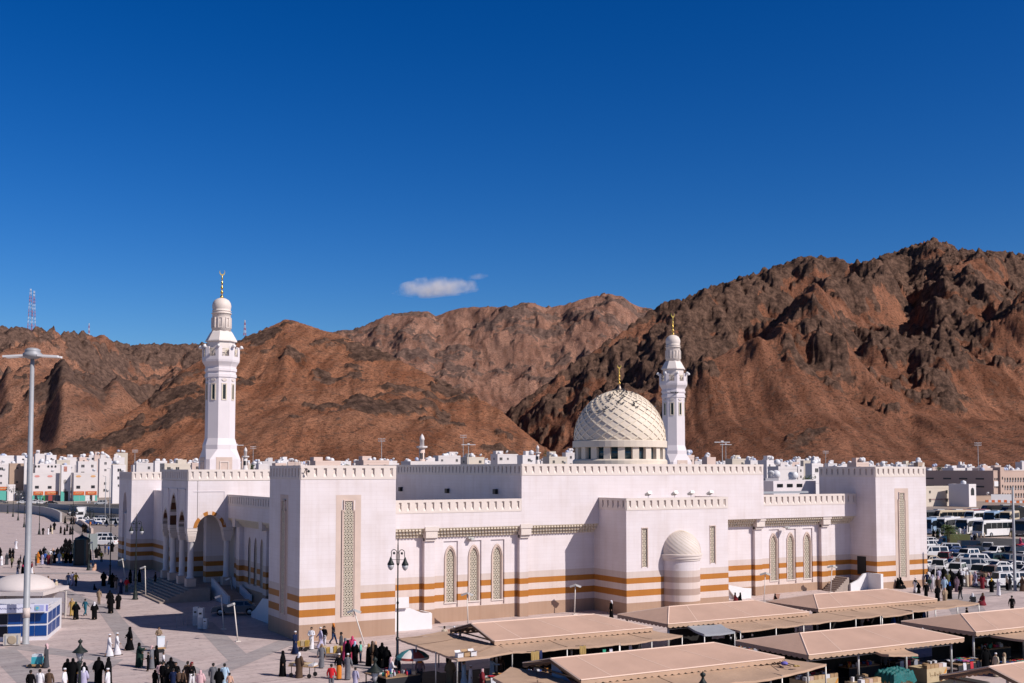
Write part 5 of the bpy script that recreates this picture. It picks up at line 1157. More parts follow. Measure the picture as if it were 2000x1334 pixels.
stall((1590, 1352), 3.0, 1.4, 'carton', 'orange-topped carton stall under the bottom awning corner', 4, .05)
stall((1990, 1318), 2.6, 1.2, 'clothes', 'clothes stall under the cut canopy at the right edge', 15, .1)
tc = stall((1748, 1352), 1.9, 1.3, 'carton', 'carton-fronted stall under the teal plastic cover', 5, .05)
p = tc.location; m = MB(); vs = []; n_ = 40
for j in range(n_+1):
    for i in range(n_+1):
        u, v = i/n_*2-1, j/n_*2-1; e = max(abs(u), abs(v)); z = 1.42-.16*(u*u+v*v)*.5-(.55 if e > .86 else 0)*((e-.86)/.14)+.06*math.sin(u*9+v*14)+.05*math.sin(v*17-u*5)+.035*math.sin(u*27+v*8)+.03*math.sin(v*31+u*13)+.1*math.exp(-((u-.2)**2+(v-.1)**2)*3); vs.append((u*1.12, v*.85, z))
m.add(vs, [(j*(n_+1)+i, j*(n_+1)+i+1, (j+1)*(n_+1)+i+1, (j+1)*(n_+1)+i) for j in range(n_) for i in range(n_)], True)
tag(m.build('plastic_cover', mat('teal_plastic', (.015, .14, .14), .6, spec=.25, var=.4, scale=3.5, bump=1.0, bscale=5), None, None, p, .05), 'crumpled teal plastic cover draped over a carton stall', 'cover')
for i, (x, y, w, kd) in enumerate([(40, 66.0, 3, 'mixed'), (43.5, 66.0, 2.6, 'clothes'), (47.5, 66.2, 2.6, 'mixed'), (57.8, 66.0, 2.4, 'clothes'), (62, 66.4, 3, 'mixed'), (66, 66.8, 3, 'clothes'), (70, 67.0, 2.6, 'mixed'), (36.5, 65.8, 2.2, 'clothes'), (74.5, 67.2, 3, 'mixed'), (80, 67.8, 3, 'clothes'), (55, 56.5, 3, 'clothes'), (60, 56.5, 3, 'mixed'), (64, 56.3, 2.4, 'clothes'), (74, 56.5, 3, 'mixed'), (79.5, 56.8, 2.6, 'clothes')]):
    stall(None, w, 1.1, kd, ORD[i]+' shaded '+('goods' if kd == 'mixed' else 'clothes')+' table inside the market, counted from the left', 20+i, 0, (x, y, gz(x, y)))
stall((776, 1342), 2.6, 1.6, 'mixed', 'street seller table with toys and bottles, under the striped umbrella', 31, .1, None, 14)
stall((740, 1338), 1.6, 1.2, 'mixed', 'small heap of colourful goods left of the tall street lamp foot', 32, .3, None, 8)
# umbrella
p = G(806, 1332); t = thing('parasol', 'parasol with teal, white and red panels over a street seller', 'umbrella', p, .2)
MB().tube([(0, 0, 0), (0, 0, 2.2)], .025, 6).build('pole', gpole, t)
cols = [mat('umb_teal', (.05, .22, .24), .7), mat('umb_white', (.7, .66, .64), .7), mat('umb_red', (.52, .09, .07), .7)]
for i in range(8):
    a0, a1 = i*math.pi/4-.6, (i+1)*math.pi/4-.6; m = MB(); pr = [(0.02, 2.25), (.4, 2.17), (.8, 2.0), (1.12, 1.75)]
    m.lathe(pr[::-1], 4, (0, 0), a0, a1); m.build('canopy_panel', cols[[1, 2, 1, 0, 0, 1, 2, 0][i]], t)
    m = MB(); m.lathe([(1.12, 1.58), (1.12, 1.75)], 4, (0, 0), a0, a1); m.build('valance_panel', cols[[2, 1, 2, 0, 0, 2, 1, 1][i]], t)
# carts
def cart(px, L_, W_, z, rz, lab, load, seed):
    p = G(*px); r = random.Random(seed); t = thing('handcart', lab, 'cart', p, rz)
    MB().box(-L_/2, L_/2, -W_/2, W_/2, z, z+.06).build('cart_bed', mat('cart_wood', (.45, .27, .12), .7, var=.1), t)
    for sx in (-1, 1):
        for sy in (-1, 1):
            m = MB(); m.T = Matrix.Translation((sx*(L_/2-.25), sy*(W_/2), .16)) @ Matrix.Rotation(math.pi/2, 4, 'X'); m.lathe([(.16, -.03), (.16, .03)], 12, smooth=False); m.build('wheel', blk, t)
    m = MB()
    for sx in (-1, 1):
        for sy in (-1, 1): m.box(sx*(L_/2-.25)-.02, sx*(L_/2-.25)+.02, sy*(W_/2-.05)-.02, sy*(W_/2-.05)+.02, .16, z)
    m.build('undercarriage', blk, t)
    m = MB(); m.tube([(L_/2, -W_/2+.05, z), (L_/2+.15, -W_/2+.05, z+.55), (L_/2+.15, W_/2-.05, z+.55), (L_/2, W_/2-.05, z)], .02, 5); m.build('push_handle', gpole, t)
    for i in range(load[0]):
        mt = load[1][i % len(load[1])]; m = MB(); x = -L_/2+L_*(i+.5)/load[0]; m.box(x-L_/load[0]*.43, x+L_/load[0]*.43, -W_/2+.04, W_/2-.04, z+.06, z+.06+load[2]*r.uniform(.8, 1.1)); m.build('goods_box', mt, t)
    return t
yel = mat('yellow_tray', (.50, .32, .07), .6, var=.2, scale=4)
cart((592, 1271), 1.0, .7, .35, -AZ, 'small cart stacked with yellow trays beside the man in navy', (3, [yel, kraft], .4), 1)
cart((648, 1284), 1.9, .8, .35, -AZ+.1, 'long low cart of yellow bundles behind the man in grey', (7, [yel, kraft, yel, mat('white_carton', (.6, .6, .6))], .42), 2)
cart((592, 1322), 1.9, .9, .75, -AZ-.3, 'wooden table cart tended by a woman in black and brown', (5, [kraft, mat('white_carton', (.6, .6, .6)), cardb], .16), 3)
cart((70, 1304), 1.1, .7, .15, -AZ, 'flat trolley carrying a cool box', (1, [cardb], .05), 4)
p = G(73, 1303); t = thing('cool_box', 'turquoise cool box with a white lid on a flat trolley', 'cool box', (p.x, p.y, .27), -AZ); MB().box(-.36, .36, -.25, .25, 0, .5).build('box', mat('turquoise_plastic', (.06, .42, .50), .5), t); MB().box(-.32, .30, -.22, .22, .5, .68).build('lid', mat('lid_white', (.66, .72, .76), .5), t)
cart((314, 1274), .7, .6, .3, -AZ+.4, 'small trolley carrying a white box, pushed by a man in a vest', (1, [cardb], .04), 5)
p = G(314, 1273); t = thing('white_crate', 'tall white box on a small trolley', 'box', (p.x, p.y, .40), -AZ+.4); MB().box(-.27, .27, -.25, .25, 0, .75).build('box', mat('white_plastic', (.66, .68, .74), .5), t); MB().box(-.29, .29, -.27, .27, .75, .82).build('lid', mat('lid_white', (.66, .72, .76)), t)

# ------------------------------------------------------------------ vehicles
tyre = mat('tyre', (.015, .015, .016), .85); rim = mat('wheel_rim', (.4, .4, .42), .3, metal=.7); carglass = mat('car_glass', (.012, .016, .02), .08, spec=.6)
paints = {n_: mat('paint_'+n_, c_, .25, spec=.5) for n_, c_ in dict(white=(.72, .70, .70), silver=(.40, .40, .42), black=(.015, .015, .018), blue=(.02, .05, .16), red=(.16, .02, .025), beige=(.52, .42, .30), green=(.02, .05, .045), grey=(.14, .14, .15), brown=(.12, .07, .05)).items()}
bodyp = mat('car_body_base', (.7, .7, .7), .3)
headl = mat('headlamp', (.6, .6, .62), .15); taill = mat('tail_lamp', (.35, .01, .01), .3); plate = mat('number_plate', (.6, .6, .58), .5); trim = mat('dark_trim', (.03, .03, .033), .6)
def make_car(kind):
    """x forward. side profile extruded with tumblehome"""
    L = {'sedan': 4.7, 'suv': 4.8, 'pickup': 5.2, 'van': 4.9}[kind]; Wd = .92; h = {'sedan': 1.45, 'suv': 1.82, 'pickup': 1.78, 'van': 1.95}[kind]
    belt = {'sedan': .95, 'suv': 1.1, 'pickup': 1.08, 'van': 1.12}[kind]; hl = L/2
    bonnet = {'sedan': .88, 'suv': 1.05, 'pickup': 1.02, 'van': 1.1}[kind]
    ws0, ws1 = {'sedan': (.95, .25), 'suv': (1.05, .55), 'pickup': (1.15, .6), 'van': (1.5, .9)}[kind]      # windscreen foot and head
    rr0, rr1 = {'sedan': (-1.75, -1.05), 'suv': (-2.28, -2.05), 'pickup': (-.95, -.85), 'van': (-2.38, -2.25)}[kind]  # rear glass foot and head
    t = thing('parked_car', 'x', 'car')
    wr = .34; xf, xr = hl-.88, -hl+.95
    def arch(xc): return [(xc+(wr+.06)*math.cos(a), .34+(wr+.06)*math.sin(a)) for a in [math.pi*i/7 for i in range(8)]][::-1]
    low = [(-hl+.04, .32)]+[(p_[0], p_[1]) for p_ in arch(xr)]+[(p_[0], p_[1]) for p_ in arch(xf)]+[(hl-.04, .30), (hl, .45), (hl-.03, .68), (hl-.12, bonnet-.08), (ws0, belt-.02)]
    tail = [(rr0, belt), (-hl+.05, belt-.03), (-hl, .6)] if kind in ('sedan',) else ([(-hl+.02, belt), (-hl, .5)] if kind != 'pickup' else [(rr0, belt), (-hl+.02, belt), (-hl, .5)])
    low += [(ws0-.2, belt)]+tail if kind == 'sedan' else [(ws0-.2, belt)]+tail
    m = MB(); n_ = len(low); secs = [(-Wd, 0), (-Wd+.05, 1), (Wd-.05, 1), (Wd, 0)]
    vs = []
    for y, q in secs:
        for (x, z) in low: vs.append((x*(1 if q else .985), y, z+(.0 if q else -.03 if z > .8 else 0)))
    fs = [(j*n_+i, (j+1)*n_+i, (j+1)*n_+(i+1) % n_, j*n_+(i+1) % n_) for j in range(3) for i in range(n_)]+[tuple(range(n_)), tuple(3*n_+i for i in range(n_-1, -1, -1))]
    m.add(vs, fs); m.build('body', bodyp, t)
    gh = [(ws0, belt-.03), (ws1, h), (rr1, h-.02), (rr0, belt-.03)]; ins = .16
    m = MB(); a = [(x, -Wd+.06 if z < h-.1 else -Wd+.06+ins, z) for x, z in gh]; b = [(x, -y_, z) for x, y_, z in a]
    m.add(a+b, [(0, 1, 2, 3), (7, 6, 5, 4), (1, 0, 4, 5), (2, 1, 5, 6), (3, 2, 6, 7)]); cab = m.build('cabin', bodyp, t)
    m = MB(); m.add([(ws1-.1, -.55, h+.01), (ws1-.1, .55, h+.01), (rr1+.15, .55, h-.005), (rr1+.15, -.55, h-.005)], [(0, 1, 2, 3)]); 
    def pane(nm, q, off):
        m = MB(); v = [Vector(x) for x in q]; nn = (v[1]-v[0]).cross(v[2]-v[0]).normalized()
        if nn.dot(Vector(off)) < 0: v = v[::-1]; nn = -nn
        c_ = sum(v, Vector())/4; v = [c_+(x-c_)*.93+nn*.006 for x in v]; w_ = [x-nn*.01 for x in v]; m.add(v+w_, [(0, 1, 2, 3), (0, 4, 5, 1), (1, 5, 6, 2), (2, 6, 7, 3), (3, 7, 4, 0)]); return m.build(nm, carglass, t)
    pane('windscreen', [a[0], a[1], b[1], b[0]], (1, 0, .5)); pane('rear_window', [a[3], a[2], b[2], b[3]], (-1, 0, .2))
    xs_ = [gh[0][0]-.22, .18 if kind != 'van' else .5, -.85 if kind != 'pickup' else -.9, rr0+.12] if kind != 'pickup' else [gh[0][0]-.22, .15, rr0+.1]
    for s in (-1, 1):
        for i in range(len(xs_)-1):
            x1_, x0_ = xs_[i], xs_[i+1]; 
            if x1_-x0_ < .25: continue
            def sy(z): return s*(Wd-.06-ins*max(0, (z-belt)/(h-belt)))
            zt = h-.1; zb = belt+.06; f0 = lambda x, z: x if i else x-(z-zb)/(zt-zb)*(ws0-ws1)*.8
            xb = x0_ if i < len(xs_)-2 else x0_; kx = (rr1-rr0)*.8 if i == len(xs_)-2 else 0
            q = [(x0_+.05, sy(zb), zb), (f0(x1_, zb)-.03, sy(zb), zb), (f0(x1_, zt)-.03, sy(zt), zt), (x0_+.05+kx, sy(zt), zt)]
            pane('side_window', q, (0, s, 0))
        m = MB(); m.box(ws0-.35, ws0-.22, s*Wd if s > 0 else -Wd-.16, s*Wd+.16 if s > 0 else -Wd, belt-.02, belt+.12); m.build('wing_mirror', bodyp, t)
        m = MB(); m.box(hl-.16, hl+.012, s*.62-.18, s*.62+.18, .62, .76); m.build('headlight', headl, t)
        m = MB(); m.box(-hl-.012, -hl+.1, s*.74-.1, s*.74+.1, .68, .95); m.build('tail_light', taill, t)
        for x in (xf, xr):
            m = MB(); m.T = Matrix.Translation((x, s*(Wd-.12), wr)) @ Matrix.Rotation(math.pi/2, 4, 'X'); m.lathe([(wr, -.11), (wr, .11)], 16, smooth=False); w = m.build('wheel', tyre, t)
            m = MB(); m.T = Matrix.Translation((x, s*(Wd-.01), wr)) @ Matrix.Rotation(math.pi/2, 4, 'X'); m.lathe([(.2, -.012), (.22, .0), (.2, .012)], 12); m.build('rim', rim, w)
    m = MB(); m.box(hl-.03, hl+.015, -.5, .5, .42, .62); m.build('grille', trim, t); m = MB(); m.box(hl-.02, hl+.03, -.8, .8, .25, .36); m.build('bumper', trim, t)
    m = MB(); m.box(-hl-.02, -hl+.02, -.25, .25, .62, .74); m.build('number_plate', plate, t)
    if kind == 'pickup':
        m = MB(); m.box(-hl+.08, rr0-.05, -Wd+.1, Wd-.1, belt-.02, belt+.006); m.build('truck_bed', trim, t)
    return t
CARS = {k_: make_car(k_) for k_ in ('sedan', 'suv', 'pickup', 'van')}
for i, c_ in enumerate(CARS.values()): pass
car_used = {}
desc = {}
def put_car(px, kind, color, hd, lab, group):
    p = G(*px); rz = math.radians(hd)-AZ
    src = CARS[kind]
    if kind not in car_used:
        car_used[kind] = 1; o = src; o.location = p; o.rotation_euler = (0, 0, rz)
        def rec(a):
            for ch in a.children:
                for sl in ch.material_slots:
                    if sl.material == bodyp: sl.link = 'OBJECT'; sl.material = paints[color]
                rec(ch)
        rec(o)
    else: 
        o = dup(src, p, rz)
        def rec(a):
            for ch in a.children:
                if ch.name.startswith(('body', 'cabin', 'wing_mirror')):
                    ch.material_slots[0].link = 'OBJECT'; ch.material_slots[0].material = paints[color]
                rec(ch)
        rec(o)
    o['label'] = lab; o['group'] = group; return o
# heading in degrees: 0 = nose to the right of the photo, 90 = away from the camera, 180 = nose to the left
RC = [(1816, 1075, 'suv', 'white', 20), (1848, 1082, 'suv', 'white', 165), (1868, 1084, 'sedan', 'blue', 15), (1821, 1091, 'van', 'white', 190), (1900, 1078, 'van', 'black', 0), (1908, 1088, 'suv', 'black', 10), (1930, 1080, 'pickup', 'white', 60), (1947, 1089, 'suv', 'white', 205), (1974, 1090, 'suv', 'black', 200), (1996, 1083, 'sedan', 'blue', 190), (1997, 1096, 'sedan', 'white', 200),
      (1844, 1103, 'suv', 'red', 240), (1820, 1104, 'sedan', 'beige', 30), (1871, 1099, 'sedan', 'silver', 200), (1888, 1095, 'suv', 'white', 215), (1916, 1106, 'suv', 'white', 5), (1956, 1104, 'suv', 'green', 20), (1978, 1103, 'sedan', 'white', 195),
      (1834, 1119, 'suv', 'white', 240), (1862, 1111, 'sedan', 'silver', 185), (1884, 1110, 'sedan', 'white', 10), (1868, 1127, 'suv', 'white', 235), (1904, 1118, 'van', 'silver', 0), (1932, 1113, 'sedan', 'silver', 15), (1949, 1117, 'sedan', 'white', 190), (1978, 1116, 'sedan', 'white', 185), (1912, 1130, 'suv', 'white', 235), (1936, 1133, 'suv', 'brown', 225), (1962, 1132, 'suv', 'white', 10), (1996, 1124, 'sedan', 'silver', 200), (1809, 1114, 'sedan', 'white', 30),
      (1958, 1147, 'pickup', 'white', 10), (1998, 1146, 'suv', 'white', 5), (1812, 1064, 'sedan', 'white', 180), (2012, 1110, 'suv', 'grey', 20), (2020, 1132, 'sedan', 'red', 10), (1990, 1106, 'suv', 'grey', 15)]
cnt = {}
RCs = sorted(RC, key=lambda c_: c_[1]); rowsname = {0: 'back', 1: 'middle', 2: 'front'}
from collections import defaultdict
grp = defaultdict(list)
for c_ in RC: grp[(c_[2], c_[3], 0 if c_[1] < 1092 else 1 if c_[1] < 1112 else 2)].append(c_)
nm = {'sedan': 'saloon car', 'suv': 'four-wheel-drive car', 'pickup': 'pickup truck', 'van': 'high-roofed van'}
for (kd, cl, rw), L_ in sorted(grp.items()):
    L_.sort()
    for i, c_ in enumerate(L_):
        lb = f"{cl} {nm[kd]} {rowsname[rw]} of the right car park" + (f", {ORD[i]} from left" if len(L_) > 1 else '')
        put_car(c_[:2], kd, cl, c_[4], lb, 'cars packed in the car park at the right')
put_car((462, 1200), 'sedan', 'grey', 185, 'grey saloon car parked in deep shade beside the mosque side wing', 'cars parked left of the mosque')
LC = [(3, 983, 'sedan', 'grey', 0, 'grey saloon at the far left kerb by the shop'), (45, 984, 'sedan', 'white', 0, 'white saloon at the shop kerb just left of the mast'), (68, 984, 'suv', 'white', 180, 'white car at the shop kerb, just right of the mast'), (80, 984.5, 'sedan', 'white', 10, 'white saloon at the shop kerb before the green shopfront'), (101, 985, 'sedan', 'black', 10, 'black saloon at the shop kerb below the orange signs'), (197, 986, 'van', 'silver', 190, 'silver van parked at the right end of the shop street'),
      (202, 958, 'suv', 'grey', 60, 'dark car in the alley right of the shops'), (168, 1022, 'suv', 'white', 20, 'white four-wheel drive, first in the side lot'), (179, 1026, 'sedan', 'blue', 30, 'blue saloon in the middle of the side lot'), (190, 1025, 'suv', 'white', 200, 'white four-wheel drive in the side lot near the mosque'), (222, 1026, 'van', 'silver', 190, 'silver van beside the far corner tower'), (196, 1058, 'suv', 'white', 170, 'upper white four-wheel drive near the far tower'), (203, 1066, 'suv', 'white', 175, 'lower white four-wheel drive near the far tower'), (215, 1062, 'sedan', 'white', 160, 'white saloon touching the far tower shade'), (148, 1008, 'sedan', 'black', 0, 'black saloon on the sunken ramp road')]
for c_ in LC: put_car(c_[:2], c_[2], c_[3], c_[4], c_[5], 'cars parked left of the mosque')
# box truck on the ramp road
p = G(158, 1014); t = thing('box_truck', 'white box truck with faint side lettering on the ramp road', 'truck', p, -AZ+math.radians(-75))
MB().box(-3.2, 1.4, -1.15, 1.15, .9, 3.5).build('cargo_box', paints['white'], t); m = MB(); m.box(1.5, 3.2, -1.05, 1.05, .5, 2.4); cb_ = m.build('cab', paints['white'], t); MB().box(3.19, 3.22, -.95, .95, 1.4, 2.2).build('windscreen', carglass, t)
m = MB(); scribble(m, -2.9, 1.1, 2.3, -1.165, .4, 8, .03); m.build('side_lettering', mat('lettering_grey', (.25, .25, .3)), t)
for x in (-2.2, 2.2):
    for s in (-1, 1): m = MB(); m.T = Matrix.Translation((x, s*1.0, .45)) @ Matrix.Rotation(math.pi/2, 4, 'X'); m.lathe([(.45, -.14), (.45, .14)], 14, smooth=False); m.build('wheel', tyre, t)
MB().box(-3.2, 3.1, -.5, .5, .45, .9).build('chassis', trim, t)
def make_bus():
    t = thing('coach', 'x', 'bus'); L, W_, H = 11.5, 1.27, 3.45; hl = L/2
    prof = [(-hl, .35), (hl-.05, .35), (hl, .8), (hl-.02, 1.3), (hl-.22, 2.6), (hl-.55, 3.3), (hl-.9, H), (-hl+.3, H), (-hl, H-.25)]
    m = MB(); n_ = len(prof); vs = []
    for y, sx, dz in ((-W_+.1, 1, 0), (-W_, .995, -.12), (W_, .995, -.12), (W_-.1, 1, 0)):
        pass
    for y, k_ in ((-W_, 0), (-W_+.12, 1), (W_-.12, 1), (W_, 0)):
        for x, z in prof: vs.append((x, y, z if (k_ or z < 3) else z-.14))
    m.add(vs, [(j*n_+i, (j+1)*n_+i, (j+1)*n_+(i+1) % n_, j*n_+(i+1) % n_) for j in range(3) for i in range(n_)]+[tuple(range(n_)), tuple(3*n_+i for i in range(n_-1, -1, -1))]); m.build('body', bodyp, t)
    m = MB(); m.add([(hl+.01, -1.12, 1.3), (hl+.01, 1.12, 1.3), (hl-.2, 1.12, 2.6), (hl-.2, -1.12, 2.6), (hl-.5, 1.05, 3.2), (hl-.5, -1.05, 3.2)], [(0, 1, 2, 3), (3, 2, 4, 5)]); m.add([(hl-.1, -1.12, 1.3), (hl-.1, 1.12, 1.3), (hl-.1, 1.12, 1.32), (hl-.1, -1.12, 1.32)], [(0, 1, 2, 3)]); m.build('windscreen', carglass, t)
    for s in (-1, 1):
        for i in range(6):
            x0 = -hl+.5+i*1.65; m = MB(); m.box(x0, x0+1.58, s*W_-.01 if s > 0 else -W_-.015, s*W_+.015 if s > 0 else -W_+.01, 1.75, 2.95); m.build('side_window', carglass, t)
        m = MB(); m.box(hl-1.35, hl-.45, s*W_-.01 if s > 0 else -W_-.018, s*W_+.018 if s > 0 else -W_+.01, .6, 2.7); m.build('door', carglass, t)
        m = MB(); m.tube([(hl-.3, s*1.1, 3.0), (hl+.35, s*1.3, 2.9), (hl+.35, s*1.35, 2.5)], .04, 5); m.box(hl+.28, hl+.4, s*1.35-.12, s*1.35+.12, 2.1, 2.55); m.build('wing_mirror', trim, t)
        m = MB(); m.box(hl-.06, hl+.015, s*.9-.2, s*.9+.2, .6, .8); m.build('headlight', headl, t)
        for x in (hl-2.7, -hl+2.9):
            m = MB(); m.T = Matrix.Translation((x, s*1.12, .5)) @ Matrix.Rotation(math.pi/2, 4, 'X'); m.lathe([(.5, -.16), (.5, .17)], 16, smooth=False); w = m.build('wheel', tyre, t)
            m = MB(); m.T = Matrix.Translation((x, s*1.3, .5)) @ Matrix.Rotation(math.pi/2, 4, 'X'); m.lathe([(.28, -.01), (.3, .0), (.28, .01)], 12); m.build('rim', rim, w)
    MB().box(-2.5, -.3, -.8, .8, H, H+.2).build('roof_unit', mat('roof_unit', (.5, .5, .5), .5), t); MB().box(hl-.02, hl+.02, -.3, .3, .45, .6).build('number_plate', plate, t)
    return t
bus = make_bus(); bf = True
paints['lightblue'] = mat('paint_lightblue', (.30, .42, .58), .3); paints['cream'] = mat('paint_cream', (.60, .48, .34), .3); paints['maroon'] = mat('paint_maroon', (.22, .04, .05), .3)
BUS = [(1822, 1042, 'lightblue', 235, 'light blue coach at the left end of the coach row'), (1850, 1041, 'white', 232, 'white coach with a black curved windscreen, left of the biggest white one'), (1893, 1043, 'white', 232, 'large white coach with swept black front behind the palm'), (1946, 1048, 'white', 208, 'boxy white coach showing its side, open hatch, by the bollards'), (2003, 1046, 'grey', 235, 'dark grey coach cut by the right photo edge'),
       (1826, 1022, 'grey', 200, 'dark-windowed coach at the far left of the rear row'), (1862, 1022, 'cream', 200, 'cream coach, second in the rear row'), (1892, 1020, 'maroon', 195, 'maroon coach roof in the middle of the rear row'), (1918, 1024, 'white', 215, 'white coach with blue stripe behind the boxy one'), (1942, 1025, 'lightblue', 235, 'pale blue coach in the rear row'), (1972, 1025, 'cream', 235, 'tan-topped coach in the rear row by the steel pole'), (1955, 1010, 'black', 190, 'black coach farthest back, beside the dirt yard'), (1992, 1014, 'black', 200, 'black coach farthest back at the right edge')]
for x, y, cl, hd, lb in BUS:
    p = G(x, y); rz = math.radians(hd)-AZ
    if bf: o = bus; o.location = p; o.rotation_euler = (0, 0, rz); bf = False
    else: o = dup(bus, p, rz)
    for ch in o.children:
        if ch.name.startswith('body'): ch.material_slots[0].link = 'OBJECT'; ch.material_slots[0].material = paints[cl]
    o['label'] = lb; o['group'] = 'coaches in the bus park'
# box van with coloured side
p = G(1862, 1073); t = thing('food_van', 'blue van with an olive panel side and white rear, behind the palm', 'van', p, -AZ+math.radians(176))
MB().box(-2.6, 1.2, -1.0, 1.0, .5, 2.6).build('cargo_box', mat('van_olive', (.13, .13, .05), .5), t); m = MB(); m.plate([(1.2, .45), (3.0, .45), (3.0, 1.2), (2.3, 1.35), (1.8, 2.2), (1.2, 2.4)], 'y', -.95, .95); m.build('cab', mat('van_blue', (.02, .08, .16), .4), t)
MB().box(-2.64, -2.6, -.95, .95, .55, 2.55).build('rear_door', paints['lightblue'], t); MB().box(-2.67, -2.64, -.4, .4, 1.6, 2.2).build('rear_window', carglass, t)
for x in (-1.7, 2.1):
    for s in (-1, 1): m = MB(); m.T = Matrix.Translation((x, s*.9, .38)) @ Matrix.Rotation(math.pi/2, 4, 'X'); m.lathe([(.38, -.12), (.38, .12)], 14, smooth=False); m.build('wheel', tyre, t)
MB().box(1.55, 2.0, -.97, .97, 1.4, 2.0).build('side_window', carglass, t)

# added dark sheets and screens that paint deep shade under the market roofs
shade_sheet_m = mat('market_shade_sheet', (.045, .04, .038), .9, var=.3, scale=1.5); shade_screen_m = mat('shade_screen_dark', (.02, .018, .018), .95)
for a_, b_, c_, d_ in ((36, 50, 66.5, 73.0), (52.5, 86, 67.3, 74), (35, 49, 51.8, 58), (51.6, 66, 53.2, 58.8), (68.4, 86, 52.5, 59.5), (32.4, 45, 63.6, 66.5), (32.4, 36, 66.5, 74), (45, 86, 64.6, 66.5), (51, 66, 50.5, 53.2), (34, 51, 49.0, 51.8), (70, 86, 49.8, 52.5)): sheet('market_shade_sheet', [(a_, c_), (b_, c_), (b_, d_), (a_, d_)], shade_sheet_m, .03, px=False)
i_ = 0
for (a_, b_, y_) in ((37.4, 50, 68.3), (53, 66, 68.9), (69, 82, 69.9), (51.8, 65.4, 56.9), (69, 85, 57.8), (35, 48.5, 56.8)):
    g_ = gz((a_+b_)/2, y_); t = thing('shade_screen', ORD[i_]+' added dark screen deepening the shade under the market roofs, counted from the left', 'cloth', ((a_+b_)/2, y_, g_)); i_ += 1
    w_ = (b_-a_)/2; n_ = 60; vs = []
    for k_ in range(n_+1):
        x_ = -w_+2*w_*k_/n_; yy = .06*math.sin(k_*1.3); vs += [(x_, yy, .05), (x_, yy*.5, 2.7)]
    MB().add(vs, [(2*k_, 2*k_+2, 2*k_+3, 2*k_+1) for k_ in range(n_)], True).build('cloth', shade_screen_m, t); MB().tube([(-w_, 0, 2.7), (w_, 0, 2.7)], .03, 5).build('rail', pst, t)
# ------------------------------------------------------------------ people
skin_m = mat('skin_brown', (.32, .19, .13), .6); skin_d = mat('skin_dark', (.10, .055, .035), .6); hair_m = mat('black_hair', (.012, .01, .009), .7)
COL = dict(black=(.004, .004, .005), white=(.72, .70, .74), cream=(.60, .50, .38), navy=(.012, .02, .06), grey=(.16, .16, .18), darkgrey=(.06, .06, .07), brown=(.10, .06, .04), khaki=(.30, .21, .14), tan=(.38, .27, .18), mustard=(.42, .28, .09), teal=(.02, .12, .18), blue=(.02, .10, .42), lilac=(.45, .42, .58), yellow=(.65, .38, .03), orange=(.62, .20, .03), red=(.55, .02, .03), maroon=(.18, .02, .03), pink=(.60, .06, .16), peach=(.60, .36, .26), green=(.05, .18, .10), mint=(.18, .50, .40), lightblue=(.38, .52, .66), jeans=(.03, .06, .14), olive=(.14, .13, .06), darkgreen=(.015, .035, .03), mauve=(.14, .09, .12), gold=(.35, .20, .07), checked=(.60, .40, .42), palepink=(.62, .40, .42), plaid=(.28, .16, .16), leopard=(.17, .13, .08))
def cm(c): return mat('cloth_'+c, COL[c], .9, var=.2, scale=7, spec=.08 if sum(COL[c]) < .1 else .2)
POSES = {
 'stand': dict(leg=((-.09, 0, 0, 0), (.09, 0, 0, .02)), arm=((-.27, .02, 1.14, -.27, .07, .90), (.27, .0, 1.14, .28, .05, .90))),
 'walk': dict(leg=((-.09, .16, .10, .27), (.09, -.02, -.16, -.30)), arm=((-.25, -.08, 1.15, -.26, -.10, .92), (.25, .08, 1.16, .24, .24, .98))),
 'fold': dict(leg=((-.09, 0, .02, 0), (.09, .02, 0, .04)), arm=((-.26, .03, 1.16, -.10, .26, 1.13), (.26, .03, 1.16, .08, .28, 1.08))),
 'reach': dict(leg=((-.1, .05, .05, .08), (.1, -.05, -.05, -.06)), arm=((-.27, .02, 1.15, -.26, .08, .92), (.34, .14, 1.28, .42, .38, 1.30))),
 'sit': dict(leg=((-.16, .30, .36, .14), (.16, .32, .36, .16)), arm=((-.26, .06, .62, -.12, .26, .48), (.26, .06, .62, .14, .26, .46)), drop=.58),
}
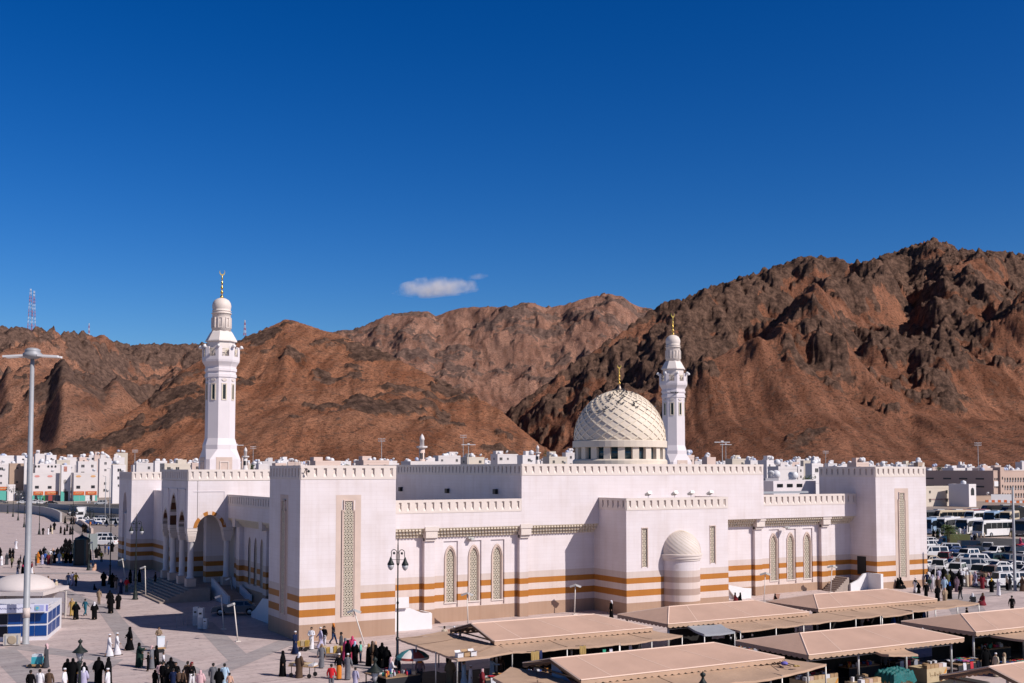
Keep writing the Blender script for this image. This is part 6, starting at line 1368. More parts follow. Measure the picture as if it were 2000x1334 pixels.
def body_mesh(pose):
    P = POSES[pose]; dr = P.get('drop', 0)
    V = []; E = []; Rr = []
    def v(p, r, par=None, r2=None):
        V.append(p); Rr.append((r, r2 or r)); 
        if par is not None: E.append((par, len(V)-1))
        return len(V)-1
    z = lambda h: h-dr
    pel = v((0, 0, z(.93)), .13, None, .10); sp = v((0, 0, z(1.12)), .12, pel, .09); ch = v((0, 0, z(1.32)), .14, sp, .10); nb = v((0, 0, z(1.45)), .06, ch); nk = v((0, .01, z(1.51)), .052, nb)
    h0 = v((0, .025, z(1.565)), .072, nk, .08); h1 = v((0, .02, z(1.63)), .078, h0, .092); v((0, .01, z(1.69)), .05, h1, .06); v((0, .115, z(1.60)), .014, h0)
    v((-.085, .02, z(1.61)), .014, h1); v((.085, .02, z(1.61)), .014, h1)
    for i, s in enumerate((-1, 1)):
        ex, ey, ez, wx, wy, wz = P['arm'][i]; ez = ez if dr else ez; dz = 0 if dr else 0
        sh = v((s*.17, 0, z(1.40)), .055, ch); el = v((ex, ey, ez), .040, sh); wr_ = v((wx, wy, wz), .026, el)
        d = (Vector((wx, wy, wz))-Vector((ex, ey, ez))).normalized(); side_ = Vector((0, 1, 0)) if abs(d.z) > .7 else Vector((0, 0, 1)); side_ = (side_-d*side_.dot(d)).normalized(); nrm = d.cross(side_)
        pal = v(tuple(Vector((wx, wy, wz))+d*.07), .024, wr_, .034); base = Vector(V[pal])
        for f in range(4):
            o = side_*(.030-.020*f); L = (.07, .08, .075, .058)[f]; a = v(tuple(base+o+d*L*.5), .0085, pal); v(tuple(base+o+d*L*.92+nrm*s*.02), .0075, a)
        th = Vector((wx, wy, wz))+d*.03; a = v(tuple(th+side_*.045+d*.02), .0095, wr_); v(tuple(th+side_*.055+d*.05), .0085, a)
        lx, ky, kz_, ay = P['leg'][i]
        hp = v((s*.085, 0, z(.86)), .095, pel)
        if pose == 'sit': kn = v((lx, ky+.02, .36), .062, hp); an = v((lx*.6, ay, .07), .040, kn)
        else: kn = v((lx, ky, .48), .062, hp); an = v((lx, ay, .08 if pose != 'walk' or i == 0 else .12), .040, kn)
        hl = V[an]; v((hl[0], hl[1]+.15, .035), .036, an)
    me = bpy.data.meshes.new('person_body'); me.from_pydata(V, E, []); o = bpy.data.objects.new('tmp_body', me); col.objects.link(o)
    m = o.modifiers.new('skin', 'SKIN'); m.use_smooth_shade = True
    for i, sv in enumerate(me.skin_vertices[0].data): sv.radius = Rr[i]; sv.use_root = (i == 0)
    s = o.modifiers.new('sub', 'SUBSURF'); s.levels = 1; s.render_levels = 1
    dg = bpy.context.evaluated_depsgraph_get(); dg.update(); nm_ = bpy.data.meshes.new_from_object(o.evaluated_get(dg))
    bpy.data.objects.remove(o); bpy.data.meshes.remove(me); nm_.name = 'person_body'; nm_.materials.clear(); nm_.materials.append(skin_m)
    for p_ in nm_.polygons: p_.use_smooth = True
    return nm_
def loft(rings, n=16, fold=0, seed=1, cap=True):      # rings: (z, cx, cy, rx, ry)
    m = MB(); r_ = random.Random(seed); ph = [r_.uniform(0, 6) for _ in range(3)]; vs = []; zmax = rings[-1][0]; zmin = rings[0][0]
    for z, x, y, rx, ry in rings:
        k = (zmax-z)/(zmax-zmin)
        for i in range(n):
            a = 2*math.pi*i/n; f = 1+fold*k*(math.sin(3*a+ph[0])*.5+math.sin(5*a+ph[1])*.5); vs.append((x+rx*f*math.cos(a), y+ry*f*math.sin(a), z))
    fs = [(j*n+i, j*n+(i+1) % n, (j+1)*n+(i+1) % n, (j+1)*n+i) for j in range(len(rings)-1) for i in range(n)]
    if cap: fs.append(tuple((len(rings)-1)*n+i for i in range(n)))
    m.add(vs, fs, True); return m
def sleeves(m, pose, r0, r1, end=1.0, sh=(.17, 1.40)):
    P = POSES[pose]; dr = P.get('drop', 0)
    for i, s in enumerate((-1, 1)):
        ex, ey, ez, wx, wy, wz = P['arm'][i]; w = Vector((ex, ey, ez)).lerp(Vector((wx, wy, wz)), end)
        m.tube([(s*(sh[0]-.06), 0, sh[1]-dr+.01), (s*sh[0], 0, sh[1]-dr), (ex, ey, ez), tuple(w)], [r0*1.1, r0, (r0+r1)/2, r1], 8)
GM = {}
def garments(pose):
    if pose in GM: return GM[pose]
    P = POSES[pose]; dr = P.get('drop', 0); wl = pose == 'walk'; d = {}
    hy = .02 if wl else 0; hr = .30 if wl else .21
    if pose == 'sit':
        m = loft([(0.0, 0, .16, .40, .42), (.12, 0, .18, .40, .40), (.34, 0, .14, .30, .30), (.42, 0, .04, .22, .20), (.6, 0, 0, .19, .15), (.78, 0, 0, .20, .13), (.86, 0, 0, .12, .09), (.9, 0, 0, .05, .05)], fold=.1)
        sleeves(m, pose, .075, .06, .9); d['abaya'] = m.mesh('robe', cm('black')); d['thobe'] = d['abaya']
        z0 = -.58
    else:
        m = loft([(.03, 0, hy, .24, hr+.05), (.25, 0, hy, .23, hr+.02), (.6, 0, 0, .235, .21), (.95, 0, 0, .25, .20), (1.15, 0, 0, .27, .19), (1.34, 0, 0, .235, .15), (1.43, 0, 0, .15, .1), (1.5, 0, 0, .06, .06)], fold=.13, seed=2)
        sleeves(m, pose, .10, .12, .95); d['abaya'] = m.mesh('robe', cm('black'))
        m = loft([(.07, 0, hy, .20, hr+.02), (.3, 0, hy, .19, hr-.02), (.62, 0, 0, .185, .16), (.95, 0, 0, .18, .145), (1.2, 0, 0, .185, .135), (1.36, 0, 0, .195, .12), (1.43, 0, 0, .13, .085), (1.49, 0, 0, .058, .058)], fold=.07, seed=3)
        sleeves(m, pose, .07, .05, .98); d['thobe'] = m.mesh('robe', cm('white')); z0 = 0
    m = loft([(.86-dr if not dr else .3, 0, 0, .175, .13), (1.1-dr, 0, 0, .17, .12), (1.36-dr, 0, 0, .195, .115), (1.43-dr, 0, 0, .13, .085), (1.48-dr, 0, 0, .058, .058)], fold=.03); sleeves(m, pose, .065, .045, .75); d['shirt'] = m.mesh('shirt', cm('white'))
    m = MB()
    for i, s in enumerate((-1, 1)):
        lx, ky, _, ay = P['leg'][i]
        if pose == 'sit': m.tube([(s*.08, 0, .36), (lx, ky+.02, .38), (lx*.6, ay, .12)], [.11, .085, .06], 8)
        else: m.tube([(s*.06, 0, .98), (s*.085, 0, .86), (lx, ky, .48), (lx, ay, .11 if not (wl and i) else .15)], [.12, .105, .078, .062], 8)
    d['trousers'] = m.mesh('trousers', cm('jeans'))
    m = loft([(.10, 0, hy, .17, .16+(.06 if wl else 0)), (.5, 0, 0, .18, .16), (.95, 0, 0, .17, .13), (1.0, 0, 0, .16, .12)], fold=.06); d['skirt'] = m.mesh('skirt', cm('brown'))
    H = lambda z: z-dr
    m = loft([(H(1.28), 0, -.015, .19, .135), (H(1.42), 0, -.01, .155, .12), (H(1.50), 0, .0, .105, .105), (H(1.58), 0, .005, .10, .112), (H(1.66), 0, .0, .095, .11), (H(1.73), 0, -.01, .06, .07), (H(1.745), 0, -.01, .02, .02)], fold=.05); d['headscarf'] = m.mesh('headscarf', cm('black'))
    m = MB(); m.add([(-.055, .119, H(1.53)), (.055, .119, H(1.53)), (.06, .112, H(1.585)), (-.06, .112, H(1.585))], [(0, 1, 2, 3)]); d['veil'] = m.mesh('veil', cm('black'))
    m = loft([(H(1.36), 0, -.07, .15, .07), (H(1.5), 0, -.06, .12, .07), (H(1.6), 0, -.035, .108, .10), (H(1.67), 0, -.005, .098, .11), (H(1.73), 0, 0, .07, .085), (H(1.745), 0, 0, .02, .02)], fold=.08); d['ghutra'] = m.mesh('headcloth', cm('checked'))
    m = loft([(H(1.655), 0, .01, .088, .104), (H(1.70), 0, .01, .086, .10), (H(1.73), 0, .01, .07, .085), (H(1.735), 0, .01, .02, .02)]); d['cap'] = m.mesh('cap', cm('white'))
    m = loft([(H(1.56), 0, -.045, .082, .065), (H(1.63), 0, -.02, .092, .098), (H(1.69), 0, .0, .086, .098), (H(1.725), 0, 0, .05, .06)]); d['hair'] = m.mesh('hair', hair_m)
    m = MB()
    for i, s in enumerate((-1, 1)):
        lx, _, _, ay = P['leg'][i]; x = lx*(.6 if pose == 'sit' else 1); zz = .05 if (wl and i) else 0; m.T = Matrix.Translation((x, ay+.05, zz)); m.lathe([(.02, 0), (.055, .01), (.055, .05), (.035, .085)], 8, sx=.8, sy=2.1); 
    m.T = None; d['shoes'] = m.mesh('shoes', mat('shoe_dark', (.03, .02, .018), .6)); d['body'] = body_mesh(pose); GM[pose] = d; return d
def person(x, y, kind, pose, hd, c1, c2, lab, group, h=1.0, head=None, z=None, world=None):
    p = world or G(x, y); 
    if z is not None: p = Vector((p.x, p.y, z))
    g = garments(pose); t = thing('person', lab, 'person', p, math.radians(hd)-AZ-math.pi/2, group)      # hd: 0 = facing right in the photo, 90 = away
    t.scale = (h, h, h)
    inst('body', g['body'], t, m=skin_m if not (head or '').startswith('dark') else skin_d)
    if kind == 'A': inst('abaya', g['abaya'], t, m=cm(c1)); inst('headscarf', g['headscarf'], t, m=cm(c2))
    if kind == 'T': inst('robe', g['thobe'], t, m=cm(c1))
    if kind in 'PC': inst('shirt', g['shirt'], t, m=cm(c1)); inst('trousers', g['trousers'], t, m=cm(c2))
    if kind == 'V': inst('shirt', g['shirt'], t, m=cm(c1)); inst('skirt', g['skirt'], t, m=cm(c2))
    if kind == 'B': inst('robe', g['thobe'], t, m=cm(c2)); inst('vest', g['shirt'], t, m=cm(c1), sc=(1.06, 1.1, 1.0))
    inst('shoes', g['shoes'], t)
    hd_ = (head or '').replace('dark', '')
    if kind != 'A':
        if hd_ in COL: inst('headcloth', g['ghutra'], t, m=cm(hd_))
        elif hd_ == 'cap': inst('cap', g['cap'], t, m=cm('white'))
        elif hd_ == 'hijab': inst('headscarf', g['headscarf'], t, m=cm('orange'))
        else: inst('hair', g['hair'], t)
    return t
NAME = {'checked': 'red-white', 'leopard': 'patterned brown', 'darkgrey': 'dark grey', 'darkgreen': 'dark green', 'lightblue': 'light blue', 'palepink': 'pale pink', 'plaid': 'plaid', 'jeans': 'dark blue'}
def nm_(c): return NAME.get(c, c)
def describe(kind, pose, c1, c2, head, h):
    who = 'child' if h < .85 else 'person'; act = {'walk': 'walking', 'stand': 'standing', 'fold': 'hands together', 'reach': 'reaching out', 'sit': 'seated'}[pose]
    hh = (head or '').replace('dark', '')
    if kind == 'A': s = f"{who} in {nm_(c1)} robe, {nm_(c2)} headscarf" if c1 != c2 else f"{who} all in {nm_(c1)}"
    elif kind == 'T': s = f"{who} in {nm_(c1)} robe"
    elif kind == 'B': s = f"{who} in {nm_(c1)} vest, {nm_(c2)} robe"
    elif kind == 'V': s = f"{who} in {nm_(c1)} top, {nm_(c2)} wrap"
    else: s = f"{who} in {nm_(c1)} top, {nm_(c2)} trousers"
    for e in ([act] if kind == 'A' else [('white cap' if hh == 'cap' else f"{nm_(hh)} headcloth" if hh in COL else 'orange scarf' if hh == 'hijab' else 'bareheaded'), act]):
        if len(s.split())+len(e.split()) <= 9: s += ', '+e
    return s
PEOPLE = [  # region, x, y, kind, pose, heading, c1, c2, head, height
 ('left plaza', [(147.7, 1210, 'A', 'walk', 80, 'black', 'darkgreen', None, 1), (140, 1203, 'T', 'walk', 90, 'mustard', None, 'tan', 1), (166, 1203, 'P', 'walk', 70, 'teal', 'teal', None, .98), (184, 1210, 'A', 'walk', 95, 'black', 'white', None, .98), (193, 1181, 'P', 'stand', 80, 'khaki', 'khaki', None, 1), (216, 1198, 'A', 'walk', 100, 'black', 'black', None, 1.05), (214, 1187, 'A', 'walk', 90, 'black', 'black', None, 1.05), (231, 1190, 'A', 'walk', 120, 'black', 'black', None, .95),
   (253, 1270, 'A', 'walk', 200, 'black', 'black', None, 1.08), (213, 1283, 'T', 'walk', 10, 'white', None, 'cap', 1.02), (228, 1280, 'T', 'walk', 10, 'white', None, 'cap', 1.02), (90, 1305, 'T', 'stand', 190, 'darkgrey', None, 'checked', 1.03), (310, 1266, 'P', 'fold', 270, 'khaki', 'jeans', None, 1),
   (133, 1146, 'P', 'stand', 100, 'navy', 'jeans', None, 1), (141.5, 1144, 'T', 'walk', 80, 'lilac', None, None, 1), (148, 1145.5, 'P', 'walk', 80, 'yellow', 'black', None, 1), (94, 1143, 'P', 'sit', 0, 'tan', 'white', None, 1), (101.5, 1147, 'T', 'sit', 0, 'palepink', None, None, .9), (110, 1152, 'T', 'sit', 180, 'cream', None, 'cap', 1.1),
   (31, 1073, 'T', 'walk', 60, 'white', None, 'cap', 1.05), (184, 1152, 'A', 'sit', 0, 'black', 'black', None, .6)]),
 ('porch shadow', [(202, 1145, 'A', 'stand', 90, 'black', 'black', None, 1.05), (226, 1151, 'V', 'walk', 280, 'brown', 'peach', None, 1), (219, 1148, 'A', 'stand', 90, 'black', 'black', None, 1.05), (236, 1160, 'T', 'stand', 90, 'navy', None, 'checked', 1), (247, 1157, 'P', 'stand', 90, 'red', 'olive', None, 1), (254, 1139, 'A', 'stand', 0, 'black', 'black', None, 1), (264, 1135, 'A', 'stand', 0, 'darkgrey', 'black', None, 1), (272, 1139, 'A', 'stand', 180, 'black', 'black', None, 1), (198, 1098, 'P', 'stand', 90, 'yellow', 'darkgrey', 'cap', 1), (225, 1062, 'A', 'stand', 90, 'black', 'black', None, 1)]),
 ('lower left group', [(271, 1303, 'A', 'reach', 20, 'darkgreen', 'black', None, 1.03), (289, 1311, 'P', 'fold', 200, 'black', 'black', None, .8), (296, 1307, 'T', 'stand', 0, 'grey', None, 'checked', .98), (305, 1305, 'A', 'stand', 200, 'black', 'black', None, .95), (319, 1307, 'P', 'walk', 0, 'white', 'black', None, .7), (278, 1302, 'P', 'stand', 200, 'darkgreen', 'darkgreen', None, .65)]),
 ('bottom left crowd', [(131, 1338, 'A', 'stand', 80, 'black', 'black', None, 1.02), (141.5, 1340, 'A', 'stand', 90, 'black', 'black', None, 1.07), (151, 1338, 'P', 'stand', 80, 'yellow', 'lilac', None, .92), (164, 1342, 'A', 'stand', 60, 'black', 'black', None, .95), (163, 1350, 'A', 'stand', 90, 'lilac', 'white', None, .9), (192, 1336, 'A', 'stand', 270, 'black', 'black', None, 1.05), (211, 1338, 'A', 'stand', 180, 'black', 'black', None, 1.07), (59, 1362, 'T', 'stand', 90, 'black', None, None, 1), (77, 1360, 'T', 'stand', 90, 'white', None, None, 1), (95, 1360, 'T', 'stand', 90, 'brown', None, None, 1), (125, 1358, 'T', 'stand', 0, 'white', None, 'cap', 1), (210, 1358, 'T', 'stand', 180, 'white', None, 'cap', 1),
   (312, 1340, 'P', 'stand', 90, 'palepink', 'grey', None, .95), (317, 1346, 'P', 'stand', 60, 'black', 'black', None, 1.05), (333, 1340, 'A', 'stand', 270, 'black', 'black', None, 1.1), (327, 1350, 'T', 'stand', 90, 'black', None, None, 1), (343, 1344, 'P', 'stand', 270, 'black', 'black', None, 1), (349, 1352, 'P', 'stand', 90, 'brown', 'black', None, .85), (357, 1352, 'P', 'stand', 60, 'brown', 'black', None, .85), (366, 1344, 'T', 'stand', 90, 'brown', None, None, 1.03), (374, 1346, 'P', 'reach', 330, 'black', 'white', 'maroon', 1.03), (338, 1352, 'T', 'stand', 90, 'navy', None, None, .9), (302, 1344, 'A', 'stand', 60, 'black', 'black', None, .7),
   (416, 1348, 'T', 'stand', 90, 'grey', None, None, 1.03), (438, 1349, 'T', 'stand', 95, 'lightblue', None, None, 1.03), (427, 1352, 'A', 'stand', 90, 'black', 'black', None, .9), (448, 1356, 'P', 'stand', 90, 'peach', 'brown', None, .8), (391, 1356, 'A', 'stand', 90, 'palepink', 'palepink', None, .9)]),
 ('corner tower crowd', [(576, 1278, 'T', 'walk', 330, 'navy', None, 'cap', 1.05), (608, 1269, 'T', 'fold', 260, 'white', None, None, 1.05), (626, 1267, 'T', 'walk', 200, 'lilac', None, 'cap', 1), (633, 1264, 'P', 'stand', 250, 'black', 'white', None, 1), (651, 1258, 'P', 'walk', 340, 'darkgrey', 'jeans', 'hijab', 1), (666, 1280, 'T', 'stand', 180, 'darkgrey', None, 'dark', 1.05), (674, 1291, 'A', 'stand', 20, 'pink', 'grey', None, 1), (688, 1288, 'A', 'stand', 270, 'pink', 'pink', None, 1.02), (679, 1297, 'A', 'stand', 40, 'black', 'black', None, 1.03), (693, 1297, 'A', 'stand', 60, 'black', 'lightblue', None, .98), (704, 1294, 'P', 'stand', 0, 'mint', 'jeans', None, .92), (720, 1301, 'A', 'stand', 30, 'black', 'gold', None, .95), (727, 1296, 'A', 'stand', 200, 'brown', 'brown', None, .97), (733, 1296, 'A', 'stand', 200, 'black', 'peach', None, .95), (746, 1304, 'A', 'stand', 60, 'black', 'black', None, 1.05), (755, 1310, 'A', 'stand', 70, 'black', 'black', None, 1.0), (738, 1308, 'A', 'stand', 90, 'black', 'black', None, .9)]),
 ('below corner tower', [(628, 1305, 'T', 'stand', 270, 'grey', None, 'tan', 1.02), (662, 1328, 'V', 'stand', 90, 'black', 'orange', 'cap', 1.05), (679, 1328, 'T', 'stand', 80, 'grey', None, 'cap', 1.05), (584, 1324, 'A', 'stand', 60, 'brown', 'white', None, 1.02), (552, 1321, 'A', 'stand', 0, 'black', 'black', None, 1.03), (647, 1350, 'P', 'stand', 90, 'red', 'grey', None, 1.03), (764, 1338, 'T', 'fold', 30, 'white', None, 'checked', 1.08), (820, 1336, 'P', 'stand', 90, 'plaid', 'darkgrey', 'orange', 1.05), (694, 1350, 'T', 'stand', 60, 'lilac', None, None, .9)]),
 ('bottom market edge', [(868, 1262, 'P', 'stand', 270, 'cream', 'grey', 'dark', .95), (887, 1264, 'T', 'stand', 250, 'lilac', None, 'cap', .98), (879, 1338, 'A', 'stand', 90, 'leopard', 'leopard', None, 1.02), (906, 1342, 'T', 'walk', 340, 'lightblue', None, None, 1), (961, 1336, 'T', 'reach', 20, 'lightblue', None, 'cap', 1.05), (977, 1332, 'P', 'stand', 90, 'brown', 'brown', 'cap', 1.02), (988, 1326, 'T', 'stand', 180, 'lilac', None, 'cap', 1.05), (874, 1316, 'P', 'stand', 0, 'black', 'black', None, 1), (1194, 1208, 'T', 'stand', 200, 'black', None, 'white', 1), (919, 1345, 'T', 'stand', 0, 'white', None, 'cap', .9), (942, 1352, 'A', 'stand', 0, 'maroon', 'checked', None, .9), (970, 1346, 'A', 'sit', 0, 'black', 'black', None, 1)]),
 ('shaded market stalls', [(1112, 1300, 'A', 'stand', 90, 'pink', 'palepink', None, 1), (1318, 1282, 'T', 'stand', 90, 'blue', None, 'lightblue', 1), (1460, 1262, 'T', 'stand', 180, 'white', None, 'cap', .9), (1451, 1266, 'P', 'stand', 0, 'grey', 'black', None, .9), (1683, 1240, 'A', 'stand', 90, 'white', 'grey', None, 1), (1695, 1243, 'A', 'stand', 90, 'black', 'palepink', None, .95), (1753, 1236, 'T', 'stand', 0, 'grey', None, 'cap', 1), (1745, 1240, 'A', 'stand', 0, 'blue', 'lightblue', None, 1), (1770, 1238, 'T', 'stand', 200, 'cream', None, 'cap', 1), (1781, 1240, 'T', 'stand', 200, 'lightblue', None, 'tan', .95), (1788, 1228, 'A', 'stand', 90, 'black', 'black', None, 1), (1806, 1226, 'P', 'stand', 0, 'blue', 'navy', None, .95), (1800, 1222, 'A', 'stand', 180, 'black', 'black', None, 1), (1946, 1322, 'T', 'stand', 200, 'cream', None, 'cap', .95), (1962, 1322, 'P', 'stand', 160, 'cream', 'grey', 'tan', .95), (1925, 1316, 'A', 'stand', 270, 'black', 'black', None, 1.1), (1729, 1322, 'P', 'stand', 270, 'darkgrey', 'black', 'grey', 1.0)]),
 ('left crowd row', [(70, 1105, 'P', 'stand', 40, 'olive', 'navy', None, 1), (74, 1100, 'A', 'stand', 60, 'orange', 'orange', None, 1), (82.5, 1103, 'T', 'stand', 60, 'lilac', None, None, 1.02), (88, 1100, 'P', 'stand', 90, 'blue', 'navy', None, 1), (94.5, 1102, 'A', 'stand', 90, 'maroon', 'olive', None, 1), (100, 1102, 'T', 'stand', 90, 'tan', None, None, 1.02), (106, 1100, 'A', 'stand', 90, 'black', 'white', None, .98), (115.5, 1100.5, 'T', 'stand', 90, 'lightblue', None, 'cap', 1.03), (123, 1100, 'P', 'stand', 90, 'yellow', 'darkgrey', 'cap', 1), (128.5, 1100, 'A', 'stand', 90, 'black', 'black', None, 1), (133, 1099, 'P', 'stand', 90, 'orange', 'black', None, 1), (138, 1100, 'A', 'stand', 90, 'black', 'palepink', None, 1), (145.5, 1099, 'T', 'stand', 90, 'black', None, 'cap', 1.03), (156, 1099, 'T', 'stand', 200, 'peach', None, None, .97), (78, 1094, 'A', 'stand', 90, 'black', 'black', None, 1), (90, 1093, 'T', 'stand', 90, 'grey', None, None, 1), (103, 1092, 'A', 'stand', 90, 'black', 'peach', None, 1), (98, 1094, 'T', 'stand', 90, 'white', None, 'cap', 1)]),
 ('dark left cluster', [(120, 1086, 'A', 'stand', 90, 'black', 'black', None, 1), (124, 1090, 'A', 'stand', 60, 'black', 'black', None, 1.02), (129, 1088, 'A', 'stand', 120, 'black', 'black', None, 0.98), (134, 1091, 'A', 'stand', 90, 'black', 'black', None, 1.03), (140, 1088, 'A', 'stand', 80, 'black', 'black', None, 1), (145, 1091, 'A', 'stand', 90, 'black', 'darkgrey', None, 1), (150, 1077, 'A', 'stand', 90, 'black', 'black', None, 1), (156, 1079, 'A', 'stand', 0, 'black', 'black', None, 1), (166, 1094, 'A', 'stand', 0, 'black', 'black', None, 1), (171, 1098, 'A', 'stand', 90, 'black', 'black', None, 1), (176, 1094, 'A', 'stand', 180, 'black', 'black', None, 1), (188, 1090, 'A', 'stand', 90, 'black', 'black', None, 1), (194, 1086, 'A', 'stand', 0, 'black', 'black', None, 1), (219, 1078, 'A', 'stand', 90, 'black', 'black', None, 1), (136, 1070, 'A', 'stand', 90, 'black', 'black', None, 1), (128, 1069, 'A', 'stand', 90, 'black', 'black', None, 1), (112, 1090, 'A', 'stand', 90, 'black', 'black', None, 1), (86, 1088, 'A', 'stand', 90, 'black', 'darkgrey', None, 1), (126, 1078, 'A', 'stand', 90, 'black', 'black', None, 1), (132, 1077, 'A', 'stand', 90, 'black', 'black', None, 1), (137.5, 1078, 'A', 'stand', 90, 'black', 'black', None, 1), (143, 1079, 'T', 'stand', 90, 'grey', None, None, 1), (148, 1084, 'A', 'stand', 0, 'black', 'black', None, 1), (154, 1086, 'A', 'stand', 0, 'black', 'black', None, 1), (161, 1090, 'T', 'stand', 90, 'black', None, None, 1), (167, 1086, 'A', 'stand', 90, 'black', 'black', None, 1), (205, 1082, 'P', 'stand', 0, 'navy', 'navy', None, 1), (212, 1084, 'P', 'stand', 180, 'blue', 'navy', None, 1)]),
 ('left edge group', [(3, 1105, 'T', 'stand', 0, 'white', None, None, 1), (13, 1103, 'A', 'stand', 60, 'darkgrey', 'grey', None, 1.05), (19, 1091, 'A', 'stand', 0, 'black', 'black', None, 1), (25, 1091, 'A', 'stand', 0, 'black', 'darkgrey', None, 1), (23, 1109, 'P', 'walk', 270, 'olive', 'black', None, .95), (40, 1101, 'P', 'walk', 200, 'navy', 'darkgrey', None, .8), (34, 1129, 'B', 'walk', 0, 'navy', 'white', 'cap', 1.0), (44, 1127, 'A', 'walk', 0, 'black', 'pink', None, .95), (62, 1121, 'V', 'walk', 0, 'maroon', 'white', None, 1), (36.5, 1112, 'P', 'stand', 90, 'black', 'black', None, .9), (0, 1090, 'A', 'stand', 60, 'black', 'black', None, 1), (47, 1108, 'A', 'walk', 0, 'black', 'black', None, 1)]),
 ('far plaza', [(84, 1044.5, 'T', 'stand', 90, 'black', None, 'cap', 1), (94, 1044.5, 'T', 'stand', 200, 'white', None, None, .98), (98.8, 1039, 'A', 'stand', 0, 'black', 'black', None, 1), (101.6, 1043, 'T', 'stand', 0, 'cream', None, 'cap', 1), (106, 1035, 'A', 'walk', 270, 'black', 'black', None, 1.1), (118.5, 1042, 'A', 'stand', 0, 'black', 'black', None, 1), (126, 1045, 'A', 'stand', 0, 'black', 'black', None, 1), (131, 1037.5, 'A', 'stand', 0, 'black', 'black', None, 1), (137, 1044.5, 'A', 'stand', 0, 'black', 'black', None, 1.03), (141.5, 1044, 'A', 'stand', 0, 'black', 'black', None, 1.05), (127, 1022.5, 'A', 'walk', 0, 'black', 'black', None, 1.1), (139, 1024, 'A', 'walk', 180, 'black', 'black', None, 1.1), (144, 1024.5, 'T', 'walk', 0, 'black', None, None, 1.1), (163, 1039, 'A', 'walk', 270, 'black', 'black', None, 1.15), (167, 1040.5, 'A', 'walk', 270, 'black', 'black', None, 1.15), (201, 1027, 'P', 'stand', 0, 'navy', 'white', None, 1), (176, 1031, 'P', 'stand', 90, 'orange', 'tan', None, 1), (171, 983, 'T', 'stand', 0, 'white', None, 'cap', 1.15), (176, 983, 'T', 'stand', 0, 'white', None, None, 1.15)]),
 ('right tower crowd', [(1809, 1170, 'T', 'stand', 250, 'black', None, 'cap', 1.03), (1788, 1158, 'B', 'walk', 20, 'black', 'white', 'cap', 1), (1794.6, 1159, 'A', 'walk', 200, 'black', 'black', None, .7), (1816, 1156, 'P', 'walk', 90, 'darkgreen', 'grey', None, .97), (1811, 1146, 'P', 'stand', 90, 'navy', 'black', None, 1), (1813.5, 1141, 'T', 'stand', 90, 'white', None, None, 1), (1824, 1139, 'A', 'stand', 90, 'black', 'black', None, 1), (1833, 1155, 'A', 'stand', 90, 'brown', 'palepink', None, 1), (1837.5, 1152, 'P', 'stand', 90, 'navy', 'black', None, .9), (1845, 1157, 'A', 'stand', 250, 'lightblue', 'lilac', None, 1), (1834, 1138, 'T', 'stand', 90, 'lilac', None, None, 1), (1844, 1136, 'A', 'stand', 90, 'black', 'black', None, 1.05), (1855, 1170, 'A', 'stand', 100, 'black', 'blue', None, 1.06), (1863, 1149, 'A', 'stand', 90, 'black', 'black', None, 1.05), (1869, 1156, 'A', 'walk', 270, 'mauve', 'mauve', None, 1), (1831.5, 1176, 'A', 'walk', 90, 'black', 'black', None, 1), (1846, 1179, 'A', 'walk', 90, 'tan', 'peach', None, .95), (1876, 1171, 'P', 'walk', 90, 'black', 'darkgrey', None, .98), (1878.5, 1146, 'T', 'stand', 90, 'black', None, 'white', 1.03), (1873, 1144, 'A', 'stand', 90, 'black', 'black', None, 1.03), (1889, 1146, 'T', 'stand', 100, 'cream', None, 'white', 1.03), (1895.5, 1146, 'T', 'stand', 90, 'peach', None, 'cream', 1.0), (1905, 1145, 'T', 'walk', 180, 'lilac', None, 'palepink', 1.03), (1919, 1150, 'A', 'stand', 90, 'maroon', 'black', None, .95), (1931, 1148, 'B', 'walk', 180, 'navy', 'white', 'checked', 1.0), (1937, 1157, 'A', 'stand', 60, 'black', 'yellow', None, .93), (1950.5, 1164, 'T', 'reach', 20, 'white', None, 'white', 1.08), (1967, 1153, 'V', 'stand', 0, 'cream', 'black', 'cream', .98), (1973, 1152, 'A', 'stand', 0, 'darkgrey', 'black', None, .9), (1997, 1155, 'A', 'walk', 0, 'brown', 'khaki', None, 1), (1977, 1200, 'P', 'stand', 90, 'black', 'black', None, 1.05), (1889, 1222, 'P', 'stand', 0, 'black', 'black', None, .95), (1920, 1182, 'A', 'sit', 200, 'maroon', 'brown', None, 1.1), (1754, 1150, 'A', 'sit', 0, 'black', 'black', None, 1.1), (1759, 1149.5, 'A', 'sit', 20, 'black', 'black', None, 1.15), (1827, 1146, 'P', 'stand', 80, 'grey', 'black', None, .9), (1822, 1150, 'A', 'stand', 80, 'white', 'lilac', None, .95), (1851, 1145, 'A', 'stand', 80, 'olive', 'grey', None, 1), (1857, 1141, 'A', 'stand', 80, 'black', 'black', None, 1.05), (1882, 1139, 'T', 'stand', 270, 'white', None, 'white', 1), (1890, 1139, 'T', 'stand', 270, 'grey', None, 'white', 1), (1875, 1138, 'T', 'stand', 270, 'grey', None, 'white', 1), (1925, 1142, 'V', 'stand', 90, 'khaki', 'brown', None, .95), (1446, 1174, 'A', 'sit', 180, 'black', 'black', None, .8), (1436, 1174, 'A', 'sit', 0, 'maroon', 'black', None, .8), (1514, 1174, 'A', 'sit', 0, 'black', 'black', None, .7)]),
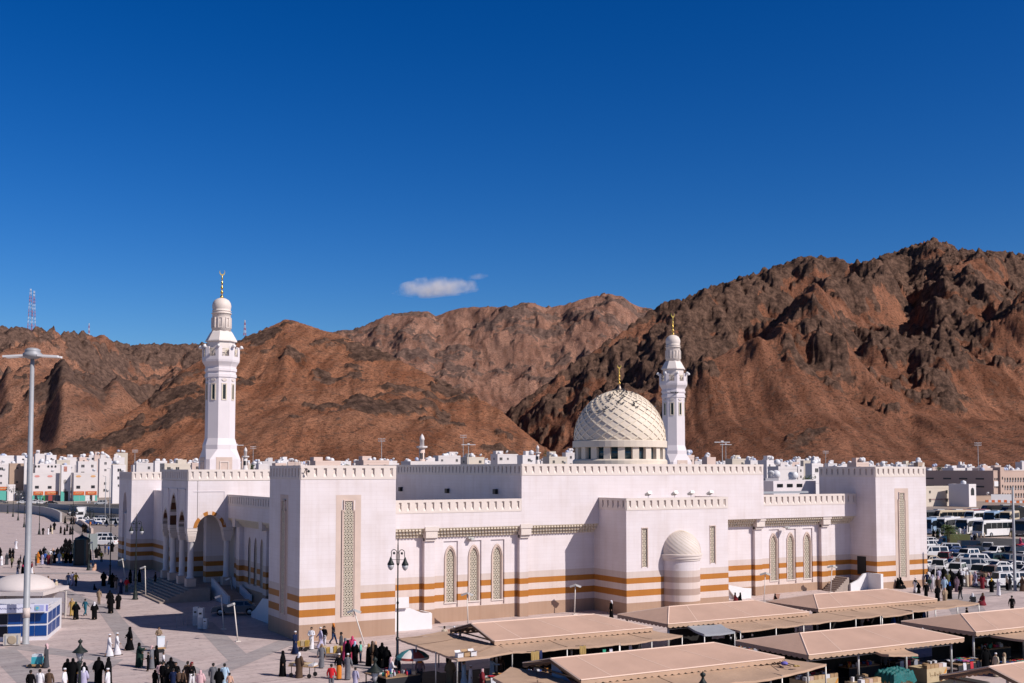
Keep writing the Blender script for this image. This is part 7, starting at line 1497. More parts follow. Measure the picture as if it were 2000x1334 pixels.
 ('coach park', [(1823, 1050, 'A', 'walk', 0, 'black', 'black', None, 1.05), (1831, 1050, 'A', 'walk', 0, 'black', 'black', None, 1.05), (1835.5, 1048, 'T', 'walk', 0, 'white', None, 'white', 1), (1839.5, 1046, 'P', 'stand', 0, 'darkgreen', 'black', None, 1), (1875, 1047, 'T', 'stand', 270, 'white', None, None, 1.1), (1884, 1048, 'T', 'walk', 180, 'white', None, 'cap', 1.15), (1898, 1063, 'P', 'walk', 90, 'navy', 'black', 'white', 1), (1904, 1062, 'A', 'walk', 90, 'black', 'black', None, 1.03), (1898, 1040, 'P', 'stand', 90, 'black', 'darkgrey', None, 1.05), (1902.5, 1040, 'A', 'stand', 90, 'black', 'black', None, 1.05), (1977, 1050, 'T', 'stand', 90, 'olive', None, 'white', 1.1), (1993, 1066, 'A', 'sit', 0, 'pink', 'pink', None, 1.3), (1910, 1046, 'T', 'stand', 90, 'navy', None, 'white', 1.0), (1974.5, 1128, 'A', 'stand', 90, 'black', 'black', None, .85), (1869, 1070, 'A', 'stand', 90, 'black', 'black', None, 1.0), (1876, 1071, 'A', 'stand', 90, 'black', 'black', None, 1.0)]),
]
for region, L_ in PEOPLE:
    by = defaultdict(list)
    for q in L_: by[describe(q[3-1], q[4-1], q[6-1], q[7-1], q[8-1], q[9-1])].append(q)
    for d_, qs in by.items():
        qs.sort()
        for i, q in enumerate(qs):
            x, y, kd, ps, hd, c1, c2, hdw, h_ = q
            lb = (f"{d_}, " if len(qs) == 1 else f"{d_}, {ORD[i]} from left, ")+region
            person(x, y, kd, ps, hd, c1, c2, lb, 'people: '+region, h_, hdw)
# one more on the steps, two seated at the lamp foot
person(303, 1153, 'P', 'walk', 200, 'black', 'black', 'person in black walking down the porch steps', 'people: porch', .98, None, .5)
person(177, 1114, 'T', 'sit', 0, 'grey', None, 'left one of two people seated at a street lamp foot', 'people: lamp foot', .95); person(186, 1114, 'T', 'sit', 180, 'peach', None, 'right one of two people seated at a street lamp foot, in peach robe', 'people: lamp foot', 1.0)
# wheelchair
p = G(1900, 1184); t = thing('wheelchair', 'wheelchair seen from behind on the right plaza', 'wheelchair', p, math.radians(80)-AZ-math.pi/2)
MB().box(-.26, .26, -.30, -.26, .5, 1.0).build('backrest', blk, t); MB().box(-.26, .26, -.26, .22, .48, .54).build('seat', blk, t)
for s in (-1, 1):
    m = MB(); m.T = Matrix.Translation((s*.31, -.08, .31)) @ Matrix.Rotation(math.pi/2, 4, 'Y'); pts = [(.3*math.cos(a), .3*math.sin(a), 0) for a in [i*math.pi/8 for i in range(17)]]; m.tube(pts, .018, 5); [m.tube([(0, 0, 0), pts[i]], .004, 3) for i in range(0, 16, 2)]; m.build('wheel', gpole, t)
    m = MB(); m.tube([(s*.24, -.4, .98), (s*.26, -.28, .96), (s*.26, -.28, .3), (s*.26, .25, .48), (s*.2, .42, .12)], .014, 5); m.build('frame', gpole, t)
person(0, 0, 'T', 'sit', 80, 'grey', None, 'person with a pale headcloth sitting in the wheelchair', 'people: wheelchair', 1.0, 'white', world=Vector((p.x, p.y, p.z+.18)))
# scooter under the pink robes
p = G(1992, 1068); t = thing('scooter', 'small red three-wheeled scooter at the right edge of the road', 'scooter', p, -AZ)
MB().box(-.6, .4, -.2, .2, .25, .5).build('body', mat('scooter_red', (.4, .03, .04), .4), t); m = MB(); m.tube([(.5, 0, .3), (.4, 0, 1.0), (.3, -.25, 1.02)], .03, 5); m.tube([(.4, 0, 1.0), (.3, .25, 1.02)], .03, 5); m.build('handlebar', gpole, t)
for x, y in ((.55, 0), (-.5, .28), (-.5, -.28)): m = MB(); m.T = Matrix.Translation((x, y, .2)) @ Matrix.Rotation(math.pi/2, 4, 'X'); m.lathe([(.2, -.05), (.2, .05)], 12, smooth=False); m.build('wheel', tyre, t)
# bollards
B_ = [(1868, 1049), (1885, 1053), (1908, 1051), (1916, 1050), (1922, 1050), (1928, 1049), (1933, 1049), (1973, 1049)]
for i, (x, y) in enumerate(B_):
    t = thing('bollard', f'short cream stone bollard in front of the coaches, {ORD[i]} from the left', 'bollard', G(x, y), 0, 'bollards before the coaches'); MB().lathe([(.2, 0), (.2, .85), (.16, .95), (.02, 1.0)], 10).build('post', mat('bollard_cream', (.55, .44, .33), .7), t)
for i, x in enumerate(range(1926, 2010, 6)):
    red = i % 2 == 0; D = 480 if i < 7 else 470
    t = thing('road_barrier', f"{'orange' if red else 'white'} plastic road barrier, {ORD[i//2]} {'orange' if red else 'white'} one from the left", 'barrier', AT(x, D), -AZ, 'plastic barriers before the pink block'); MB().box(-.6, .6, -.2, .2, 0, 1.0).build('barrier_body', mat('barrier_orange', (.6, .14, .04), .5) if red else paint_white, t); MB().box(-.62, .62, -.25, .25, 0, .2).build('barrier_foot', mat('barrier_orange', (.6, .14, .04)) if red else paint_white, t)
p = AT(1955, 480); t = thing('site_hoarding', 'white sheet hoarding in front of the pink block', 'hoarding', p, -AZ); MB().box(-4.5, 4.5, -.06, .06, .3, 3.4).build('board', paint_white, t); [MB().box(x, x+.1, .06, .16, 0, 3.4).build('post', gpole, t) for x in (-4.4, -1.5, 1.5, 4.3)]

# ------------------------------------------------------------------ the palm and other greenery
leafg = mat('leaf_green', (.05, .085, .03), .7, var=.4, scale=1.5); palmg = mat('palm_green', (.09, .13, .04), .6, var=.35, scale=2); bark = mat('palm_bark', (.16, .10, .06), .9, var=.3, scale=6)
p = G(1853, 1075); t = thing('palm_tree', 'small date palm in front of the coaches', 'palm', p)
m = MB(); zz = np.linspace(0, 3.6, 19); m.lathe([(.26+.05*(i % 2)-.03*z/3.6, z) for i, z in enumerate(zz)], 10, smooth=False); m.build('trunk', bark, t)
r_ = random.Random(4); m = MB()
for i in range(46):
    a = i*2.39996; el = r_.uniform(-.25, 1.2); L_ = r_.uniform(1.9, 2.6); pts = []
    for k_ in range(8):
        s_ = k_/7*L_; pts.append(Vector((math.cos(a)*s_*math.cos(el), math.sin(a)*s_*math.cos(el), 3.6+s_*math.sin(el)-.26*s_*s_)))
    m.tube(pts, [.03]*2+[.015]*6, 3)
    for k_ in range(1, 8):
        for s in (-1, 1):
            d = (pts[k_]-pts[k_-1]).normalized(); sd_ = Vector((-math.sin(a), math.cos(a), 0))*s
            for f in (0, .5): b_ = pts[k_-1].lerp(pts[k_], f); tip = b_+sd_*.42+d*.32-Vector((0, 0, .16)); m.add([b_, b_+d*.07, tip], [(0, 1, 2)])
m.build('crown', palmg, t)
def bush(x, ytop, D, w, lab, name='tree', c=leafg, dens=260):
    p = AT(x, D); h = zat(ytop, D)-p.z; R_ = w*D/F/2; t = thing(name, lab, 'tree', p); r_ = random.Random(int(x)); tr = MB(); tr.tube([(0, 0, 0), (.1, 0, h*.5), (0, .1, h*.75)], [.3, .22, .12], 7)
    for k_ in range(5): a = k_*1.3; tr.tube([(0, 0, h*(.4+.08*k_)), (R_*.5*math.cos(a), R_*.5*math.sin(a), h*.8)], [.12, .04], 5)
    tr.build('trunk', bark, t); m = MB()
    cl = [(r_.uniform(-.6, .6)*R_, r_.uniform(-.6, .6)*R_, h*r_.uniform(.55, .88), R_*r_.uniform(.3, .5)) for _ in range(12)]
    for i in range(dens*3):
        cx_, cy_, cz_, cr_ = cl[i % 12]; v = Vector((r_.gauss(0, 1), r_.gauss(0, 1), r_.gauss(0, 1))).normalized()*cr_*r_.uniform(.6, 1.05); c_ = Vector((cx_, cy_, min(cz_+v.z*.8, h)))+Vector((v.x, v.y, 0)); s_ = r_.uniform(.18, .4)*max(1, R_/4)
        q = [c_+Vector((r_.uniform(-1, 1), r_.uniform(-1, 1), r_.uniform(-1, 1)))*s_ for _ in range(3)]; m.add(q, [(0, 1, 2)])
    m.build('crown', c, t)
bush(1073, 872, 620, 34, 'dark green tree left of the dome, the larger of two'); bush(1037, 879, 640, 26, 'dark green tree behind the small minaret'); bush(676, 901, 560, 20, 'olive green bush top over the near tower parapet', c=palmg); bush(494, 901, 600, 14, 'green tree top right of the small far minaret')
bush(1572, 921, 330, 36, 'olive trees between the white houses right of the hall', c=palmg); bush(1352, 887, 680, 18, 'dark tree right of the right minaret'); bush(1833, 902, 620, 22, 'dark bushy tree behind the roofs right of the tower'); bush(1787, 898, 700, 26, 'dark shrubs on the slope above the right tower'); bush(1755, 896, 720, 14, 'small green tree above the right tower'); bush(1540, 905, 520, 18, 'green bush by the metal sheds')

# ------------------------------------------------------------------ the town
hw = [mat('house_white', (.67, .61, .60), .8, var=.08, scale=.15), mat('house_pinkish', (.64, .49, .43), .8, var=.08, scale=.15), mat('house_cream', (.60, .52, .44), .8, var=.08, scale=.15), mat('house_plain_white', (.70, .65, .65), .8, var=.05, scale=.2), mat('house_tan', (.42, .30, .23), .85, var=.1, scale=.2)]
wnd = mat('window_dark', (.03, .03, .035), .3); tankm = mat('tank_white', (.66, .65, .68), .5); tankb = mat('tank_bluish', (.40, .44, .58), .5)
def tank_mesh(kind):
    m = MB()
    if kind == 0: m.lathe([(.9, 0), (1.0, .15), (1.0, 1.3), (.8, 1.55), (.3, 1.75), (.3, 1.85), (.02, 1.9)], 12)
    elif kind == 1: m.ball((0, 0, 1.0), 1.0, 12, 8, .95)
    else: m.T = Matrix.Translation((-1.1, 0, .8)) @ Matrix.Rotation(math.pi/2, 4, 'Y'); m.lathe([(.02, 0), (.6, .1), (.8, .3), (.8, 1.9), (.6, 2.1), (.02, 2.2)], 12)
    return m.mesh('water_tank', tankm)
TK = [tank_mesh(i) for i in range(3)]
def dish_mesh():
    m = MB(); m.T = Matrix.Translation((0, 0, 1.1)) @ Matrix.Rotation(-.9, 4, 'X'); m.lathe([(.02, 0), (.35, .04), (.6, .14), (.75, .26)], 12); m.T = None; m.tube([(0, 0, 0), (0, 0, 1.1)], .05, 5); return m.mesh('satellite_dish', tankm)
DISH = dish_mesh()
hcount = [0]
def house(x0, x1, yt, D, c=0, lab=None, rz=0.0, wins=1, tanks=2, room=True, seed=None, ybase=None, frac=.28, group='houses of the town below the mountain', flat=False, dens=1.0):
    r = random.Random(seed or int(x0*7+D)); cx_ = (x0+x1)/2; p = AT(cx_, D); w = (x1-x0)*D/F
    phi = AZ+math.atan((cx_-CX)/F)
    if flat: W_, Dp_, rz_ = w/math.cos(phi-rz)*(1 if phi < .35 else .97), (10 if phi < .35 else 2.5), rz
    if flat and phi >= .35: wins = wins
    else: W_, Dp_, rz_ = w*(1-frac)/.87, w*frac/.5, rz
    h = zat(yt, D)-p.z; t = thing('house', lab or 'x', 'house', p, rz_, group); M = hw[c] if isinstance(c, int) else c
    pr = .8 if h > 5 else .3; m = MB(); m.box(-W_/2, W_/2, -Dp_/2, Dp_/2, -1.5, h-pr)
    e = .2
    m.box(-W_/2-.05, W_/2+.05, -Dp_/2-.05, -Dp_/2+e, h-pr, h).box(-W_/2-.05, W_/2+.05, Dp_/2-e, Dp_/2+.05, h-pr, h).box(-W_/2-.05, -W_/2+e, -Dp_/2+e, Dp_/2-e, h-pr, h).box(W_/2-e, W_/2+.05, -Dp_/2+e, Dp_/2-e, h-pr, h); m.build('wall', M, t)
    if room:
        rw = min(W_*.35, 4.5); x = r.uniform(-W_/2+rw*.6, W_/2-rw*.6); m = MB(); m.box(x-rw/2, x+rw/2, -Dp_*.1, Dp_*.35, h-pr, h+r.uniform(1.2, 2.2)); m.build('stair_room', M, t)
    for i in range(tanks):
        k_ = r.randrange(3); inst('water_tank', TK[k_], t, (r.uniform(-W_/2+1, W_/2-1), r.uniform(-Dp_/2+1, Dp_/2-1), h-pr+r.choice([0, .3, 1.0])), r.uniform(0, 3), tankm if r.random() < .88 else tankb, (r.uniform(.8, 1.1),)*3)
    if r.random() < .6: inst('satellite_dish', DISH, t, (r.uniform(-W_/2+1, W_/2-1), -Dp_/2+.8, h-.2), r.uniform(-.6, .6))
    if wins:
        nf = max(1, int((h-1)/3.2)); nc = max(1, int(W_/3.4*dens))
        for f in range(nf):
            zc = h-2.2-f*3.2
            if zc < 1.2: break
            for k_ in range(nc):
                if r.random() < .22: continue
                xc = -W_/2+W_*(k_+.5)/nc; ww, wh = r.choice([(.5, .6), (.45, .45), (.7, .6)]); m = MB(); m.box(xc-ww, xc+ww, -Dp_/2-.06, -Dp_/2+.05, zc-wh, zc+wh); wo = m.build('window', wnd, t)
                if D < 560: m = MB(); m.box(xc-ww-.1, xc+ww+.1, -Dp_/2-.1, -Dp_/2-.0, zc-wh-.12, zc-wh).box(xc-.04, xc+.04, -Dp_/2-.09, -Dp_/2-.05, zc-wh, zc+wh); m.build('frame', M, wo)
                if r.random() < .3: m = MB(); m.box(xc+ww+.2, xc+ww+1.0, -Dp_/2-.45, -Dp_/2-.05, zc-.5, zc+.05); m.build('air_conditioner', gpole, t)
        if Dp_ > 6 and not flat:
            for f in range(min(nf, 2)):
                zc = h-2.2-f*3.2
                if zc > 1.2: m = MB(); m.box(-W_/2-.06, -W_/2+.05, -.5, .5, zc-.5, zc+.5); m.build('window', wnd, t)
    return t, W_, Dp_, h
# shop block at the far left
def shopsign(t, x0, x1, z0, z1, y, seed, mt=None):
    s = MB().box(x0, x1, y-.25, y, z0, z1).build('shop_sign', mt or mat('sign_orange', (.50, .11, .03), .5), t); m = MB(); scribble(m, x0+(x1-x0)*.2, x1-(x1-x0)*.2, (z0+z1)/2, y-.28, (z1-z0)*.3, seed, .07); m.build('sign_lettering', mat('sign_yellow', (.8, .6, .35), .5), s)
D_ = 508; k2 = D_/F
t, W_, Dp_, h = house(58, 118, 924, D_, 0, 'white shop block with orange signs right of the steel mast', 0, 0, 0, False, flat=True)
def pxx(x): return (x-(58+118)/2)*k2
ztp = lambda y: zat(y, D_)-t.location.z
for x0, x1, sd_ in ((66, 83.5, 1), (86.5, 110, 2)): shopsign(t, pxx(x0), pxx(x1), ztp(966), ztp(959), -Dp_/2, sd_)
teal_s = mat('shop_teal', (.10, .38, .32), .4)
for x0, x1, mt in ((64, 68, teal_s), (68, 73, wnd), (73, 83, teal_s), (83.5, 87, mat('shop_green', (.03, .22, .08), .5)), (87, 93, wnd), (93, 100, mat('shop_red', (.28, .05, .05), .5)), (100, 106, wnd), (106, 114, mat('shop_grey', (.1, .14, .18), .4))):
    MB().box(pxx(x0), pxx(x1), -Dp_/2-.08, -Dp_/2+.02, 0.1, ztp(967)).build('shopfront', mt, t)
for x, y in ((72, 951), (95, 951.5)): MB().box(pxx(x)-.8, pxx(x)+.8, -Dp_/2-.08, -Dp_/2+.02, ztp(y)-.6, ztp(y)+.6).build('window', wnd, t)
def diamond(t, xc, z, y, mt): m = MB(); pts = [(-1.2, 0), (-.6, -.45), (.6, -.45), (1.2, 0), (.6, .45), (-.6, .45)]; m.plate([(xc+a, z+b) for a, b in pts], 'y', y-.08, y); m.build('wall_ornament', mt, t)
for x in (72, 95): diamond(t, pxx(x), ztp(930), -Dp_/2, mat('orn_pink', (.6, .25, .22), .6))
t2, W2, Dp2, h2 = house(64, 118, 906, D_+9, 0, 'white set-back upper storey with small arched windows above the shops', 0, 0, 2, False, flat=True)
for x in (69, 75, 92, 98.5, 105): 
    xx = (x-91)*(D_+9)/F; z = zat(911, D_+9)-t2.location.z; m = MB(); m.plate([(xx-.4, z-.5), (xx+.4, z-.5), (xx+.4, z+.2), (xx, z+.6), (xx-.4, z+.2)], 'y', -Dp2/2-.08, -Dp2/2+.02); m.build('window', wnd, t2)
t3, W3, Dp3, h3 = house(118, 139, 908, D_-1, 3, 'tall white stair bay with a red lattice panel between the shops', 0, 0, 1, False, flat=True)
def px3(x): return (x-128.5)*(D_-1)/F
MB().box(px3(124), px3(130), -Dp3/2-.08, -Dp3/2, zat(921, D_-1)-t3.location.z, zat(911, D_-1)-t3.location.z).build('lattice_panel', mat('lattice_red', (.55, .25, .2), .6, var=.6, scale=1.6), t3)
for y in (940, 958): m = MB(); z = zat(y, D_-1)-t3.location.z; m.plate([(px3(124.3), z-.9), (px3(129.6), z-.9), (px3(129.6), z+.5), (px3(127), z+.95), (px3(124.3), z+.5)], 'y', -Dp3/2-.08, -Dp3/2); m.build('window', mat('window_grille', (.30, .27, .26), .6), t3)
MB().box(px3(119.5), px3(126), -Dp3/2-.08, -Dp3/2, 0.1, 4.4).build('shopfront', teal_s, t3); MB().box(px3(126.5), px3(133), -Dp3/2-.08, -Dp3/2, 0.1, 4.4).build('door', wnd, t3)
t4, W4, Dp4, h4 = house(139, 192, 923, D_, 0, 'white shop block with two orange signs over teal shutters, near the mosque', 0, 0, 0, False, flat=True)
def px4(x): return (x-165.5)*k2
for x0, x1, sd_ in ((143, 163, 3), (165.5, 186, 4)): shopsign(t4, px4(x0), px4(x1), ztp(966), ztp(959), -Dp4/2, sd_)
for x0, x1, mt in ((143.5, 154, teal_s), (154.5, 165, teal_s), (166, 173, mat('shop_white', (.6, .6, .6), .5)), (173.5, 178, wnd), (178.5, 183, mat('shop_white', (.6, .6, .6))), (183, 187, teal_s)): MB().box(px4(x0), px4(x1), -Dp4/2-.08, -Dp4/2+.02, .1, ztp(967)).build('shopfront', mt, t4)
for x, y in ((152, 951), (179, 950.5)): MB().box(px4(x)-.8, px4(x)+.8, -Dp4/2-.08, -Dp4/2+.02, ztp(y)-.65, ztp(y)+.65).build('window', wnd, t4)
for x in (152, 179): diamond(t4, px4(x), ztp(930), -Dp4/2, mat('orn_orange', (.6, .33, .15), .6))
house(148, 190, 901, D_+12, 0, 'white upper block with a striped grey balcony behind the right shops', 0, 1, 0, False, flat=True)
t5, *_ = house(-14, 17, 906, D_+2, 0, 'white block with an orange sign cut by the left photo edge', 0, 1, 1, True, flat=True); shopsign(t5, -3, 3.2, 4.6, 6.2, -5, 7); MB().box(-3, 2.6, -5.08, -5, .1, 4.4).build('shopfront', teal_s, t5)
house(16, 49, 905, D_+10, 4, 'tan walled house left of the steel mast, behind the low white gate', 0, 1, 1, False, flat=True); house(14, 31, 946, D_, 3, 'low white gate house left of the mast', 0, 1, 0, False, flat=True); house(31, 47, 958, D_+4, 2, 'very low cream wall-like house beside the white gate house', 0, 0, 0, False, flat=True); house(46, 62, 896, D_+6, 3, 'narrow white house directly behind the steel mast', 0, 1, 1, False, flat=True)
house(191, 218, 896, 540, 0, 'tall white house right of the shop street', 0, 1, 2, True, flat=True); house(217, 246, 908, 470, 3, 'white house touching the far corner tower', 0, 1, 1, False, flat=True, dens=.6)
# right-hand houses
t, W_, Dp_, h = house(1795, 1858, 949, 430, 2, 'cream house with a lozenge frieze right of the right tower', 0, 1, 0, False, flat=True, dens=.5)
m = MB(); 
for i in range(16): m.plate([(-5.5+i*.75, 2.6), (-5.15+i*.75, 2.2), (-4.8+i*.75, 2.6), (-5.15+i*.75, 3.0)], 'y', -Dp_/2-.06, -Dp_/2)
m.build('lozenge_frieze', mat('frieze_brown', (.3, .2, .2), .7), t)
t, W_, Dp_, h = house(1857, 1900, 945, 425, 3, 'white house with an arched window and grey shaded side', .12, 0, 1, False, frac=.5)
m = MB(); m.plate([(-1.1, 4.3), (1.1, 4.3), (1.1, 6.2), (.7, 6.9), (0, 7.2), (-.7, 6.9), (-1.1, 6.2)], 'y', -Dp_/2-.06, -Dp_/2+.02); m.build('window', wnd, t)
house(1840, 2030, 921, 540, 4, 'x', .0, 0, 0, False, frac=.5) if False else None
D5 = 530; pA, pB = AT(1848, 620), AT(1940, 500)
def longblock():
    c0 = AT(1940, 512); t = thing('house', 'long three-storey pink-tan block with rows of windows at the right', 'building', c0, .0)
    L1, L2 = 46, 40; h = zat(921, 512)-c0.z; M = mat('house_rosy_tan', (.50, .36, .30), .85, var=.08, scale=.1); MB().box(0, L2, 0, L1, -1, h).build('wall', M, t)
    MB().box(-.05, L2, -.06, .2, h, h+.5).box(-.06, .2, .2, L1, h, h+.5).build('roof_parapet', M, t); MB().box(3.5, 6.2, -1.0, 3, -1, h+2.0).build('stair_tower', M, t)
    for f in range(3):
        z = h-3.4-f*3.6
        for i in range(9):
            x = 7.4+i*1.9
            if z > 1: m = MB(); m.box(x, x+.9, -.08, .02, z-.6, z+.6); w = m.build('window', wnd, t); m = MB(); m.box(x+.1, x+.8, -.4, -.08, z-1.2, z-.7); m.build('air_conditioner', gpole, w)
        for x in (.6, 1.6, 2.5):
            if z > 1: m = MB(); m.box(x, x+.5, -.08, .02, z-.5, z+.5); m.build('window', wnd, t)
        MB().box(4.5, 5.2, -1.08, -.98, z-.2, z+1.0).build('window', wnd, t)
        if f < 2:
            for y in (5, 14, 23, 33): MB().box(-.08, .02, y, y+4.5, z-.3, z+.4).build('window', wnd, t)
    MB().box(.3, 3.2, -.15, -.02, 6.3, 8.6).build('banner', paint_white, t)
    for x, y, k_ in ((14, 5, 1), (17, 6, 1), (24, 8, 0), (8, 12, 0)): inst('water_tank', TK[k_], t, (x, y, h), 0, tankb if x < 20 else tankm)
longblock()
house(1898, 1936, 968, 500, 4, 'low brown shaded shed between the white and pink blocks', 0, 1, 0, False, flat=True)
house(1484, 1606, 937, 250, 3, 'long white low house just behind the front wing roof', 0, 0, 3, False, flat=True); house(1487, 1512, 934, 240, mat('house_grey', (.30, .29, .32), .8), 'small grey box house behind the wing parapet', 0, 0, 0, False, flat=True)
for (x0, x1, yt, D, c, lb) in [(1500, 1556, 911, 330, 0, 'white house with one small window behind the long low house'), (1573, 1604, 905, 360, 3, 'narrow white house with round openings right of the olive trees'), (1480, 1520, 899, 480, 3, 'ribbed white metal shed right of the hall'), (1455, 1484, 899, 490, 3, 'grey shaded shed next to the ribbed metal one'), (1655, 1697, 903, 470, 1, 'peach house with a pale chimney above the right tower'), (1785, 1802, 903, 500, 4, 'small brown hut above the right tower'), (1371, 1398, 893, 520, 1, 'small peach house right of the light masts'), (1417, 1456, 896, 500, 2, 'low cream house with a white sphere tank'), (1337, 1356, 889, 430, 1, 'peach house corner beside the right minaret'),
    (845, 900, 890, 520, 0, 'white two-tone house right of the white town minaret'), (899, 946, 893, 540, 2, 'cream house with dark openings in the middle of the town'), (958, 1012, 887, 520, 0, 'cluttered white house with a chimney, left of the green trees'), (1010, 1046, 889, 500, 3, 'white house with a grey shaded side and dark hatch'), (1060, 1108, 892, 480, 2, 'cream house below the larger green tree'), (1098, 1125, 884, 520, 0, 'white house with two small arched windows beside the dome'), (783, 860, 901, 500, 0, 'long low white house at the foot of the town minaret'),
    (600, 665, 900, 430, 1, 'large pinkish house with one central white tank'), (694, 760, 899, 450, 1, 'pinkish house with several tanks behind the near tower'), (1840, 1885, 914, 600, 0, 'white house roof crowded with spherical tanks'), (1900, 1942, 914, 640, 1, 'pale house with two big white spherical tanks'), (470, 486, 903, 520, 1, 'pink house beside the small far minaret'), (312, 372, 905, 480, 2, 'cream roof with a pale sheet behind the left parapet'), (262, 300, 904, 500, 0, 'white roof left of the left minaret'), (372, 396, 904, 500, 1, 'pinkish roof touching the left minaret')]:
    house(x0, x1, yt, D, c, lb, random.Random(x0).uniform(-.12, .12), 1, 2 + (x0 % 2), True)
zones = [(-10, 250, 'behind the left shops'), (250, 400, 'behind the porch parapet'), (460, 780, 'between left minaret and hall'), (780, 1125, 'left of the dome'), (1340, 1610, 'right of the right minaret'), (1610, 1800, 'above the right tower'), (1800, 2010, 'right of the right tower')]
rr_ = random.Random(11)
for (za, zb_, zn) in zones:
    for ri, D in enumerate((570, 650, 740)):
        x = za+rr_.uniform(0, 14); L_ = []
        while x < zb_-8:
            w = rr_.uniform(17, 38)*600/D; L_.append((x, min(x+w, zb_+6))); x += w*rr_.uniform(1.0, 1.45)
        for i, (x0, x1) in enumerate(L_):
            if za == -10: yt = rr_.uniform(884, 903)+(5-ri*3)
            elif za < 1300: yt = rr_.uniform(900, 912)-ri*1.2
            elif za == 1340: yt = rr_.uniform(903, 920)-ri*4
            elif za == 1610: yt = rr_.uniform(908, 916)-ri*3
            else: yt = rr_.uniform(917, 938)-ri*8
            c = rr_.choice([0, 0, 3, 3, 1, 2]); cn = ['white', 'pinkish', 'cream', 'bright white'][c]
            house(x0, x1, yt, D+rr_.uniform(-20, 20), c, f"{cn} house, {ORD[min(i, 29)]} from left, {('front', 'middle', 'rear')[ri]} rank {zn}", rr_.uniform(-.25, .2), 1 if ri < 2 else 0, rr_.choice([1, 2, 2, 3]), rr_.random() < .5, dens=.6)
# small town minarets
def town_minaret(x, yt, yb, D, lab, s=1.0):
    p = AT(x, D); zt = zat(yt, D)-p.z; zb_ = zat(yb, D)-p.z; H_ = zt-zb_; r = 1.35*s; t = thing('town_minaret', lab, 'minaret', p)
    MB().lathe([(r*1.3, 0), (r*1.3, zb_), (r, zb_+.3), (r*.95, zb_+H_*.5)], 10).build('shaft', hw[1] if s > .9 else hw[0], t); MB().lathe([(r, zb_+H_*.49), (r*1.8, zb_+H_*.53), (r*1.8, zb_+H_*.58), (r*1.0, zb_+H_*.585)], 10, smooth=False).build('balcony', hw[0], t)
    MB().lathe([(r*.75, zb_+H_*.57), (r*.7, zb_+H_*.78), (r*.85, zb_+H_*.79), (r*.8, zb_+H_*.84), (r*.55, zb_+H_*.92), (r*.1, zb_+H_*.98), (.05, zb_+H_)], 10).build('lantern', hw[0], t)
    for a in (-2.6, -1.9, -.9): m = MB(); m.T = Matrix.Rotation(a, 4, 'Z'); m.box(r*.9, r*1.03, -.25, .25, zb_+H_*.15, zb_+H_*.35); m.build('window', wnd, t)
town_minaret(824, 847, 905, 500, 'pinkish white town minaret in the gap before the middle hill'); town_minaret(1050, 869, 903, 520, 'small cream minaret in front of the dark green tree', .65); town_minaret(479, 873, 915, 420, 'small white minaret just right of the left minaret', .6)
# distant floodlight masts
for x, yt, D, kind, lb in ((745, 858, 520, 0, 'thin stadium light mast left of the town minaret'), (904.5, 851, 560, 0, 'thin stadium light mast, taller of the pair left of the dome'), (915, 868, 420, 1, 'twin-arm light mast, lower of the pair left of the dome'), (1411, 863, 380, 1, 'twin-arm light mast right of the right minaret'), (1418, 868, 520, 1, 'fainter light mast just behind the twin-arm one'), (1911, 866, 520, 0, 'thin stadium light mast at the right'), (1613, 882, 640, 0, 'thin stadium light mast above the right wing'), (263, 880, 640, 0, 'thin stadium light mast at the left'), (494, 873, 640, 0, 'thin stadium light mast by the far small minaret'), (461, 869, 420, 1, 'twin-arm light mast tucked behind the left minaret')):
    p = AT(x, D); h = zat(yt, D)-p.z; t = thing('distant_light_mast', lb, 'light mast', p, -AZ, 'distant floodlight masts'); MB().lathe([(.2, 0), (.1, h)], 7).build('mast', gpole, t)
    if kind: m = MB(); m.box(-2.6, 2.6, -.3, .3, h-.25, h).box(-.4, .4, -.4, .4, h-.2, h+.4); m.build('floodlight_arm', paint_white, t)
    else:
        m = MB(); [m.box(-1.5+i*.7, -1.2+i*.7, -.15, .15, h-.9+dz, h-.6+dz) for i in range(5) for dz in (0, 1.0)]; m.tube([(-1.5, 0, h-1), (1.5, 0, h-1)], .06, 4); m.tube([(-1.5, 0, h), (1.5, 0, h)], .06, 4); m.build('floodlight_ring', paint_white, t)
for x, lb, D, yt, yb in ((207, 'left one of two thin steel poles near the far corner tower', 300, 930, 1022), (215.5, 'right one of two thin steel poles near the far corner tower', 290, 915, 1030)):
    p = AT(x, D); MBp = MB(); t = thing('steel_pole', lb, 'pole', p); MBp.lathe([(.14, 0), (.08, zat(yt, D)-p.z)], 8); MBp.build('pole', gpole, t); m = MB(); m.tube([(0, 0, zat(yt, D)-p.z-.1), (-.8, 0, zat(yt, D)-p.z+.1)], .05, 5); m.build('arm', gpole, t)
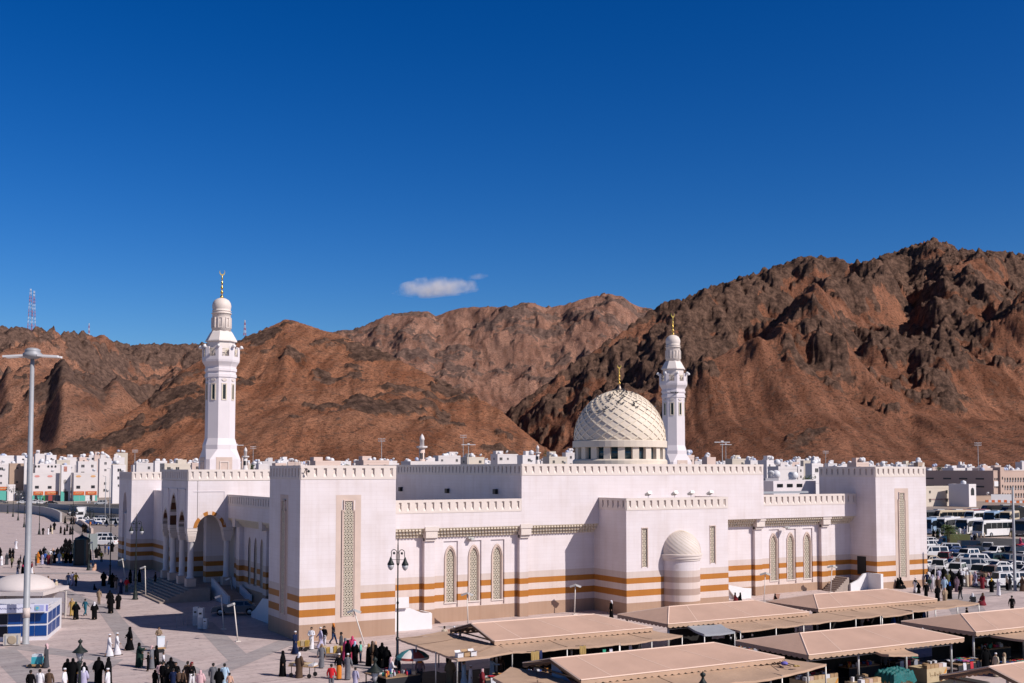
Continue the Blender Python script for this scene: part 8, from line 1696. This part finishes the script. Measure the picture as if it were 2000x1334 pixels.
# lattice towers on the ridge
def tv_tower(x, yt, yb, D, lab, w=3.2):
    p = AT(x, D); z0 = zat(yb, D)-4; z1 = zat(yt, D); t = thing('lattice_tower', lab, 'transmitter tower', (p.x, p.y, z0)); H_ = z1-z0
    for ci, mt in ((0, mat('tower_red', (.5, .12, .10), .6)), (1, mat('tower_white', (.7, .68, .7), .6))):
        m = MB(); n_ = 12
        for k_ in range(n_):
            if (k_//2) % 2 != ci: continue
            a, b = k_/n_, (k_+1)/n_; wa, wb = w*(1-a*.75)/2, w*(1-b*.75)/2
            for sx, sy in ((-1, -1), (1, -1), (1, 1), (-1, 1)): m.tube([(sx*wa, sy*wa, a*H_), (sx*wb, sy*wb, b*H_)], .22, 4)
            for (ax, ay, bx_, by_) in ((-1, -1, 1, -1), (1, -1, 1, 1), (1, 1, -1, 1), (-1, 1, -1, -1)): m.tube([(ax*wa, ay*wa, a*H_), (bx_*wb, by_*wb, b*H_)], .13, 3); m.tube([(bx_*wa, by_*wa, a*H_), (ax*wb, ay*wb, b*H_)], .13, 3)
        m.build('lattice_section', mt, t)
tv_tower(51.5, 562, 641, 2100, 'red and white lattice tower on the left ridge, left of a close pair', 8); tv_tower(58.5, 566, 641, 2100, 'red and white lattice tower on the left ridge, right of a close pair', 7); tv_tower(168, 630, 655, 2080, 'small faint lattice mast on the left ridge', 3); tv_tower(474.5, 624, 650, 2000, 'small red and white mast behind the hill peak', 4)

# ------------------------------------------------------------------ pigeons on the dome
m = MB(); m.T = Matrix.Rotation(.25, 4, 'Y'); m.lathe([(.005, -.16), (.05, -.1), (.075, 0), (.05, .1), (.005, .15)], 7); 
m = MB(); pts = [(-.2, 0, .07), (-.1, 0, .09), (0, 0, .12), (.09, 0, .14), (.13, 0, .2), (.15, 0, .24)]; m.tube(pts, [.02, .05, .075, .06, .035, .03], 7); m.tube([(.15, 0, .24), (.19, 0, .235)], [.02, .004], 5); m.tube([(.02, .03, .06), (.02, .03, 0)], .008, 4); m.tube([(.02, -.03, .06), (.02, -.03, 0)], .008, 4)
pig = m.mesh('pigeon', mat('pigeon_grey', (.05, .05, .06), .7)); rp = random.Random(9)
for i in range(46):
    tt = rp.uniform(.15, .97)**.6; idx = tt*(len(pd)-1); q_ = int(idx); rr = pd[q_][0]; zz = pd[q_][1]; a = rp.gauss(-2.35, .65); sc_ = rp.uniform(.85, 1.1)
    o = inst('pigeon', pig, None, (DC[0]+(rr+.09)*math.cos(a), DC[1]+(rr+.09)*math.sin(a), zz+.05), rp.uniform(0, 6), sc=(sc_,)*3); tag(o, 'small dark pigeon perched among others on the ribbed dome', 'pigeon', 'pigeons perched on the dome')
for i in range(14):
    o = inst('pigeon', pig, None, (106.3-1.75+rp.uniform(-.1, 1.2), 136.2-1.78, rp.choice([25.93, 25.93])), rp.uniform(0, 6), sc=(.95,)*3); tag(o, 'small dark pigeon in a row on the right minaret ledge', 'pigeon', 'pigeons on the right minaret ledge')

# ------------------------------------------------------------------ cloud
def cloud(name, x, y, D, w, h, dens, seed, parts_):
    p = AT(x, D); z = zat(y, D); m = MB(); rs_ = random.Random(seed)
    m.ball((0, 0, 0), 1, 32, 18); vs = []
    for v in m.v:
        V_ = Vector(v); k_ = 1+.10*math.sin(V_.x*5+seed)+.08*math.sin(V_.z*7+V_.x*3)+.06*math.sin(V_.y*9); vs.append((V_.x*w/2*k_, V_.y*w/4*k_, V_.z*h/2*k_*(1 if V_.z > 0 else .6)+V_.x*h*.10))
    m.v = vs; mt = bpy.data.materials.new('cloud_vapour'); mt.use_nodes = True; n = mt.node_tree.nodes; l = mt.node_tree.links; n.clear()
    o_ = n.new('ShaderNodeOutputMaterial'); pv = n.new('ShaderNodeVolumePrincipled'); pv.inputs['Color'].default_value = (.97, .95, .96, 1); pv.inputs['Anisotropy'].default_value = .1
    tc_ = n.new('ShaderNodeTexCoord'); ns = n.new('ShaderNodeTexNoise'); ns.inputs['Scale'].default_value = .018; ns.inputs['Detail'].default_value = 5; l.new(tc_.outputs['Object'], ns.inputs['Vector'])
    mp = n.new('ShaderNodeMapping'); mp.inputs['Scale'].default_value = (2/w, 4/w, 2/h); l.new(tc_.outputs['Object'], mp.inputs[0]); ln = n.new('ShaderNodeVectorMath'); ln.operation = 'LENGTH'; l.new(mp.outputs[0], ln.inputs[0])
    sb = n.new('ShaderNodeMath'); sb.operation = 'SUBTRACT'; sb.inputs[0].default_value = 1.05; l.new(ln.outputs['Value'], sb.inputs[1])
    a1 = n.new('ShaderNodeMath'); a1.operation = 'MULTIPLY_ADD'; a1.inputs[1].default_value = 2.2; a1.inputs[2].default_value = -1.15; l.new(ns.outputs['Fac'], a1.inputs[0])
    ad = n.new('ShaderNodeMath'); ad.operation = 'ADD'; l.new(sb.outputs[0], ad.inputs[0]); l.new(a1.outputs[0], ad.inputs[1])
    mr = n.new('ShaderNodeMapRange'); mr.inputs[1].default_value = .08; mr.inputs[2].default_value = 1.0; mr.inputs[4].default_value = dens; l.new(ad.outputs[0], mr.inputs[0]); l.new(mr.outputs[0], pv.inputs['Density']); l.new(pv.outputs[0], o_.inputs['Volume'])
    o = m.build(name, mt, None, None, (p.x, p.y, z), -AZ); struct(o)
cloud('cloud', 849, 563, 5400, 440, 125, .017, 3, 0); cloud('cloud', 933, 538, 5400, 120, 44, .009, 8, 0)
scene.cycles.volume_step_rate = 4; scene.cycles.volume_max_steps = 128
